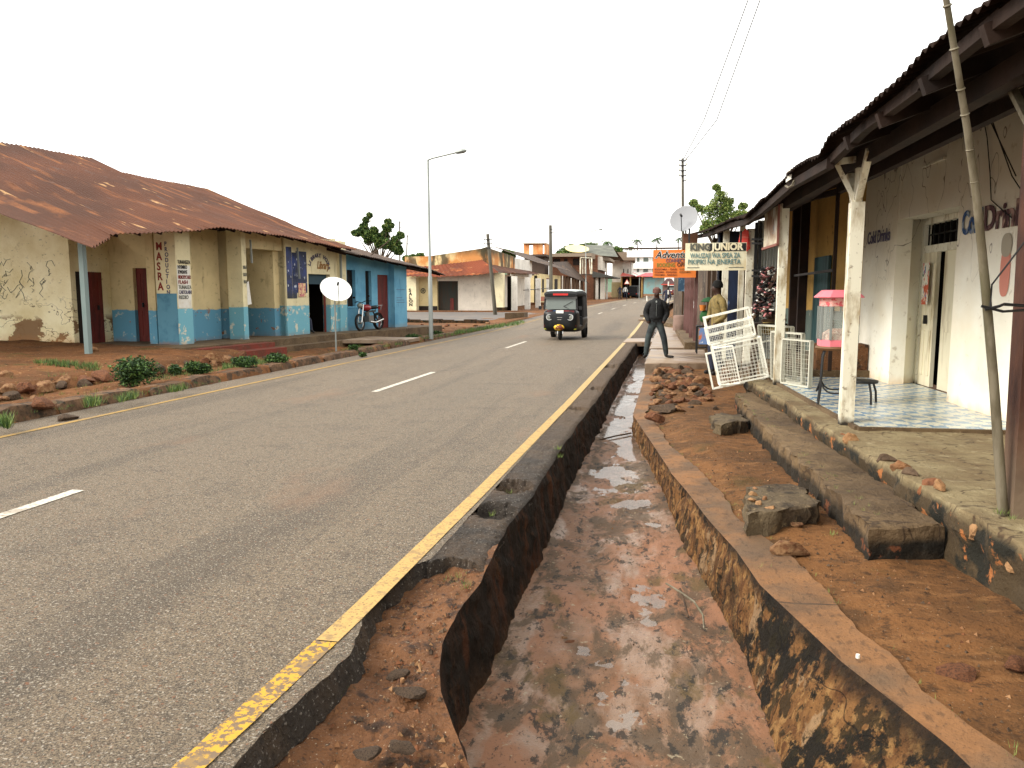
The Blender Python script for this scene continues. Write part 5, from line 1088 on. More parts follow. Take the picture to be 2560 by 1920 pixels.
# small gravel: uncountable
gv = MB(); r4 = random.Random(5)
def peb(x, y, z, s_):
    o_ = [Vector((r4.uniform(-1, 1), r4.uniform(-1, 1), 0)) for _ in range(1)][0]; a = r4.random() * 6.28
    vv = [(x + s_ * math.cos(a + k * 2.094) * r4.uniform(.6, 1.1), y + s_ * math.sin(a + k * 2.094) * r4.uniform(.6, 1.1), z - s_ * .3) for k in range(3)] + [(x + r4.uniform(-.3, .3) * s_, y, z + s_ * .6)]
    gv.add(vv, [(0, 1, 3), (1, 2, 3), (2, 0, 3)], r4.choice([0, 0, 1, 2, 2]))
for i in range(900):
    Y_ = r4.uniform(1.3, 4.3); X_ = xe(Y_) + .05 + r4.random() ** .8 * (xl(Y_) - xe(Y_) - .07)
    u = (X_ - xe(Y_)) / (xl(Y_) - xe(Y_) + 1e-6); z = -.13 + (zl(Y_) + .13) * u + .02
    peb(X_, Y_, z - .012, r4.choice([.005, .006, .008, .01, .014, .02]))
for i in range(500):
    Y_ = r4.uniform(2.4, 9); X_ = r4.uniform(xl(Y_) + .1, xrb(Y_) - .03); peb(X_, Y_, zf(Y_) + flz(X_, Y_, .5) + .0, r4.choice([.005, .007, .01, .014]))
for i in range(900):
    Y_ = r4.uniform(2.6, 14); X_ = r4.uniform(xk(Y_) + .02, 1.55); peb(X_, Y_, hr(X_, Y_) + .003, r4.choice([.005, .007, .01, .016]))
tag(gv.build('gravel', [m_stone, m_stone2, m_stone3], loc=(0, 0, 0)), 'scattered small gravel on the bank, the drain bed and the dirt', kind='stuff')
# lumps of broken asphalt on the bank and in the drain
for i, (x, y, w_, k, z, lab) in enumerate([(1030, 1735, 80, 2, -.12, 'broad lump of broken asphalt with a pale flat top on the dirt bank'), (1010, 1870, 60, 5, -.13, 'dark gritty asphalt lump near the bottom of the bank'), (1000, 1690, 60, 5, -.12, 'dark asphalt lump upper of the two beside the flat-topped one'),
      (920, 1885, 60, 2, -.13, 'low dark asphalt lump at the bottom edge left of the gritty one'), (1425, 1290, 30, 1, -.55, 'orange brick piece lying against the dark wall of the drain'), (1425, 1605, 22, 1, -.55, 'rusty brown lump in the middle of the drain bed'), (1410, 1595, 16, 3, -.55, 'tan pebble beside the rusty lump in the drain')]):
    p = gz(x, y, z); s_ = w_ * (p - C0).length / F / 2; rock((p.x, p.y, p.z + s_ * .1), s_, k, lab, None, .2, .6)
# twigs in the drain
for i, (pts, lab) in enumerate([([(1665, 1465), (1700, 1490), (1735, 1515), (1757, 1545), (1760, 1575)], 'pale bent twig lying across the drain bed'), ([(1700, 1478), (1712, 1520), (1720, 1555)], 'short brown stick under the bent twig in the drain'), ([(1500, 1103), (1540, 1095), (1578, 1088)], 'straight dark stick across the far narrow part of the drain')]):
    b = MB(); b.tube([gz(x, y, -.54 if i < 2 else -.47) + Vector((0, 0, .02 + .012 * math.sin(k))) for k, (x, y) in enumerate(pts)], .007 if i < 2 else .012, 5); tag(b.build('twig', m_bamboo if i == 0 else m_wood), lab, 'twig')
# ======================= ochre shop next door =======================
B12 = thing('ochre_shop', 'ochre and grey veranda shop with a teal door, behind the wire cages', 'shop', tuple(rp(8, 1.5, .3)))
b = MB(); tw = [rcol(x, 1.56) for x in (2153, 2085, 2069, 2036, 1930)]
b.wall(rp(4.75, 1.56), rp(13.5, 1.56), .2, 3.7, -.2); b.build('wall', m_ochre, B12)
b = MB(); b.prism([rp(4.36, .1), rp(4.36, 1.56), rp(14, 1.56), rp(14, .1)], -.1, .42); b.build('plinth', m_conc, B12)
b = MB(); b.prism([rp(4.42, .75), rp(4.42, 1.5), rp(4.8, 1.5), rp(4.8, .75)], .42, .82); b.build('low_wall', m_dirt2, B12)
td1, td2 = rcol(2069, 1.5), rcol(2034, 1.5)
b = MB(); b.wall(rp(td1, 1.54), rp(td2, 1.54), .42, 2.3, .05); b.build('door', M("dark_teal_door", col(50, 78, 80, .7), [dict(s=(5, 5, .7), t=(.4, .6), c=col(74, 110, 112, .7))], rough=.7), B12)
for xp in (1984, 2005): 
    b = MB(); tt = rcol(xp, 1.3); b.bar(rp(tt, 1.3, .42), rp(tt, 1.3, 3.4), .16, .16); b.build('timber_post', m_darkwood, B12)
b = MB(); tt = rcol(2083, .9); b.bar(rp(tt, .9, .42), rp(tt, .9, 3.3), .05, .05); b.build('timber_post', m_darkwood, B12)
for z in (1.95,): b = MB(); b.bar(rp(tt, .9, z), rp(rcol(1984, 1.3), 1.3, z + .02), .04); b.build('rail', m_black, B12)
tq = rcol(1872, 0); rpost(tq, .13, 2.75, m_whitepost, T=B12)
uA, uB = ev2[0][0] - .05, ev2[-1][0]
up2 = lambda u: rp(uA + (uB - uA) * u, 4.5, interp(ev2, uA + (uB - uA) * u) + 1.75 - .5 * max(0, u - .6) / .4)
sheet(edge_fn(ev2, uA, uB), up2, 620, 8, .014, .11, sag=.03, jag=.08).build('roof', m_under, B12, smooth=60)
rb = MB()
for off_, dz_ in ((-.35, -.03), (.3, .18), (1.0, .42)):
    for k in range(10):
        ta, tb = uA + (uB - uA) * k / 10, uA + (uB - uA) * (k + 1) / 10
        rb.bar(rp(ta, off_, interp(ev2, ta) + dz_ - .05), rp(tb, off_, interp(ev2, tb) + dz_ - .05), .07, .09)
rb.build('purlins', m_darkwood, B12)
b = MB(); b.tube([rr(1985, 452, -.4), rr(1982, 462, -.42), rr(1972, 469, -.42), rr(1964, 465, -.42)], .012, 6); b.build('gutter_wire', m_bamboo, B12)
b = MB(); p_ = rr(1958, 452, -.42); b.wall(rp(rcol(1953, -.42), -.42), rp(rcol(1965, -.42), -.42), p_.z - .04, p_.z + .08, .01); b.build('roof_patch', m_paper, B12)
# board hung along the posts
tb0, tb1 = rcol(1952, -.02), rcol(1914, -.02); z_hi, z_lo = rr(1952, 516, -.02).z, rr(1952, 612, -.02).z
sg = thing('hanging_board', 'pale weathered signboard with red frame, hung lengthwise under the eave between two posts', 'signboard', tuple(rp(tb0, -.02, z_lo)))
b = MB(); b.wall(rp(tb0, -.08), rp(tb1, -.08), z_lo, z_hi, -.03); b.build('panel', M("weathered_board", col(206, 196, 172), [dict(s=2, t=(.45, .6), c=col(150, 120, 96)), dict(s=(4, 4, 1.5), t=(.55, .62), c=col(226, 228, 222)), dict(s=4, t=(.64, .68), c=col(110, 140, 160), m=.6)], rough=.7), sg)
b = MB(); b.bar(rp(tb0, -.09, z_lo), rp(tb1, -.09, z_lo), .035); b.bar(rp(tb0, -.09, z_lo), rp(tb0, -.09, z_hi), .03); b.build('frame', M('dusty_red_frame', col(150, 96, 84, .7)), sg)
# red cloth on the post
p_ = rp(tq, -.1, 0); rc_s = thing('red_pennant', 'bright red plastic pennant wrapped round the top of the post beside the white signboard', 'pennant', (p_.x, p_.y, 2.2))
b = MB(); z1, z0_ = gy(1880, 572, p_.y).z, gy(1880, 625, p_.y).z
b.add([(p_.x - .14, p_.y - .1, z0_), (p_.x + .03, p_.y - .13, z0_ - .03), (p_.x + .09, p_.y - .1, z0_ + .02), (p_.x + .05, p_.y - .1, z1 - .05), (p_.x + .0, p_.y - .1, z1), (p_.x - .10, p_.y - .1, z1 - .1)], [(0, 1, 2, 3, 4, 5)]); n0 = len(b.v); b.add([v + Vector((0, .012, 0)) for v in b.v], [(5, 4, 3, 2, 1, 0)])
b.build('cloth', M("red_plastic", col(232, 78, 70), [dict(s=(1, 1, 9), t=(.55, .6), c=col(240, 150, 130), m=.6)], rough=.5), rc_s)
# KING JUNIOR board, facing the camera
Yk = 13.9; kx = lambda x: gy(x, 640, Yk).x; kz = lambda y: gy(1790, y, Yk).z
sg = thing('spares_signboard', 'cream signboard reading KING JUNIOR, sticking out from the roof edge towards the drain', 'signboard', (kx(1790), Yk, kz(676)))
x0, x1, z0_, z1 = kx(1713), kx(1866), kz(676), kz(607); zm = kz(628)
m_kj = M("cream_sign_enamel", col(232, 226, 196), [dict(s=3, t=(.45, .65), c=col(214, 198, 158)), dict(s=9, t=(.6, .7), c=col(196, 176, 138), m=.5)], rough=.5)
b = MB(); b.box(x0, x1, Yk, Yk + .03, z0_, z1); b.build('panel', m_kj, sg)
b = MB(); b.box(kx(1772), x1 - .01, Yk - .006, Yk - .001, zm, z1 - .01); b.build('dark_band', m_ink, sg)
W_ = x1 - x0; hh = z1 - z0_
text(sg, 'lettering', "KING", M("grey_brown_paint", col(92, 92, 84)), (x0 + W_ * .08, Yk - .008, zm + .02), (1, 0, 0), (0, 0, 1), (z1 - zm) * 1.12, width=W_ * .33, bold=.05)
text(sg, 'lettering', "JUNIOR", m_kj, (x0 + W_ * .42, Yk - .010, zm + .02), (1, 0, 0), (0, 0, 1), (z1 - zm) * 1.12, width=W_ * .53, bold=.05)
text(sg, 'lettering', "WAUZAJI WA SPEA ZA", M("green_grey_paint", col(104, 136, 136)), (x0 + W_ * .08, Yk - .006, z0_ + hh * .46), (1, 0, 0), (0, 0, 1), hh * .25, width=W_ * .82, bold=.012)
text(sg, 'lettering', "PIKIPIKI NA JENERETA", M("green_grey_paint", col(96, 128, 128)), (x0 + W_ * .05, Yk - .006, z0_ + hh * .23), (1, 0, 0), (0, 0, 1), hh * .25, width=W_ * .86, bold=.012)
for xx, ww in ((.04, .2), (.72, .24)): b = MB(); b.box(x0 + W_ * xx, x0 + W_ * (xx + ww), Yk - .004, Yk - .001, z0_ + hh * .09, z0_ + hh * .12); b.build('small_print', m_fadeblk, sg)
b = MB(); b.bar((x0 + .06, Yk + .02, z1), (x0 + .06, Yk + .02, z1 + .25), .03); b.bar((x1 - .1, Yk + .02, z1), (x1 - .1, Yk + .02, z1 + .2), .03); b.build('hanger', m_black, sg)
# Adventure board on maroon posts
Ya = 23.2; kx = lambda x: gy(x, 640, Ya).x; kz = lambda y: gy(1690, y, Ya).z
sg = thing('travel_signboard', 'orange booking-office signboard reading Adventure, half hidden behind the cream one', 'signboard', (kx(1690), Ya, .2))
m_oran = M("orange_sign_paint", col(240, 134, 56), [dict(s=2, t=(.45, .65), c=col(228, 120, 52))], rough=.5)
x0, x1, z0_, z1 = kx(1633), kx(1741), kz(694), kz(624); b = MB(); b.box(x0, x1, Ya, Ya + .03, z0_, z1); b.build('panel', m_oran, sg)
W_ = x1 - x0; hh = z1 - z0_
text(sg, 'lettering', "Adventure", m_paper, (x0 + W_ * .035, Ya - .004, z0_ + hh * .71), (1, 0, 0), (0, 0, 1), hh * .34, width=W_ * .96, bold=.06, shear=.25)
text(sg, 'lettering', "Adventure", m_ink, (x0 + W_ * .045, Ya - .008, z0_ + hh * .71), (1, 0, 0), (0, 0, 1), hh * .33, width=W_ * .94, bold=.015, shear=.25)
text(sg, 'lettering', "CONNECTION", m_inkblue, (x0 + W_ * .3, Ya - .006, z0_ + hh * .55), (1, 0, 0), (0, 0, 1), hh * .17, width=W_ * .6, bold=.02)
text(sg, 'lettering', "BOOKING", M("olive_paint", col(140, 132, 60)), (x0 + W_ * .09, Ya - .006, z0_ + hh * .385), (1, 0, 0), (0, 0, 1), hh * .2, width=W_ * .42, bold=.025)
text(sg, 'lettering', "OFFICE", M("dark_brown_paint", col(84, 60, 44)), (x0 + W_ * .56, Ya - .006, z0_ + hh * .40), (1, 0, 0), (0, 0, 1), hh * .19, width=W_ * .36, bold=.025)
for i, (a_, c_) in enumerate([("KIGOMA - DAR", "KIGOMA"), ("KIGOMA - BWANGA", "KIGOMA"), ("KIGOMA - KASULU", "")]):
    text(sg, 'lettering', a_, M("brown_red_paint", col(150, 80, 50)), (x0 + W_ * .04, Ya - .006, z0_ + hh * (.27 - .1 * i)), (1, 0, 0), (0, 0, 1), hh * .09, width=W_ * .52, bold=.015)
    if c_: text(sg, 'lettering', c_, m_inkbrown, (x0 + W_ * .62, Ya - .006, z0_ + hh * (.27 - .1 * i)), (1, 0, 0), (0, 0, 1), hh * .09, width=W_ * .26, bold=.015)
m_maroon = M("dull_maroon_pipe", col(132, 96, 92, .75), [dict(s=(6, 6, 2), t=(.42, .62), c=col(106, 74, 68, .75))], rough=.6)
for (xp, Yp) in ((1740, 23.3),):
    b = MB(); q = gy(xp, 733, Yp); b.box(q.x - .05, q.x + .05, Yp + .03, Yp + .13, .19, z1); b.build('post', m_maroon, sg)
for i, (xp, Yp, zt_) in enumerate([(1730, 25.2, 2.9), (1721, 28, 3.0), (1715, 30, 3.0)]):
    b = MB(); q = gy(xp, 733, Yp); b.box(q.x - .06, q.x + .06, Yp, Yp + .12, .19, zt_)
    tag(b.build('maroon_post', m_maroon), ['maroon veranda post nearest behind the orange signboard', 'middle one of the three maroon veranda posts behind the orange signboard', 'farthest of the three maroon veranda posts behind the orange signboard'][i], 'post', 'maroon posts on the far platform')
# small blue board
q = gy(1707, 733, 36); sg = thing('blue_board', 'small dark blue notice board on a pole beyond the maroon posts', 'signboard', (q.x, 36, rz(36)))
b = MB(); b.box(gy(1695, 733, 36).x, gy(1721, 733, 36).x, 36, 36.04, gy(1700, 728, 36).z, gy(1700, 693, 36).z); b.build('panel', M("navy_board", col(42, 72, 96), [dict(s=5, t=(.55, .6), c=col(120, 150, 170), m=.5)], rough=.5), sg)
b = MB(); b.tube([(q.x, 36.06, rz(36)), (q.x, 36.06, gy(1700, 700, 36).z)], .04, 8); b.build('pole', m_wood, sg)
# far shops block on the right
B13 = thing('spares_shop', 'dim shop front with corrugated sheets and blue shutter behind the cream signboard', 'shop', (1.9, 22, .2))
b = MB(); b.prism([rp(13.4, .75), rp(13.4, 3), rp(40, 3), rp(40, .75)], .0, 3.1); b.build('wall', M("grimy_brown_front", col(112, 92, 74, .6), [dict(s=(2, 2, 1), t=(.42, .6), c=col(70, 56, 46, .6)), dict(s=(4, 4, 3), t=(.6, .66), c=col(150, 140, 120, .7))], rough=.9), B13)
m_corr = M("white_grey_corrugated", col(200, 204, 200), [dict(s=(1, 1, 2), t=(.45, .65), c=col(168, 170, 164))], rough=.5)
q0, q1 = gy(1888, 733, 14.6), gy(1957, 733, 14.6); b = MB(); b.grid(lambda u, v: (q0.x + (q1.x - q0.x) * u, 14.6 + .02 * math.sin(u * 60), .3 + 2.6 * v), 90, 1); n0 = list(b.v); b.add([v + Vector((0, .02, 0)) for v in n0], [tuple(reversed(f)) for f in b.f]); b.build('sheet_wall', m_corr, B13, smooth='full')
q0, q1 = gy(1792, 733, 17), gy(1852, 733, 17); b = MB(); b.box(q0.x, q1.x, 17, 17.08, .2, 2.9); b.build('blue_shutter', M("navy_shutter", col(36, 52, 84, .7), [dict(s=(3, 3, 1), t=(.4, .6), c=col(28, 32, 48, .6)), dict(s=(9, 9, 2), t=(.62, .66), c=col(90, 110, 150, .7))], rough=.6), B13)
for xp, Yp, w_ in ((1852, 15.5, .10), (1812, 16.5, .12), (1800, 17, .06), (1784, 19, .09), (1772, 21, .08)):
    q = gy(xp, 733, Yp); b = MB(); b.box(q.x - w_ / 2, q.x + w_ / 2, Yp, Yp + w_, .1, 2.9); b.build('post', m_whitepost if xp > 1805 else m_wood, B13)
q = gy(1862, 733, 15); b = MB(); b.box(q.x, q.x + .16, 15, 15.03, .2, 2.6); b.build('bottle_strip', M("grey_sheet_with_bottles", col(170, 172, 168), [dict(s=(6, 6, 12), t=(.5, .6), c=col(210, 190, 180)), dict(s=(9, 9, 20), t=(.6, .66), c=col(120, 60, 60))], rough=.5), B13)
for xp in (1893, 1882):
    q = gy(xp, 733, 14.4); b = MB(); b.box(q.x, q.x + .05, 14.4, 14.45, .2, 2.85); b.build('pipe_post', m_black, B13)
for yp in (598, 608, 676, 690):
    q0, q1 = gy(1880, yp, 14.35), gy(1920, yp + 1, 14.2); b = MB(); b.bar(q0, q1, .035); b.build('rail', m_black, B13)
# hanging bundle of sandals
hb = thing('sandal_bundle', 'big slanting bundle of dark sandals and bags hanging between the wire cages and the post', 'goods bundle', tuple(gy(1925, 800, 12.9)))
cen = [gy(1932, 672, 12.9), gy(1925, 715, 12.8), gy(1912, 750, 12.75), gy(1903, 785, 12.7)]
r5 = random.Random(4); mbs = [MB() for _ in range(4)]
for k in range(420):
    u = r5.random() * 2.999; i = int(u); c_ = cen[i].lerp(cen[i + 1], u - i); w_ = .17 - .04 * u / 3
    p_ = c_ + Vector((r5.uniform(-w_, w_), r5.uniform(-.10, .10), r5.uniform(-.05, .05)))
    mb_ = mbs[r5.choice([0, 0, 0, 1, 1, 2, 3])]; d_ = Vector((r5.uniform(-1, 1), r5.uniform(-1, 1), r5.uniform(-.6, .6))).normalized()
    mb_.bar(p_ - d_ * .035, p_ + d_ * .035, .035, .018)
for mb_, (nm, mt) in zip(mbs, [('dark_straps', m_black), ('brown_straps', M("dark_brown_leather", col(78, 44, 36, .6), rough=.35)), ('pink_straps', M("dusty_pink_rubber", col(186, 120, 120), rough=.5)), ('white_straps', m_paper)]): mb_.build(nm, mt, hb)['kind'] = 'stuff'
b = MB(); b.bar(gy(1962, 650, 12.7), gy(1880, 800, 12.9), .06); b.bar(gy(1905, 802, 12.7), gy(1965, 800, 12.8), .05); b.ball(gy(1940, 790, 12.9), .16, .16, .09); b.build('rack', m_wood, hb)
b = MB(); b.ball(gy(1935, 820, 13.1), .24, .2, .13, 12, 8); tag(b.build('sack', M("olive_sack", col(150, 128, 66), [dict(s=9, t=(.45, .6), c=col(104, 86, 44))], rough=.9), smooth=True), 'olive sack lying behind the hanging sandal bundle', 'sack')
# stool with wooden leg seen below
tbm = thing('wooden_table', 'rough dark wooden table behind the white wire cages', 'table', tuple(gy(1925, 880, 12.9)))
b = MB(); c_ = gy(1925, 808, 13.0); b.box(c_.x - .28, c_.x + .25, 12.9, 13.4, c_.z - .05, c_.z); b.build('table_top', m_darkwood, tbm)
for dx, dy in ((-.22, 12.95), (.18, 12.95), (-.22, 13.3), (.18, 13.3)):
    b = MB(); b.bar((c_.x + dx, dy, c_.z - .05), (c_.x + dx, dy, .05), .07); b.build('leg', m_wood, tbm)
# ======================= wire cages =======================
m_cagew = M("white_enamelled_wire", col(244, 244, 232, .9), [dict(s=(9, 9, 9), t=(.58, .66), c=col(200, 188, 160))], rough=.45)
def cage(name, label, w, d, h, org, tilt, yaw, mat=m_cagew, grid=.05, door_open=False, cat='wire cage', group=None, shelf=True, mesh_faces='fblr'):
    T = thing(name, label, cat, (0, 0, 0), group)
    f = MB(); t_ = .022
    P_ = [(x, y, z) for x in (0, w) for y in (0, d) for z in (0, h)]
    def br(a, c_): f.bar(a, c_, t_)
    for y in (0, d):
        for z in (0, h): br((0, y, z), (w, y, z))
        for x in (0, w): br((x, y, 0), (x, y, h))
    for x in (0, w):
        for z in (0, h): br((x, 0, z), (x, d, z))
    f.build('frame', mat, T)
    def mesh(nm, o_, u, v, nu, nv):
        m_ = MB(); o_, u, v = Vector(o_), Vector(u), Vector(v)
        for i in range(1, nu): m_.bar(o_ + u * i / nu, o_ + u * i / nu + v, .0035)
        for i in range(1, nv): m_.bar(o_ + v * i / nv, o_ + v * i / nv + u, .0035)
        return m_.build(nm, mat, T)
    nw, nh, nd = int(w / grid), int(h / grid), int(d / grid)
    if 'f' in mesh_faces: mesh('wire_mesh', (0, 0, 0), (w, 0, 0), (0, 0, h), nw, nh)
    if 'b' in mesh_faces: mesh('wire_mesh', (0, d, 0), (w, 0, 0), (0, 0, h), nw, nh)
    if 'l' in mesh_faces: mesh('wire_mesh', (0, 0, 0), (0, d, 0), (0, 0, h), nd, nh)
    if 'r' in mesh_faces: mesh('wire_mesh', (w, 0, 0), (0, d, 0), (0, 0, h), nd, nh)
    if 's' in mesh_faces: mesh('shelf', (0, 0, h * .5), (w, 0, 0), (0, d, 0), nw, nd)
    if 'c' in mesh_faces: mesh('wire_mesh', (0, 0, 0), (w, 0, 0), (0, d, 0), nw, nd)
    if door_open:
        a_ = R(38); u = Vector((math.cos(a_) * w * .48, -math.sin(a_) * w * .48, 0)); m_ = MB(); o_ = Vector((0, -.01, .02)); v = Vector((0, 0, h - .04))
        for s0, s1 in ((o_, o_ + u), (o_ + v, o_ + u + v), (o_, o_ + v), (o_ + u, o_ + u + v)): m_.bar(s0, s1, .018)
        for i in range(1, 7): m_.bar(o_ + u * i / 7, o_ + u * i / 7 + v, .005)
        for i in range(1, 11): m_.bar(o_ + v * i / 11, o_ + v * i / 11 + u, .005)
        m_.build('door', mat, T)
    T.location = org; T.rotation_euler = (0, tilt, yaw); return T
g_ = 'white wire cages leaning on the bench'
sc = 11.9 / 1920
o1 = gy(1802, 965, 11.9); cage('wire_cage', 'lower front white wire cage with its door hanging open, tilted over the bench end', .70, .36, .60, tuple(o1), R(-13), R(2), door_open=True, group=g_)
o2 = gy(1775, 862, 12.05); cage('wire_cage', 'upper white wire cage with an empty open top frame, resting on the lower one', .68, .34, .25, tuple(o2), R(-14), R(2), mesh_faces='fbs', group=g_)
o3 = gy(1765, 837, 12.1); cage('wire_cage', 'topmost open white frame of the leaning cage stack', .66, .30, .28, tuple(gy(1772, 840, 12.1)), R(-14), R(2), mesh_faces='', group=g_)
o3 = gy(1783, 972, 12.35); cage('wire_cage', 'wide white frame standing behind the lower front cage', 1.10, .05, .56, tuple(o3), R(-13), R(3), mesh_faces='', group=g_)
m_cageg = M("greyish_wire_frame", col(200, 198, 182, .8), rough=.6)
g2 = 'grey-white wire frames on the veranda edge'
for i, (xp, yp, Yp, ln) in enumerate([(1985, 925, 11.7, .6), (2006, 925, 11.3, .5), (2022, 945, 10.9, .4)]):
    q = gy(xp, yp, Yp); cage('display_rack', ['left one of the three greyish wire racks behind the middle white post', 'middle one of the three greyish wire racks behind the middle white post', 'right one of the three greyish wire racks, nearest the popcorn machine'][i], .04, ln + .2, .78 - .08 * i, (q.x, q.y, .34), R(-6 + 3 * i), R(28), mat=m_cageg, mesh_faces='l', grid=.06, cat='display rack', group=g2)
# ======================= popcorn machine on its stool =======================
pc = Vector((gy(2094, 800, 9.5).x, 9.5, 0)); ztop = gy(2095, 866, 9.4).z
pm = thing('popcorn_machine', 'pink-topped glass popcorn machine standing on the black stool', 'popcorn machine', (pc.x, pc.y, ztop))
m_pink = M("pink_enamel", col(238, 128, 140), rough=.35); m_pglass = M("dusty_glass", col(208, 216, 208), rough=.08, spec=.6, alpha=.28); m_pan = M("popcorn_pile", col(206, 160, 140), [dict(s=30, t=(.45, .6), c=col(236, 214, 190)), dict(s=22, t=(.58, .64), c=col(150, 90, 80))], rough=.8, bump=[(30, 1, .03)])
hw = .195
def oct_(r_, z, k=.55): return [(pc.x + sx * a_, pc.y + sy * b_, z) for sx, sy, a_, b_ in [(-1, -1, r_, r_ * k), (-1, -1, r_ * k, r_), (1, -1, r_ * k, r_), (1, -1, r_, r_ * k), (1, 1, r_, r_ * k), (1, 1, r_ * k, r_), (-1, 1, r_ * k, r_), (-1, 1, r_, r_ * k)]]
def octp(T, nm, mat, levels):
    m_ = MB(); vs_ = []
    for r_, z in levels: vs_ += oct_(r_, z)
    m_.add(vs_, [(l * 8 + i, l * 8 + (i + 1) % 8, (l + 1) * 8 + (i + 1) % 8, (l + 1) * 8 + i) for l in range(len(levels) - 1) for i in range(8)] + [tuple(reversed(range(8))), tuple(range(8 * (len(levels) - 1), 8 * len(levels)))]); return m_.build(nm, mat, T)
zt = ztop
octp(pm, 'base', m_pink, [(hw, zt), (hw, zt + .075)]); octp(pm, 'roof', m_pink, [(hw + .05, zt + .555), (hw + .055, zt + .565), (hw - .02, zt + .64), (hw - .04, zt + .645)])
octp(pm, 'header', M("pink_printed_header", col(232, 170, 160), [dict(s=24, t=(.5, .58), c=col(210, 80, 90)), dict(s=17, t=(.6, .66), c=col(90, 70, 66))], rough=.5), [(hw - .005, zt + .46), (hw - .005, zt + .555)])
octp(pm, 'glass', m_pglass, [(hw - .008, zt + .075), (hw - .008, zt + .46)])
octp(pm, 'popcorn', m_pan, [(hw - .03, zt + .076), (hw - .04, zt + .14), (.07, zt + .20)])
for i, (x, y, z) in enumerate(oct_(hw - .002, 0)):
    m_ = MB(); m_.box(x - .012, x + .012, y - .012, y + .012, zt + .075, zt + .46); m_.build('frame_bar', m_steel, pm)
m_ = MB(); m_.lathe([(.001, zt + .30), (.08, zt + .30), (.09, zt + .40), (.001, zt + .40)], (pc.x + .03, pc.y, 0), n=14); m_.bar((pc.x + .03, pc.y, zt + .4), (pc.x + .03, pc.y, zt + .47), .02); m_.build('kettle', m_steel, pm, smooth=True)
stl = thing('metal_stool', 'black tubular metal stool carrying the popcorn machine on the tiled floor', 'stool', (pc.x, pc.y, .322))
m_ = MB(); m_.lathe([(.001, zt - .045), (.22, zt - .045), (.235, zt - .022), (.22, zt - .001), (.001, zt - .001)], (pc.x, pc.y, 0), n=24); m_.build('seat', M("brown_stool_seat", col(120, 84, 50, .7), rough=.6), stl, smooth=True)
for k in range(4):
    a = R(35 + 90 * k); d_ = Vector((math.cos(a), math.sin(a), 0)); m_ = MB()
    m_.tube([Vector((pc.x, pc.y, zt - .05)) + d_ * .17, Vector((pc.x, pc.y, zt - .12)) + d_ * .20, Vector((pc.x, pc.y, .5)) + d_ * .215, Vector((pc.x, pc.y, .322)) + d_ * .24], .014, 8); m_.build('leg', m_black, stl, smooth=True)
for k in range(4):
    a0_ = R(35 + 90 * k); m_ = MB(); pts = []
    for j in range(9): a = a0_ + R(90) * j / 8; pts.append(Vector((pc.x, pc.y, .46 + .10 * abs(j - 4) / 4 * 0 + (.12 * (abs(j - 4) / 4) ** 3))) + Vector((math.cos(a), math.sin(a), 0)) * (.215 - .02 * math.sin(j / 8 * 3.14)))
    m_.tube(pts, .010, 6); m_.build('foot_rest', m_black, stl, smooth=True)
c2 = pc + Vector((.33, .12, 0)); ch = thing('metal_chair', 'second black tubular stool half hidden beside the first one at the white wall', 'stool', (c2.x, c2.y, .322))
m_ = MB(); m_.lathe([(.001, .56), (.17, .56), (.175, .575), (.17, .59), (.001, .59)], (c2.x, c2.y, 0), n=20); m_.build('seat', m_black, ch, smooth=True)
for k in range(4):
    a = R(20 + 90 * k); d_ = Vector((math.cos(a), math.sin(a), 0)); m_ = MB(); m_.tube([Vector((c2.x, c2.y, .56)) + d_ * .14, Vector((c2.x, c2.y, .45)) + d_ * .18, Vector((c2.x, c2.y, .322)) + d_ * .19], .013, 8); m_.build('leg', m_black, ch, smooth=True)
# ======================= satellite dishes =======================
def dish(name, label, c_, r_, nrm, pole_to, mat=m_dish, lnb=True, seg=28):
    T = thing(name, label, 'satellite dish', tuple(pole_to)); nrm = Vector(nrm).normalized()
    m_ = MB(); prof = [(r_ * i / 8, r_ * .16 * (i / 8) ** 2) for i in range(9)] + [(r_ * 1.01, r_ * .155)] + [(r_ * i / 8, r_ * .16 * (i / 8) ** 2 - .012) for i in range(8, -1, -1)]
    m_.lathe(prof, c_, nrm, seg); m_.build('reflector', mat, T, smooth=True)
    m_ = MB(); c_ = Vector(c_); m_.tube([c_ - nrm * .02, c_ - nrm * .14 + Vector((0, 0, -.05)), Vector((c_.x - nrm.x * .14, c_.y - nrm.y * .14, pole_to[2]))], .022, 8); m_.build('mast', m_steel, T)
    if lnb:
        dn = (Vector((0, 0, -1)) - nrm * nrm.dot(Vector((0, 0, -1)))).normalized(); foc = c_ + nrm * r_ * .75 + dn * r_ * .1
        m_ = MB(); arm = m_.tube([c_ + dn * r_ + nrm * r_ * .16, foc], .010, 6); ao = m_.build('feed_arm', m_black, T)
        m_ = MB(); m_.tube([foc - nrm * .04, foc + nrm * .05], .028, 8); m_.build('receiver', m_black, ao)
    return T
dc = gy(839, 726, 18.6); pb = gz(841, 889, 0.0)
dish('satellite_dish', 'white oval satellite dish on a thin pole in front of the cream building doorway', dc, .40, (.50, -.62, .68), (dc.x, dc.y + .1, .0))
dc2 = gy(1711, 549, 19.5); dish('satellite_dish', 'grey-white satellite dish on the roof end above the cream signboard', dc2, .345, (-.30, -.86, .42), (dc2.x + .05, dc2.y + .1, 2.75), mat=M("grey_white_dish", col(190, 192, 196, .5), rough=.8, spec=.1))
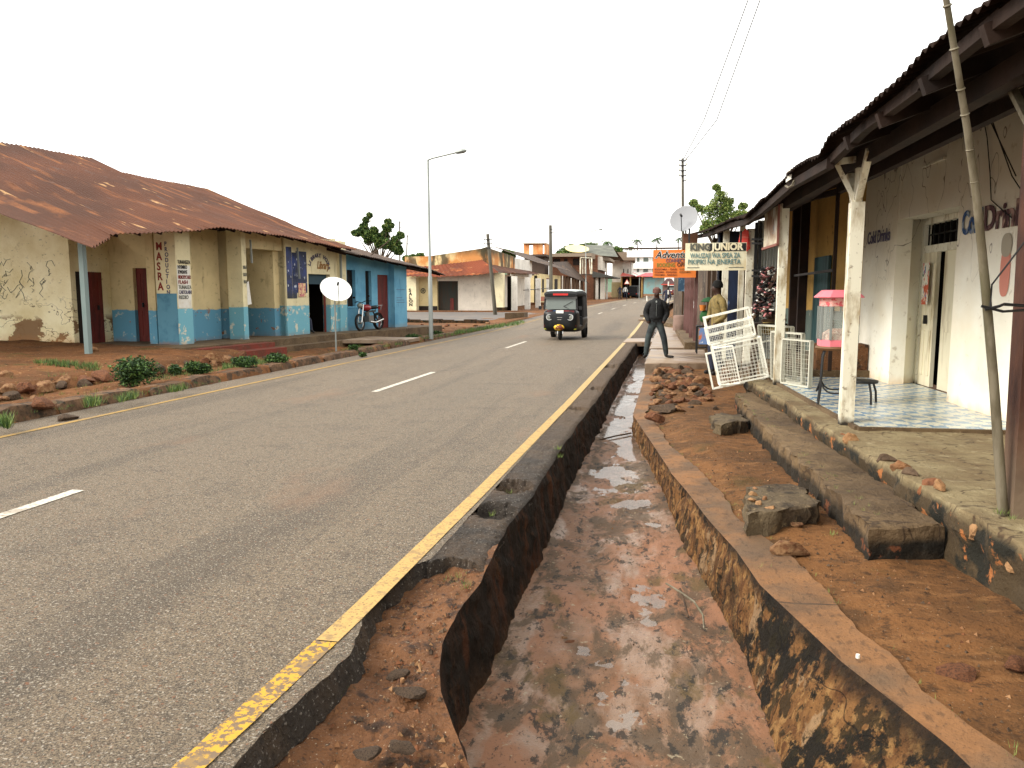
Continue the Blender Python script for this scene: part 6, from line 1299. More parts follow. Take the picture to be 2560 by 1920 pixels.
m_ = MB(); q = dc2 + Vector((.08, .05, -.35)); m_.box(q.x - .1, q.x + .25, q.y, q.y + .5, q.z - .35, q.z + .02); m_.build('mount_block', m_brick, bpy.data.objects.get(list(OFF)[-1]).parent if False else None) if False else tag(m_.build('brick_stub', m_brick), 'short brick stub at the end of the dark roof, under the grey-white dish', 'brick stub')
# ======================= vehicles =======================
m_blackp = M("black_vehicle_paint", col(22, 24, 26, .7), rough=.4, spec=.3); m_canvas = M("black_canvas", col(26, 26, 27, .7), rough=.8, bump=[(40, .3, .005)])
m_greytop = M("pale_grey_canopy_top", col(200, 208, 206), rough=.6); m_wsc = M("windscreen", col(118, 128, 122, .7), [dict(k='x', a=.3, s=3, t=(-.35, -.45), c=col(214, 220, 212))], rough=.12, spec=.6)
m_lamp = M("headlight_glass", col(140, 142, 132, .6), rough=.1, spec=.8); m_tyre = M("tyre_rubber", col(34, 32, 30, .6), rough=.9); m_chrome = M("chrome", col(200, 200, 196), rough=.2, metal=.9)
m_redl = M("red_lens", col(214, 44, 40, .8), rough=.2); m_yelg = M("yellow_mudguard", col(238, 196, 50), [dict(s=9, t=(.5, .56), c=col(120, 60, 40))], rough=.4)
m_maroonp = M("maroon_vehicle_paint", col(112, 34, 36, .7), rough=.3); m_plate = M("white_plate", col(244, 244, 238), rough=.4)
def ring(y, hw, z0, z1, n=24, e=.35):
    o = []
    for k in range(n):
        a = 6.2832 * k / n; c_, s_ = math.cos(a), math.sin(a)
        o.append((hw * math.copysign(abs(c_) ** e, c_), y, (z0 + z1) / 2 + (z1 - z0) / 2 * math.copysign(abs(s_) ** e, s_)))
    return o
def loftrings(rs, mb=None, mi=0):
    mb = mb or MB(); n = len(rs[0]); vs_ = [p for r_ in rs for p in r_]
    fs = [(l * n + i, (l + 1) * n + i, (l + 1) * n + (i + 1) % n, l * n + (i + 1) % n) for l in range(len(rs) - 1) for i in range(n)]
    return mb.add(vs_, fs + [tuple(range(n)), tuple(reversed(range((len(rs) - 1) * n, len(rs) * n)))], mi)
def tuktuk(label, body, loc, rot, top=m_greytop, near=True, group='tricycle taxis on the road'):
    T = thing('tricycle_taxi', label, 'tricycle taxi', (0, 0, 0), group)
    bd = loftrings([ring(-1.20, .30, .45, .86, e=.5), ring(-1.16, .48, .38, .97, e=.42), ring(-1.08, .58, .32, 1.03), ring(-.95, .61, .28, 1.06), ring(-.72, .62, .27, 1.05), ring(-.66, .62, .27, .52), ring(0, .62, .26, .52), ring(.06, .63, .26, .80), ring(1.15, .64, .28, .82), ring(1.28, .60, .36, .80)])
    bo_ = bd.build('body', body, T, smooth=35)
    # canopy: roof shell over hoops
    loftrings([ring(-1.04, .56, 1.47, 1.60, e=.6), ring(-.92, .60, 1.46, 1.68, e=.6), ring(-.5, .615, 1.46, 1.72, e=.55), ring(.4, .62, 1.46, 1.73, e=.55), ring(1.05, .61, 1.42, 1.68, e=.55), ring(1.24, .56, 1.38, 1.58, e=.6)]).build('canopy', m_canvas, T, smooth=50)
    loftrings([ring(-.86, .50, 1.62, 1.70, e=.7), ring(-.5, .56, 1.64, 1.738, e=.7), ring(.4, .57, 1.64, 1.748, e=.7), ring(1.05, .54, 1.6, 1.70, e=.7)]).build('canopy_top', top, T, smooth=50)
    m_ = MB(); m_.hexa([(-.63, .18, .75), (.63, .18, .75), (.62, 1.25, .75), (-.62, 1.25, .75)], [(-.60, .22, 1.5), (.60, .22, 1.5), (.58, 1.22, 1.5), (-.58, 1.22, 1.5)]); m_.build('rear_canvas', m_canvas, T)
    m_ = MB(); m_.add([(-.55, -1.00, 1.06), (.55, -1.00, 1.06), (.52, -.97, 1.47), (-.52, -.97, 1.47)], [(0, 1, 2, 3)]); m_.add([(-.55, -.985, 1.06), (.55, -.985, 1.06), (.52, -.955, 1.47), (-.52, -.955, 1.47)], [(3, 2, 1, 0)]); w_ = m_.build('windscreen', m_wsc, T)
    m_ = MB(); m_.bar((.28, -1.02, 1.09), (-.02, -1.01, 1.24) if False else (.10, -1.01, 1.16), .012); m_.bar((.10, -1.01, 1.16), (.42, -1.0, 1.33), .014); m_.build('wiper', m_black, w_)
    for s in (-1, 1):
        m_ = MB(); m_.bar((s * .57, -1.0, 1.04), (s * .54, -.96, 1.5), .06, .05); m_.bar((s * .615, -.02, .5), (s * .605, -.02, 1.5), .035); m_.build('pillar', m_black, T)
    m_ = MB(); m_.box(-.56, .56, -1.035, -.97, 1.42, 1.50); m_.build('visor', M("grey_visor_band", col(84, 84, 84, .7), rough=.6), T)
    for s in (-1, 1):
        m_ = MB(); m_.lathe([(.001, -.05), (.105, -.03), (.10, .03), (.001, .045)], (s * .36, -1.15, .79), (0, -1, .12), 18); hl_ = m_.build('headlight', m_lamp, T, smooth=True)
        m_ = MB(); m_.torus((s * .36, -1.18, .79), (0, -1, .12), .10, .014, 20, 6); m_.build('rim', m_chrome, hl_, smooth=True)
        m_ = MB(); m_.ball((s * .49, -1.07, .50), .08, .05, .11); m_.build('indicator_sticker', M("red_sticker", col(206, 60, 36)), T, smooth=True)
        m_ = MB(); m_.ball((s * .50, -1.065, .385), .075, .045, .035); m_.build('lower_sticker', M("yellow_green_sticker", col(160, 160, 50)), T, smooth=True)
        m_ = MB(); m_.bar((s * .56, -1.0, 1.15), (s * .70, -1.08, 1.12), .015); m_.box(s * .70 - .05, s * .70 + .05, -1.11, -1.08, 1.05, 1.17); m_.build('mirror', m_black, T)
        m_ = MB(); m_.box(s * .52 - .06, s * .52 + .06, 1.27, 1.30, .55, .68); m_.build('tail_light', m_redl, T)
        m_ = MB(); m_.torus((s * .55, .82, .215), (1, 0, 0), .165, .052, 26, 10); m_.lathe([(.001, -.04), (.12, -.04), (.12, .04), (.001, .04)], (s * .55, .82, .215), (1, 0, 0), 16, 1); m_.build('wheel', [m_tyre, m_chrome], T, smooth=True)
        m_ = MB(); m_.lathe([(.27, -.08), (.29, -.03), (.29, .05), (.27, .08)], (s * .57, .82, .26), (1, 0, 0), 20); m_.build('mudguard', body, T, smooth=True)
    m_ = MB(); m_.torus((0, -1.06, .215), (1, 0, 0), .165, .05, 26, 10); m_.build('wheel', m_tyre, T, smooth=True)
    m_ = MB(); m_.bar((.09, -1.06, .22), (.09, -1.02, .48), .035); m_.bar((-.09, -1.06, .22), (-.09, -1.02, .48), .035); m_.build('fork', m_chrome, T)
    m_ = MB(); m_.ball((-.02, -1.20, .44), .19, .10, .11, 14, 8); m_.build('front_mudguard', m_yelg, T, smooth=True)
    m_ = MB(); m_.box(-.13, .13, -1.175, -1.15, .91, 1.03); m_.build('number_plate', m_plate, T)
    m_ = MB(); m_.box(-.09, .09, -1.225, -1.19, .775, .79); m_.box(-.07, .07, -1.225, -1.19, .70, .715); m_.build('badge', m_chrome, T)
    if near:
        m_ = MB(); m_.box(-.26, .26, -1.045, -1.03, 1.535, 1.60); m_.build('red_lettering_strip', m_redl, T)
        for i, (xx, cc) in enumerate(((-.36, (120, 50, 50)), (-.14, (60, 90, 150)), (.22, (190, 80, 80)), (.40, (120, 50, 50)))):
            m_ = MB(); m_.box(xx - .09, xx + .09, -1.125, -1.09, .955, 1.02); m_.build('sticker', M("cowl_sticker", col(*cc, .6), rough=.4), T)
    m_ = MB(); m_.box(-.5, .5, .15, .75, .5, .72); m_.box(-.5, .5, .7, .85, .72, 1.2); m_.build('seat', m_canvas, T)
    m_ = MB(); m_.tube([(-.3, -.72, 1.0), (0, -.78, 1.05), (.3, -.72, 1.0)], .02, 6); m_.build('handlebar', m_black, T)
    T.location = loc; T.rotation_euler = (0, 0, rot); return T
pt = gz(1423, 843, 0); tk = tuktuk('black tricycle taxi with pale canopy top driving towards the camera in the near lane', m_blackp, (gy(1414, 733, 27.4).x, 27.4, 0), R(-2))
# driver
m_skin = M("brown_skin", col(70, 46, 36, .7), rough=.55); m_jacket = M("black_jacket", col(18, 19, 20, .7), [dict(s=9, t=(.5, .65), c=col(28, 30, 33, .7))], rough=.75, bump=[(14, .6, .03)])
m_jeans = M("faded_dark_jeans", col(44, 50, 54, .7), [dict(s=7, t=(.42, .62), c=col(70, 80, 80, .7))], rough=.85, bump=[(20, .4, .01)]); m_boot = M("dark_boot", col(30, 27, 26, .7), rough=.6)
m_tan = M("tan_camouflage_shirt", col(160, 138, 84, .55), [dict(s=12, t=(.5, .56), c=col(112, 98, 60, .8))], rough=.9)  # shirt colour darkened in place of the roof's shade
m_whiteshirt = M("white_shirt", col(232, 232, 228, .85), rough=.8); m_darkcloth = M("dark_blue_cloth", col(44, 48, 66, .8), rough=.85); m_redcloth = M("wine_red_shirt", col(104, 48, 44, .8), rough=.85)
def person(label, J, E_, MT, mats, loc, rot, extra=None, root=0):
    """J: joints (x,y,z,r[,r2]); E_: edges; MT: material index per edge. One continuous skinned body."""
    me = bpy.data.meshes.new("person"); me.from_pydata([j[:3] for j in J], E_, [])
    ob = bpy.data.objects.new("person_tmp", me); COL.objects.link(ob)
    md = ob.modifiers.new("s", 'SKIN'); md.use_smooth_shade = True
    for i, v in enumerate(me.skin_vertices[0].data):
        r_ = J[i][3]; v.radius = (r_, J[i][4] if len(J[i]) > 4 else r_); v.use_root = (i == root)
    sb = ob.modifiers.new("u", 'SUBSURF'); sb.levels = 2; sb.render_levels = 2
    dg = bpy.context.evaluated_depsgraph_get(); m2 = bpy.data.meshes.new_from_object(ob.evaluated_get(dg)); bpy.data.objects.remove(ob)
    m2.materials.clear()
    for m in mats: m2.materials.append(m)
    P_ = [Vector(j[:3]) for j in J]
    for pl_2 in m2.polygons:
        c_ = pl_2.center; best = 1e9; bi = 0
        for e_, mi in zip(E_, MT):
            a_, b_ = P_[e_[0]], P_[e_[1]]; d_ = b_ - a_; u = max(0, min(1, (c_ - a_).dot(d_) / max(1e-9, d_.dot(d_)))); q = (a_ + d_ * u - c_).length - (J[e_[0]][3] * (1 - u) + J[e_[1]][3] * u)
            if q < best: best, bi = q, mi
        pl_2.material_index = bi; pl_2.use_smooth = True
    T = bpy.data.objects.new('person', m2); m2.name = 'person'; COL.objects.link(T); tag(T, label, 'person'); OFF[T.name] = Vector((0, 0, 0))
    if extra: extra(T)
    T.location = loc; T.rotation_euler = (0, 0, rot); return T
def body(fl=(-.13, 0), fr=(.13, 0), kneel=None, kneer=None, hl_=None, hr_=None, el=None, er=None, lean=0., h=1.0, footl=(-.02, -.17), footr=(.02, -.17), head=(0, 0)):
    """standing body facing -Y; hands default hanging. returns joints, edges, part indices: 0 skin 1 top 2 legs 3 shoes"""
    kneel = kneel or ((fl[0] - .09) / 2 - .03, -.04, .50); kneer = kneer or ((fr[0] + .09) / 2 + .03, -.04, .50)
    el = el or (-.29, .03, 1.13); er = er or (.29, .03, 1.13); hl_ = hl_ or (-.27, -.06, .86); hr_ = hr_ or (.27, -.06, .86)
    J = [(0, 0, .96, .135, .105), (0, lean * .4, 1.14, .14, .10), (0, lean, 1.33, .165, .11), (0, lean, 1.46, .085, .07), (0 + head[0] * .5, lean - .01, 1.54, .055, .055), (head[0], lean - .03 + head[1], 1.62, .085, .095), (head[0], lean - .02 + head[1], 1.72, .08, .09),
         (-.19, lean, 1.40, .075), (*el, .058), (*hl_, .038), (hl_[0] + .01, hl_[1] - .02, hl_[2] - .09, .032), (.19, lean, 1.40, .075), (*er, .058), (*hr_, .038), (hr_[0] - .01, hr_[1] - .02, hr_[2] - .09, .032),
         (-.095, 0, .86, .10), (*kneel, .07), (fl[0], fl[1], .11, .055), (fl[0], fl[1], .045, .045), (fl[0] + footl[0], fl[1] + footl[1], .035, .04, .032),
         (.095, 0, .86, .10), (*kneer, .07), (fr[0], fr[1], .11, .055), (fr[0], fr[1], .045, .045), (fr[0] + footr[0], fr[1] + footr[1], .035, .04, .032), (head[0], lean - .125 + head[1], 1.63, .016)]
    E_ = [(0, 1), (1, 2), (2, 3), (3, 4), (4, 5), (5, 6), (3, 7), (7, 8), (8, 9), (9, 10), (3, 11), (11, 12), (12, 13), (13, 14), (0, 15), (15, 16), (16, 17), (17, 18), (18, 19), (0, 20), (20, 21), (21, 22), (22, 23), (23, 24), (5, 25)]
    MT = [1, 1, 1, 0, 0, 0, 1, 1, 1, 0, 1, 1, 1, 0, 2, 2, 2, 3, 3, 2, 2, 2, 3, 3, 0]
    return [tuple([j[0] * h, j[1] * h, j[2] * h] + [r * h for r in j[3:]]) for j in J], E_, MT
# man in the black jacket
J, E_, MT = body(fl=(-.24, -.02), fr=(.27, .02), el=(-.27, .05, 1.13), er=(.27, .05, 1.13), hl_=(-.20, -.10, .97), hr_=(.20, -.10, .97), footl=(-.06, -.14), footr=(.20, -.05), h=1.0)
J[2] = (0, 0, 1.30, .215, .15); J[1] = (0, 0, 1.12, .20, .145); J[8] = (*J[8][:3], .09); J[12] = (*J[12][:3], .09); J[7] = (-.19, 0, 1.38, .105); J[11] = (.19, 0, 1.38, .105); J[9] = (*J[9][:3], .06); J[13] = (*J[13][:3], .06); J[3] = (0, 0, 1.45, .10, .085)
for i_ in (16, 21): J[i_] = (*J[i_][:3], .085)
for i_ in (17, 22): J[i_] = (*J[i_][:3], .068)
J[5] = (0, -.035, 1.61, .088, .10); J[6] = (0, -.025, 1.70, .084, .092)
def ex_man(T):
    m_ = MB(); m_.lathe([(.101, 1.655), (.108, 1.70), (.098, 1.76), (.05, 1.80), (.001, 1.808)], (0, -.02, 0), n=16); m_.build('knitted_cap', M("mottled_knit_cap", col(128, 92, 80, .6), [dict(s=22, t=(.45, .6), c=col(96, 60, 56))], rough=.95, bump=[(60, .8, .01)]), T, smooth=True)
    m_ = MB(); m_.lathe([(.185, 1.0), (.205, 1.03), (.20, 1.07)], (0, 0, 0), n=16); 
    for v in m_.v: v.y *= .78
    m_.build('jacket_hem', m_jacket, T, smooth=True)
    m_ = MB(); m_.bar((0, -.150, 1.05), (0, -.150, 1.38), .005); m_.ball((.0, -.115, 1.44), .022, .012, .03, 6, 5); m_.build('zip', m_steel, T)
    m_ = MB(); m_.tube([(-.07, -.06, 1.47), (0, -.10, 1.45), (.07, -.06, 1.47), (.08, .03, 1.49), (0, .07, 1.50), (-.08, .03, 1.49), (-.07, -.06, 1.47)], .022, 6); m_.build('collar', m_jacket, T, smooth=True)
pm_ = gz(1646, 893, .05); person('man in a black zipped jacket, knitted cap and faded jeans standing astride, hands in pockets', J, E_, MT, [m_skin, m_jacket, m_jeans, m_boot], (gy(1642, 733, 18.9).x, 18.9, .05), R(0), ex_man).scale = (.94, .94, .94)
# man in the tan shirt, seen from the side, half behind the cages
J, E_, MT = body(h=1.0, el=(-.26, -.02, 1.12), er=(.26, .02, 1.12), hl_=(-.2, -.16, 1.0), hr_=(.22, -.16, 1.0))
def ex_tan(T):
    m_ = MB(); m_.lathe([(.10, 1.66), (.103, 1.72), (.07, 1.79), (.001, 1.81)], (0, -.01, 0), n=14); m_.build('hair', M("black_hair", col(18, 16, 15, .6), rough=.9), T, smooth=True)
person('man in a tan patterned shirt standing sideways behind the white wire cages', J, E_, MT, [m_skin, m_tan, m_darkcloth, m_boot], (gy(1795, 733, 15.2).x, 15.2, .05), R(-65), ex_tan)
# seated man in the doorway of the long building
Jd = [(0, 0, .50, .13, .11), (0, .02, .72, .14, .10), (0, .0, .92, .155, .10), (0, -.02, 1.03, .08, .07), (0, -.03, 1.10, .055), (0, -.05, 1.19, .085, .095), (0, -.05, 1.28, .08, .085),
      (-.18, -.02, .97, .07), (-.25, -.10, .72, .055), (-.16, -.30, .60, .036), (-.12, -.36, .58, .03), (.18, -.02, .97, .07), (.26, -.08, .72, .055), (.18, -.30, .60, .036), (.14, -.36, .58, .03),
      (-.10, -.08, .48, .09), (-.13, -.45, .48, .065), (-.12, -.40, .10, .05), (-.12, -.55, .04, .04, .03), (.10, -.08, .48, .09), (.14, -.46, .47, .065), (.16, -.50, .10, .05), (.17, -.65, .04, .04, .03)]
Ed = [(0, 1), (1, 2), (2, 3), (3, 4), (4, 5), (5, 6), (3, 7), (7, 8), (8, 9), (9, 10), (3, 11), (11, 12), (12, 13), (13, 14), (0, 15), (15, 16), (16, 17), (17, 18), (0, 19), (19, 20), (20, 21), (21, 22)]
Md = [1, 1, 1, 0, 0, 0, 1, 0, 0, 0, 1, 0, 0, 0, 2, 2, 2, 3, 2, 2, 2, 3]
pd_ = lp(t(779), -.55); person('person in a wine red shirt and dark trousers sitting just inside the open doorway', Jd, Ed, Md, [m_skin, m_redcloth, m_darkcloth, m_boot], (pd_.x, pd_.y, ZP), R(60), None)
m_ = MB(); m_.box(pd_.x - .22, pd_.x + .22, pd_.y - .05, pd_.y + .40, ZP, ZP + .36); tag(m_.build('box_seat', m_wood), 'wooden box the doorway sitter sits on', 'box')
# far people
for xp, yb_, Y_, sh, lab, rt in [(1563, 0, 104, m_whiteshirt, 'far pedestrian in a white shirt beside the farther black tricycle taxi', 0), (1667, 0, 60, m_darkcloth, 'far pedestrian in dark clothes walking behind the striped marker pole', 180), (1752, 0, 33, m_whiteshirt, 'person in a white top standing by the green and orange stall', 30), (1550, 0, 100, m_darkcloth, 'dark-clothed person standing in front of the red-roofed shops', 20)]:
    J, E_, MT = body(); q = gy(xp, 733, Y_); person(lab, J, E_, MT, [m_skin, sh, m_darkcloth, m_boot], (q.x, Y_, rz(Y_) if Y_ > 30 else .2), R(rt))
# far taxis: seen from behind, and one coming
tuktuk('dark tricycle taxi seen from behind with red tail lights, farther up the road', m_blackp, (gy(1586, 733, 108).x, 108, rz(108)), R(172), top=m_canvas, near=False)
tuktuk('small maroon tricycle taxi farthest up the road, beyond the striped marker pole', m_maroonp, (gy(1681, 733, 118).x, 118, rz(118)), R(-10), top=m_white_w2, near=False)
# driver of the near taxi (hidden mostly by the windscreen)
# motorcycle by the blue building
mc = thing('motorcycle', 'dark red and black motorcycle parked against the sky blue building', 'motorcycle', (0, 0, 0))
m_redtank = M("dark_red_tank", col(140, 34, 40, .8), rough=.25)
for y in (-.64, .64):
    m_ = MB(); m_.torus((0, y, .30), (1, 0, 0), .265, .042, 28, 8); wo_ = m_.build('wheel', m_tyre, mc, smooth=True)
    m_ = MB(); m_.torus((0, y, .30), (1, 0, 0), .225, .012, 28, 6); m_.lathe([(.001, -.05), (.05, -.05), (.05, .05), (.001, .05)], (0, y, .30), (1, 0, 0), 10)
    for k in range(9): a = k * .698; m_.bar((0, y, .30), (0, y + .22 * math.cos(a), .30 + .22 * math.sin(a)), .006)
    m_.build('rim', m_chrome, wo_)
m_ = MB(); m_.ball((0, -.12, .80), .15, .28, .12, 14, 9); m_.build('tank', m_redtank, mc, smooth=True)
m_ = MB(); m_.ball((0, .34, .80), .13, .36, .065, 14, 8); m_.build('seat', m_canvas, mc, smooth=True)
m_ = MB(); m_.box(-.11, .11, -.18, .16, .30, .52); m_.lathe([(.001, -.1), (.09, -.1), (.09, .14), (.001, .14)], (0, -.08, .52), (0, -.25, 1), 12); m_.build('engine', M("grey_engine", col(110, 108, 104), rough=.4, metal=.5), mc, smooth=True)
for s in (-1, 1):
    m_ = MB(); m_.tube([(s * .08, -.64, .30), (s * .08, -.42, .92)], .022, 8); m_.build('fork', m_chrome, mc, smooth=True)
    m_ = MB(); m_.tube([(0, -.40, .98), (s * .16, -.38, 1.03), (s * .34, -.28, 1.02)], .014, 6); m_.build('handlebar', m_black, mc)
    m_ = MB(); m_.tube([(s * .22, -.36, 1.03), (s * .28, -.38, 1.16)], .007, 5); m_.ball((s * .29, -.38, 1.19), .05, .012, .04); m_.build('mirror', m_black, mc)
m_ = MB(); m_.ball((0, -.53, .88), .10, .09, .10, 12, 8); m_.build('headlight', m_lamp, mc, smooth=True)
m_ = MB(); m_.bar((0, -.38, .92), (0, .0, .62), .05); m_.bar((0, .0, .66), (0, .5, .68), .06); m_.bar((0, .0, .4), (0, .62, .30), .04); m_.bar((0, .3, .7), (0, .62, .34), .04); m_.build('frame', m_black, mc)
m_ = MB(); m_.tube([(.1, -.1, .3), (.14, .2, .26), (.15, .75, .36)], .035, 8); m_.build('exhaust', m_chrome, mc, smooth=True)
m_ = MB(); m_.box(-.13, .13, .5, .85, .86, .88); m_.bar((-.1, .7, .7), (-.12, .75, .87), .02); m_.bar((.1, .7, .7), (.12, .75, .87), .02); m_.build('carrier', m_chrome, mc)
m_ = MB(); m_.lathe([(.30, -.06), (.315, 0), (.30, .06)], (0, .64, .31), (1, 0, 0), 20); m_.build('rear_mudguard', m_black, mc, smooth=True)
m_ = MB(); m_.ball((0, .80, .78), .07, .05, .05); m_.build('tail_light', m_redl, mc, smooth=True)
tm = (lcol(893, .35) + lcol(948, .35)) / 2; q = lp(tm, .38); mc.location = (q.x, q.y, .3); mc.rotation_euler = (0, R(-5), R(-8))
# ======================= lamps, poles, wires, road signs =======================
def tubeobj(pts, r, nm, mat, par, n=8): m_ = MB(); m_.tube(pts, r, n); return m_.build(nm, mat, par, smooth=True)
def lamp(label, base, top, tip, r0, group='street lamps'):
    T = thing('street_lamp', label, 'street lamp', tuple(base), group)
    base, top, tip = Vector(base), Vector(top), Vector(tip)
    tubeobj([base, base.lerp(top, .35), base.lerp(top, .36), top], [r0, r0 * .95, r0 * .68, r0 * .5], 'pole', m_steel, T)
    tubeobj([top, top + (tip - top) * .12 + Vector((0, 0, .02)), top.lerp(tip, .8)], r0 * .42, 'arm', m_steel, T)
    d_ = (tip - top).normalized(); m_ = MB(); a = top.lerp(tip, .72)
    m_.tube([a, a + d_ * .08, a + d_ * .3, tip, tip + d_ * .04], [.03, .075, .10, .06, .01], 10)
    for v in m_.v: v.z = a.z + (v.z - a.z) * .75
    m_.build('lamp_head', m_steel, T, smooth=True); return T
lb = gz(1078, 848, .08); lamp('tall grey street lamp on the left verge in front of the blue building', lb, gy(1070, 400, 25.0), gy(1164, 375, 24.6), .075)
lamp('second, farther street lamp with a white rectangular frame sign on it', (gy(1465, 733, 62).x, 62, rz(62)), gy(1464.5, 583, 62), gy(1506, 572, 62), .075)
Yf = 61.8; T = thing('frame_sign', 'empty white rectangular sign frame with bars on the farther street lamp', 'sign frame', tuple(gy(1465, 686, Yf)))
m_ = MB(); A_ = [gy(1451, 644, Yf), gy(1479, 645, Yf), gy(1479, 687, Yf), gy(1451, 687, Yf)]
for i in range(4): m_.bar(A_[i], A_[(i + 1) % 4], .11, .06)
for xx in (1457, 1463, 1473): m_.bar(gy(xx, 648, Yf), gy(xx + (3 if xx > 1470 else 0), 685, Yf), .05)
m_.build('frame', m_whitepost, T)
m_pole = M("grey_timber_pole", col(120, 116, 104, .7), [dict(s=(3, 3, .5), t=(.4, .65), c=col(84, 78, 66, .7))], rough=.9)
def upole(label, base, top, r=.11, arms=(), side=1, group=None):
    T = thing('utility_pole', label, 'utility pole', tuple(base), group); base, top = Vector(base), Vector(top)
    tubeobj([base, top], [r, r * .75], 'pole', m_pole, T, 10)
    for f_, w_, s in arms:
        q = base.lerp(top, f_); m_ = MB(); m_.bar(q + Vector((-w_ * (s < 1), -.1, 0)), q + Vector((w_ * (s > -1), -.1, 0)), .05)
        m_.build('crossarm', m_black, T)
        for e_ in ([w_] if s > -1 else []) + ([-w_] if s < 1 else []):
            m_ = MB(); m_.lathe([(.001, 0), (.045, .0), (.05, .06), (.03, .1), (.001, .13)], q + Vector((e_, -.1, .02)), n=8); m_.build('insulator', m_paper, T, smooth=True)
    return T
upole('leaning wooden utility pole beside the corner of the salon building', (gy(1238, 733, 48).x, 48, rz(48) + .05), gy(1219, 585, 47), .13, ((.93, .25, 0), (.88, .25, 0), (.83, .2, 0)))
upole('straight dark utility pole behind the black tricycle taxi', (gy(1378, 733, 62).x, 62, rz(62)), gy(1376, 563, 62), .16, ((.95, .3, 1), (.91, .3, 1)))
upole('thin left pole of the pair beyond the blue building roof', (gy(1000, 733, 90).x, 90, .9), gy(999, 553, 90), .11, ((.98, .35, 1), (.92, .35, 1)))
upole('shorter right pole of the pair beyond the blue building roof', (gy(1014, 733, 96).x, 96, .9), gy(1018, 587, 96), .11, ((.97, .4, 1), (.86, .5, 1)))
pR = upole('tall grey utility pole with stacked insulators above the cream signboard', (gy(1710, 733, 40).x, 40, rz(40)), gy(1706.5, 396, 40), .085, ((.985, .17, 0), (.955, .17, 0), (.925, .17, 0), (.895, .17, 0), (.865, .17, 1)))
m_wire = M("pale_power_wire", col(150, 154, 160, .4), rough=.9, spec=.1)
for i, (xt, xm, lab) in enumerate([(1872, 1760, 'left one of two pale power wires running up out of the picture'), (1902, 1792, 'right one of two pale power wires running up out of the picture')]):
    P0 = gy(1706 + i * 5, 404, 40); P1 = gy(xm, 300, 24); P2 = gy(xt, -5, 12); m_ = MB(); m_.tube([P0, P1, P2, P2 + (P2 - P1) * .8], [.022, .014, .008, .008], 5); tag(m_.build('power_wire', m_wire), lab, 'wire')
# striped marker pole
q = gy(1671, 733, 44); T = thing('marker_pole', 'black and white striped marker pole at the drain edge right of the man', 'marker pole', (q.x, 44, rz(44)))
ztp = gy(1671, 704, 44).z; n_ = 9
for k in range(n_):
    m_ = MB(); a = rz(44) + (ztp - rz(44)) * k / n_; b_ = rz(44) + (ztp - rz(44)) * (k + 1) / n_; m_.tube([(q.x, 44, a), (q.x, 44, b_)], .045, 8); m_.build('band', m_paper if k % 2 == 0 else m_black, T)
q = gy(1567.5, 733, 92); T = thing('warning_sign', 'small triangular white road warning sign with red border by the far taxi', 'road sign', (q.x, 92, rz(92)))
m_ = MB(); m_.tube([(q.x, 92, rz(92)), (q.x, 92, gy(1567, 706, 92).z)], .035, 6); m_.build('pole', m_black, T)
def tri(nm, mat, s_, y, n1=.02):
    c_ = gy(1567.5, 706, y); m_ = MB(); v_ = [(c_.x - s_, y, c_.z - s_ * .6), (c_.x + s_, y, c_.z - s_ * .6), (c_.x, y, c_.z + s_ * 1.1)]
    m_.add(v_ + [(a, y + n1, b_) for a, _, b_ in v_], [(0, 1, 2), (5, 4, 3), (0, 3, 4, 1), (1, 4, 5, 2), (2, 5, 3, 0)]); m_.build(nm, mat, T)
tri('border', m_redroof, .36, 91.9); tri('face', m_paper, .25, 91.86)
for xp, Y_, lab in ((1618, 90, 'short white marker post at the left road edge near the far taxi'),):
    q = gy(xp, 733, Y_); m_ = MB(); m_.tube([(q.x, Y_, rz(Y_) - .05), (q.x - .05, Y_, rz(Y_) + .6)], .07, 8); tag(m_.build('marker_post', m_paper), lab, 'marker post')
q = gy(1598, 733, 100); m_ = MB(); m_.tube([(q.x, 100, rz(100)), (q.x, 100, gy(1598, 694, 100).z)], .05, 6); tag(m_.build('thin_pole', m_steel), 'thin grey pole in front of the red-roofed shops', 'pole')
# stall with green and orange goods
q = gy(1768, 733, 18.5); T = thing('market_stall', 'small dark-framed stall with green and orange goods and a blue poster', 'stall', (q.x, 18.6, .2))
m_ = MB(); 
for dx in (-.2, .3):
    for dy in (0, .5): m_.bar((q.x + dx, 18.5 + dy, .2), (q.x + dx, 18.5 + dy, .82), .035)
m_.box(q.x - .22, q.x + .32, 18.48, 19.02, .82, .85); m_.bar((q.x - .2, 18.5, .35), (q.x + .3, 18.5, .35), .03); m_.build('frame', m_black, T)
m_ = MB(); m_.box(q.x - .16, q.x + .26, 18.47, 18.475, .42, .80); m_.build('poster', M("blue_and_orange_poster", col(110, 140, 190), [dict(s=5, t=(.5, .56), c=col(206, 120, 70)), dict(s=7, t=(.6, .64), c=col(230, 230, 226))], rough=.6), T)
for (dx, z, mt, nm) in ((-.02, 1.05, M("green_cloth", col(40, 96, 46, .6)), 'green_sack'), (.0, 1.26, M("orange_plastic", col(220, 130, 50, .7)), 'orange_bucket'), (.05, 1.46, M("green_cloth", col(40, 90, 50, .6)), 'green_umbrella')):
    m_ = MB()
    if nm == 'green_sack': m_.ball((q.x + dx, 18.8, z), .13, .12, .16)
    elif nm == 'orange_bucket': m_.lathe([(.001, -.06), (.06, -.06), (.08, .07), (.001, .07)], (q.x + dx - .08, 18.75, z), n=14)
    else: m_.lathe([(.001, .06), (.12, .02), (.18, -.05), (.16, -.06), (.001, .0)], (q.x + dx, 18.8, z), n=14)
    m_.build(nm, mt, T, smooth=True)
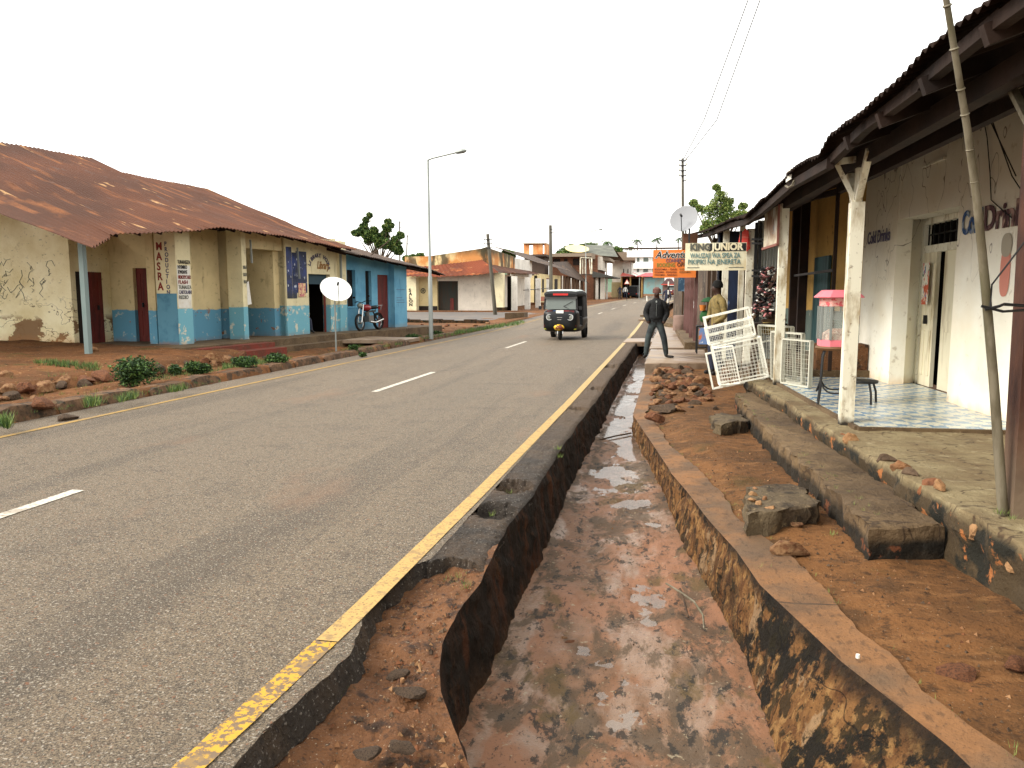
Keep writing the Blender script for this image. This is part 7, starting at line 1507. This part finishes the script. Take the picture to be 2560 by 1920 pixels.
# brown drum by the posts
q = gz(1705, 806, .2); m_ = MB(); m_.lathe([(.001, 0), (.30, 0), (.31, .1), (.30, .55), (.28, .6), (.001, .6)], (gy(1704, 733, 31).x, 31, .15), n=20); tag(m_.build('concrete_drum', M("mauve_grey_drum", col(150, 124, 112, .7), [dict(s=2, t=(.45, .6), c=col(120, 98, 86, .7))], rough=.9), smooth=True), 'rounded mauve-grey concrete drum beside the far platform', 'drum')
prism_px('broken_slab', [(1652, 806), (1668, 795), (1694, 792), (1697, 806), (1690, 812)], -.05, .16, m_conc, 'broken concrete slab on the orange dirt mound right of the drain', 'slab', .05)
for i, (a, b_) in enumerate([((1600, 795), (1626, 803)), ((1596, 803), (1622, 811)), ((1650, 766), (1688, 770)), ((1655, 772), (1690, 777))]):
    pa, pb = gz(*a, .12), gz(*b_, .12)
    if pa.y > 60: continue
    m_ = MB(); m_.prism([(pa.x, pa.y), (pb.x, pa.y), (pb.x, pa.y + .5), (pa.x, pa.y + .5)], .0 + rz(pa.y), .10 + rz(pa.y)); tag(m_.build('cross_slab', m_slab if i % 2 else m_conc), ['first low slab across the drain behind the standing man', 'second low slab across the drain, nearer the man', 'far dark slab over the drain beyond the dirt mound', 'far pale slab over the drain beyond the dirt mound'][i], 'slab')

# ======================= vegetation =======================
m_leafA = M("dark_leaf", col(44, 74, 32, .55), rough=.7, spec=.3); m_leafB = M("mid_leaf", col(86, 118, 54, .7), rough=.7, spec=.3); m_leafC = M("light_leaf", col(136, 152, 78, .75), rough=.7, spec=.3)
m_bark = M("grey_bark", col(110, 96, 78, .6), [dict(s=(8, 8, 2), t=(.4, .6), c=col(74, 62, 50, .6))], rough=.95)
def leaves(mb, c_, r_, n, s_, rg, sq=(1, 1, .8), mix=(0, 0, 1, 1, 2), hollow=.35):
    for _ in range(n):
        d_ = Vector((rg.gauss(0, 1), rg.gauss(0, 1), rg.gauss(0, 1))).normalized(); q = c_ + Vector((d_.x * sq[0], d_.y * sq[1], d_.z * sq[2])) * r_ * ((hollow + (1 - hollow) * rg.random()) if hollow > 0 else rg.random() ** .42) * (1 + .35 * noise.noise(d_ * 1.7 + c_))
        a = Vector((rg.uniform(-1, 1), rg.uniform(-1, 1), rg.uniform(-.6, .9))).normalized(); b_ = a.orthogonal().normalized(); b_.rotate(Matrix.Rotation(rg.random() * 6.28, 3, a)); w_ = s_ * rg.uniform(.6, 1.3)
        mb.add([q - a * w_, q + b_ * w_ * .42, q + a * w_, q - b_ * w_ * .42], [(0, 1, 2, 3)], rg.choice(mix))
LM = [m_leafA, m_leafB, m_leafC]
def bush(label, c_, rx, rz_, n, s_, seed, cat='bush', group=None, nm='bush', mix=(0, 0, 1, 1, 2)):
    rg = random.Random(seed); mb = MB(); c_ = Vector(c_); mix = (0, 0, 0, 1, 1)
    for k in range(6): 
        a = k * 1.05; d_ = Vector((math.cos(a), math.sin(a), 0)); mb.tube([c_ - Vector((0, 0, .02)), c_ + d_ * rx * .4 + Vector((0, 0, rz_ * .9))], [.012, .004], 4, 3)
    for k in range(7):
        a = rg.random() * 6.28; q = c_ + Vector((math.cos(a) * rx * .55 * rg.random(), math.sin(a) * rx * .5 * rg.random(), rz_ * rg.uniform(.5, 1.1))); leaves(mb, q, rx * rg.uniform(.45, .65), n // 7, s_, rg, (1.1, .9, rz_ / rx * 1.0), mix)
    for v in mb.v: v.z = max(v.z, c_.z - .02)
    return tag(mb.build(nm, LM + [m_bark], loc=tuple(c_)), label, cat, group)
def ground_at(x, y, z=.05):
    p = gz(x, y, z); p.z = hl(p.x, p.y) if p.x < -8 else 0; return p
for i, (x, y, w_, h_, n, lab) in enumerate([(330, 968, 128, 82, 2600, 'large dark green bush on the left verge below the MASRA pier'), (492, 944, 74, 48, 1300, 'leafy green bush between the large bush and the red steps'), (436, 930, 40, 34, 500, 'small dusty bush just right of the large dark bush'),
    (610, 928, 72, 34, 900, 'low green bush in the ditch below the red steps'), (690, 915, 66, 30, 800, 'low green bush in the ditch below the lower cement step'), (885, 882, 34, 20, 400, 'small weed clump at the left end of the ditch slab'), (905, 888, 24, 16, 260, 'tiny weed clump beside the ditch slab'), (1035, 838, 60, 24, 900, 'green weed clump on the bank beside the foot of the near street lamp'), (1090, 832, 44, 20, 500, 'green weed clump just right of the foot of the near street lamp')]):
    p = ground_at(x, y); sc_ = (p - C0).length / F; bush(lab, p, w_ * sc_ / 2, h_ * sc_ / 2, int(n * 1.8), (.035 + .0012 * p.y) * .62, 20 + i)
# grass and creeping weeds (uncountable)
gr = MB(); rg = random.Random(9)
def tuft(x, y, z, n, h_, spread, mix=(0, 1, 1, 2)):
    for _ in range(n):
        a = rg.random() * 6.28; d_ = Vector((math.cos(a), math.sin(a), 0)); o_ = Vector((x, y, z)) + d_ * spread * rg.random(); hh_ = h_ * rg.uniform(.5, 1.2); w_ = h_ * .04; s_ = Vector((-d_.y, d_.x, 0)) * w_
        tip = o_ + d_ * hh_ * rg.uniform(.2, .8) + Vector((0, 0, hh_)); gr.add([o_ - s_, o_ + s_, tip], [(0, 1, 2)], rg.choice(mix))
def patch(pts, n, h_, z=.05, per=9, spread=.05, mix=(0, 1, 1, 2)):
    for _ in range(n):
        i = rg.randrange(len(pts) - 1); u = rg.random(); x = pts[i][0] + (pts[i + 1][0] - pts[i][0]) * u; y = pts[i][1] + (pts[i + 1][1] - pts[i][1]) * u + rg.uniform(-1, 1) * pts[i][2]
        p = gz(x, y, z); zz = hl(p.x, p.y) if p.x < -8 else p.z
        tuft(p.x, p.y, zz - .01, per, h_, spread, mix)
patch([(90, 908, 4), (245, 912, 4)], 150, .11, .3); patch([(20, 990, 14), (420, 940, 12)], 70, .07, .05, spread=.08); patch([(380, 950, 8), (720, 915, 8)], 110, .10, .0, spread=.08); patch([(860, 880, 4), (1010, 855, 4)], 60, .10, .1, spread=.1); patch([(0, 1040, 8), (560, 950, 8)], 60, .05, .1); patch([(0, 1055, 8), (30, 1068, 8)], 26, .14, .1); patch([(215, 1012, 6), (250, 1006, 6)], 24, .13, .1); patch([(300, 1000, 5), (345, 990, 5)], 30, .12, .1); patch([(425, 978, 4), (465, 970, 4)], 24, .11, .1)
patch([(640, 912, 5), (860, 880, 5)], 120, .13, .0); patch([(560, 925, 5), (650, 915, 5)], 60, .13, .0); patch([(1140, 832, 4), (1310, 806, 3)], 300, .14, .12, spread=.12); patch([(1050, 845, 3), (1140, 835, 3)], 80, .10, .12)
patch([(1580, 745, 2), (1400, 762, 2)], 60, .25, .4, spread=.3)
yl = (1, 2, 2)
for (x, y, n, h_, z, sp_) in [(1125, 1450, 60, .035, -.12, .10), (1110, 1462, 40, .04, -.12, .08), (1150, 1458, 40, .05, -.1, .07), (1165, 1475, 30, .05, -.08, .03), (860, 1735, 50, .03, -.13, .05), (1275, 1235, 18, .04, -.07, .04), (1230, 1292, 14, .05, -.07, .02), (1395, 1125, 26, .05, .0, .04), (1400, 1145, 16, .05, -.03, .03), (2500, 1285, 40, .035, .3, .05), (2530, 1300, 30, .03, .3, .05), (2235, 1205, 30, .03, .1, .05), (1850, 1130, 14, .02, -.1, .05), (1835, 1265, 30, .02, -.1, .06), (1900, 1420, 20, .02, -.1, .08), (2080, 1340, 30, .03, .05, .06)]:
    p = gz(x, y, z); tuft(p.x, p.y, p.z + .005, n, h_, sp_, yl)
for k in range(70):
    y = rg.uniform(2.6, 22); tuft(xk(y) + rg.uniform(.0, .04), y, zrt(y) + .005, 5, .028, .03, yl)
for k in range(50):
    tt = rg.uniform(-2.8, 3.4); p = rp(tt, rg.uniform(-.62, -.5), .11); tuft(p.x, p.y, .115, 6, .03, .03, yl)
tag(gr.build('grass', LM, loc=(0, 0, 0)), 'short grass and creeping weeds along the verges, kerbs and cracks', kind='stuff')
def tree(label, base, clusters, Y_, trunk_r, s_, dens, seed, mix=(0, 0, 1, 1, 2), nm='tree', cat='tree', group=None):
    rg = random.Random(seed); T = thing(nm, label, cat, tuple(base), group); base = Vector(base); cr = MB(); tr_ = MB()
    cs = [(gy(x, y, Y_ + rg.uniform(-.5, .5) * r_ * Y_ / F * 2.5), r_ * Y_ / F) for x, y, r_ in clusters]
    mid = sum((c for c, _ in cs), Vector()) / len(cs); low = min(c.z for c, _ in cs); fork = Vector((mid.x, base.y, base.z + (low - base.z) * .75))
    tr_.tube([base, base.lerp(fork, .5) + Vector((trunk_r * .5, 0, 0)), fork], [trunk_r, trunk_r * .8, trunk_r * .6], 8)
    for c_, r_ in cs:
        m1 = fork.lerp(c_, .5) + Vector((0, 0, -.15 * (c_ - fork).length * .3)); tr_.tube([fork, m1, c_], [trunk_r * .45, trunk_r * .25, trunk_r * .08], 5)
        leaves(cr, c_, r_ * 1.75, int(dens * 720), s_ * .62, rg, (1, 1, .85), mix, .0)
        for _q in range(3): leaves(cr, c_ + Vector((rg.uniform(-1, 1), rg.uniform(-1, 1), rg.uniform(-1, 1))) * r_, r_ * .8, int(dens * 130), s_ * .6, rg, (1, 1, .8), mix, .0)
    tr_.build('trunk', m_bark, T, smooth=True); cr.build('crown', LM, T); return T
Z6 = lambda x, y, r_: (860 + x / 7.9, 500 + y / 7.9, r_ / 7.9)
tree('dark green tree with spiky uneven crown rising behind the blue building roof', (gy(945, 733, 46).x, 46, .3), [Z6(*c) for c in [(505, 300, 34), (430, 400, 40), (400, 520, 48), (350, 600, 50), (230, 650, 46), (440, 680, 70), (590, 600, 52), (560, 720, 66), (870, 430, 40), (850, 560, 55), (800, 700, 60), (650, 760, 66), (940, 500, 30), (1120, 700, 45), (1000, 780, 45), (1010, 920, 80), (840, 870, 72), (1080, 1000, 60), (480, 800, 60), (720, 860, 60)]], 46, .16, .16, 1.1, 1)
Z7 = lambda x, y, r_: (1600 + x / 5.53, 360 + y / 5.53, r_ / 5.53)
tree('airy flat-layered light green tree behind the dark roof of the right-hand row', (gy(1800, 733, 30).x, 30, .1), [Z7(*c) for c in [(1060, 600, 32), (740, 820, 36), (820, 890, 32), (1120, 720, 48), (1220, 800, 44), (1100, 860, 78), (1180, 880, 60), (960, 930, 70), (1240, 970, 76), (1420, 860, 36), (1080, 1080, 80), (960, 1130, 66), (1340, 990, 50), (1440, 980, 44), (1180, 1040, 60), (900, 1180, 50)]], 30, .12, .085, .62, 2, mix=(1, 2, 2))
for i, (cl_, Y_, lab) in enumerate([([(1415, 632, 12), (1428, 626, 10), (1402, 637, 9), (1440, 632, 9)], 130, 'rounded green tree behind the brown two-storey building, left of the yellowed dish'), ([(1460, 622, 9), (1473, 618, 8), (1483, 620, 8)], 135, 'dark green tree top behind the tiled roof of the brown building'), ([(1541, 625, 6), (1547, 628, 6)], 150, 'small tree top right of the tiled roof'),
     ([(1030, 645, 6), (1050, 643, 7), (1015, 646, 5)], 80, 'scrubby tree line top above the stained parapet of the salon building'), ([(1270, 634, 5), (1280, 638, 5), (1262, 631, 4)], 75, 'light green bush growing on top of the salon building parapet')]):
    tree(lab, (gy(cl_[0][0], 733, Y_).x, Y_, rz(Y_)), cl_, Y_, .25, .3, .9, 30 + i, mix=(0, 1, 1, 2))
def palm(label, x, y, r_, Y_, seed, lean=0):
    rg = random.Random(seed); q = gy(x, y, Y_); T = thing('palm_tree', label, 'palm tree', (q.x + lean, Y_, rz(Y_)), 'palms beyond the end of the street')
    m_ = MB(); m_.tube([(q.x + lean, Y_, rz(Y_)), (q.x + lean * .3, Y_, (q.z + rz(Y_)) / 2), tuple(q)], [.25, .18, .14], 7); m_.build('trunk', m_bark, T)
    R_ = r_ * Y_ / F; cr = MB()
    for k in range(17):
        a = k * 2.4; el_ = rg.uniform(-.3, 1.2); d_ = Vector((math.cos(a), math.sin(a), 0)); pts = [q + d_ * R_ * u + Vector((0, 0, R_ * (el_ * u - 1.1 * u * u * (.6 + .4 * el_)))) for u in [j / 7 for j in range(8)]]
        for j in range(7):
            p0, p1 = pts[j], pts[j + 1]; dd = (p1 - p0).normalized(); s_ = dd.cross(Vector((0, 0, 1))).normalized()
            for sg_ in (-1, 1):
                w_ = R_ * .22 * math.sin(.5 + j / 7 * 2.5); cr.add([p0, p1, p1 + s_ * sg_ * w_ + dd * w_ * .5 - Vector((0, 0, w_ * .5)), p0 + s_ * sg_ * w_ * .6 + dd * w_ * .6 - Vector((0, 0, w_ * .4))], [(0, 1, 2, 3)], rg.choice((0, 0, 1)))
    cr.build('crown', LM, T)
palm('palm directly above the tiled roof of the brown building', 1518, 605, 17, 230, 1); palm('palm above the white block, taller of the middle two', 1593, 603, 15, 230, 2, 1); palm('shorter bushy palm left of the middle tall one', 1575, 619, 13, 225, 3); palm('palm standing clear in the sky just left of the orange signboard', 1643, 598, 16, 235, 4, -1); palm('palm whose crown shows between the orange signboard and the tall pole', 1697, 597, 12, 240, 5)
# ======================= stones and kerbs of the left verge =======================
kb = MB(); y = 6.5; r6 = random.Random(8)
while y < 36:
    L_ = r6.uniform(.8, 2.2); x0 = -8.0 + r6.uniform(-.04, .03); h_ = .14 + r6.uniform(-.03, .04); w_ = .26
    if not (22.4 < y + L_ / 2 < 24.2):
        n_ = max(2, int(L_ / .12)); rows = []
        for k in range(n_ + 1):
            yy_ = y + L_ * k / n_; j = .025 * nz(yy_, 0, 0, 5); hh_ = h_ + .03 * nz(yy_, 5, 0, 3) - (.05 if k in (0, n_) else 0)
            rows += [(x0 + j + .03, yy_, -.06), (x0 + j, yy_, hh_ * .6), (x0 + j - .03, yy_, hh_), (x0 + j - w_, yy_, hh_ + .01), (x0 + j - w_ - .04, yy_, -.06)]
        kb.add(rows, [(k * 5 + i, (k + 1) * 5 + i, (k + 1) * 5 + i + 1, k * 5 + i + 1) for k in range(n_) for i in range(4)] + [(4, 3, 2, 1, 0), (n_ * 5, n_ * 5 + 1, n_ * 5 + 2, n_ * 5 + 3, n_ * 5 + 4)])
    y += L_ + r6.uniform(.02, .25)
m_kerbL = M("mossy_broken_kerb", col(150, 112, 80, .48), [dict(s=4, t=(.42, .6), c=col(104, 78, 54, .45)), dict(s=7, t=(.54, .62), c=col(56, 48, 32, .45), m=.85), dict(s=3, t=(.6, .66), c=col(196, 128, 78, .5), m=.6)], rough=.9, bump=[(20, .9, .04)])
struct(kb.build('roadside_kerb', m_kerbL, smooth=30, loc=(0, 0, 0)))
for k in range(36):
    y = 8.6 + 8.0 * k / 36 + r6.uniform(-.08, .08); d_ = 1.80 + r6.uniform(-.12, .12); x = -8 - d_; s_ = r6.uniform(.09, .20)
    rock((x, y, .02 + r6.random() * .14), s_, r6.randrange(7), 'rough stone in the low retaining edge below the cream building', 'stones of the left retaining edge', sq=1.2)
for k in range(16):
    y = r6.uniform(7, 26); d_ = r6.uniform(.4, 2.1); x = -8 - d_; s_ = r6.uniform(.03, .07); rock((x, y, hl(x, y) + s_ * .2), s_, r6.randrange(7), 'small loose stone on the left verge', 'loose stones on the left verge')
for i, (x, y, w_, k, lab) in enumerate([(8, 965, 36, 0, 'yellowish boulder at the left edge of the picture'), (35, 1022, 18, 3, 'small white stone near the left edge of the verge'), (110, 1020, 60, 4, 'broad orange stone on the near kerb at left'), (165, 1030, 44, 2, 'dark squared stone just right of the broad orange one'), (235, 905, 26, 3, 'pale stone beside the foot of the blue post')]):
    p = ground_at(x, y, .1); s_ = w_ * (p - C0).length / F / 2; rock((p.x, p.y, p.z + s_ * .15), s_, k, lab)
# rubble and crumbled masonry under the far verge
for k in range(12):
    y = r6.uniform(33, 37); x = -8.6 - r6.random() * 3; s_ = r6.uniform(.05, .14); rock((x, y, hl(x, y) + s_ * .3), s_, r6.randrange(7), 'dark rubble stone at the mouth of the side road', 'rubble at the mouth of the side road')

for i, (x0_, x1_, yt_, Yh, mw, mr, lab) in enumerate([(1605, 1640, 700, 185, m_cream2, m_greyroof, 'small cream house at the very end of the street below the white block'), (1640, 1668, 703, 200, m_white_w2, m_rust, 'tiny white house with a rusty roof behind the maroon taxi'), (1690, 1760, 690, 120, m_white_w, m_rust, 'long pale shed at the far right of the street behind the sign posts'), (1690, 1740, 700, 75, m_cream2, m_rust2, 'cream kiosk with rusted awning beyond the far platform')]):
    T = thing('far_house', lab, 'house', (X(x0_, Yh), Yh, rz(Yh))); b = MB(); b.box(X(x0_, Yh), X(x1_, Yh), Yh, Yh + 6, rz(Yh) - .5, Z(yt_ + 4, Yh)); b.build('wall', mw, T)
    b = MB(); a0, a1 = X(x0_ - 3, Yh), X(x1_ + 3, Yh); z0_, z1_ = Z(yt_ + 5, Yh), Z(yt_ - 3, Yh); b.prism([(a0, Yh - 1), (a1, Yh - 1), (a1, Yh + 3), (a0, Yh + 3)], z0_ - .1, [z0_, z0_, z1_, z1_]); b.prism([(a0, Yh + 3.01), (a1, Yh + 3.01), (a1, Yh + 7), (a0, Yh + 7)], z0_ - .1, [z1_, z1_, z0_, z0_]); b.build('roof', mr, T)
    for k in range(3):
        xx = X(x0_ + (x1_ - x0_) * (.2 + .3 * k), Yh); b = MB(); b.box(xx - .4, xx + .4, Yh - .06, Yh + .05, rz(Yh) + .9, rz(Yh) + 2.0); b.build('window', m_blackdoor, T)

for i, (x, y, z, w_, mt, lab) in enumerate([(2144, 1651, zrt(3.0), 9, m_paper, 'small white bottle cap on the drain kerb at lower right'), (1006, 1712, -.125, 11, m_stone, 'straw-coloured scrap lying on the dirt bank')]):
    p = gz(x, y, z); s_ = w_ * (p - C0).length / F / 2; m_ = MB(); m_.lathe([(.0001, .03), (s_ * .9, .03), (s_, .022), (s_, .012)], tuple(p), n=10); tag(m_.build('litter', mt), lab, 'litter')
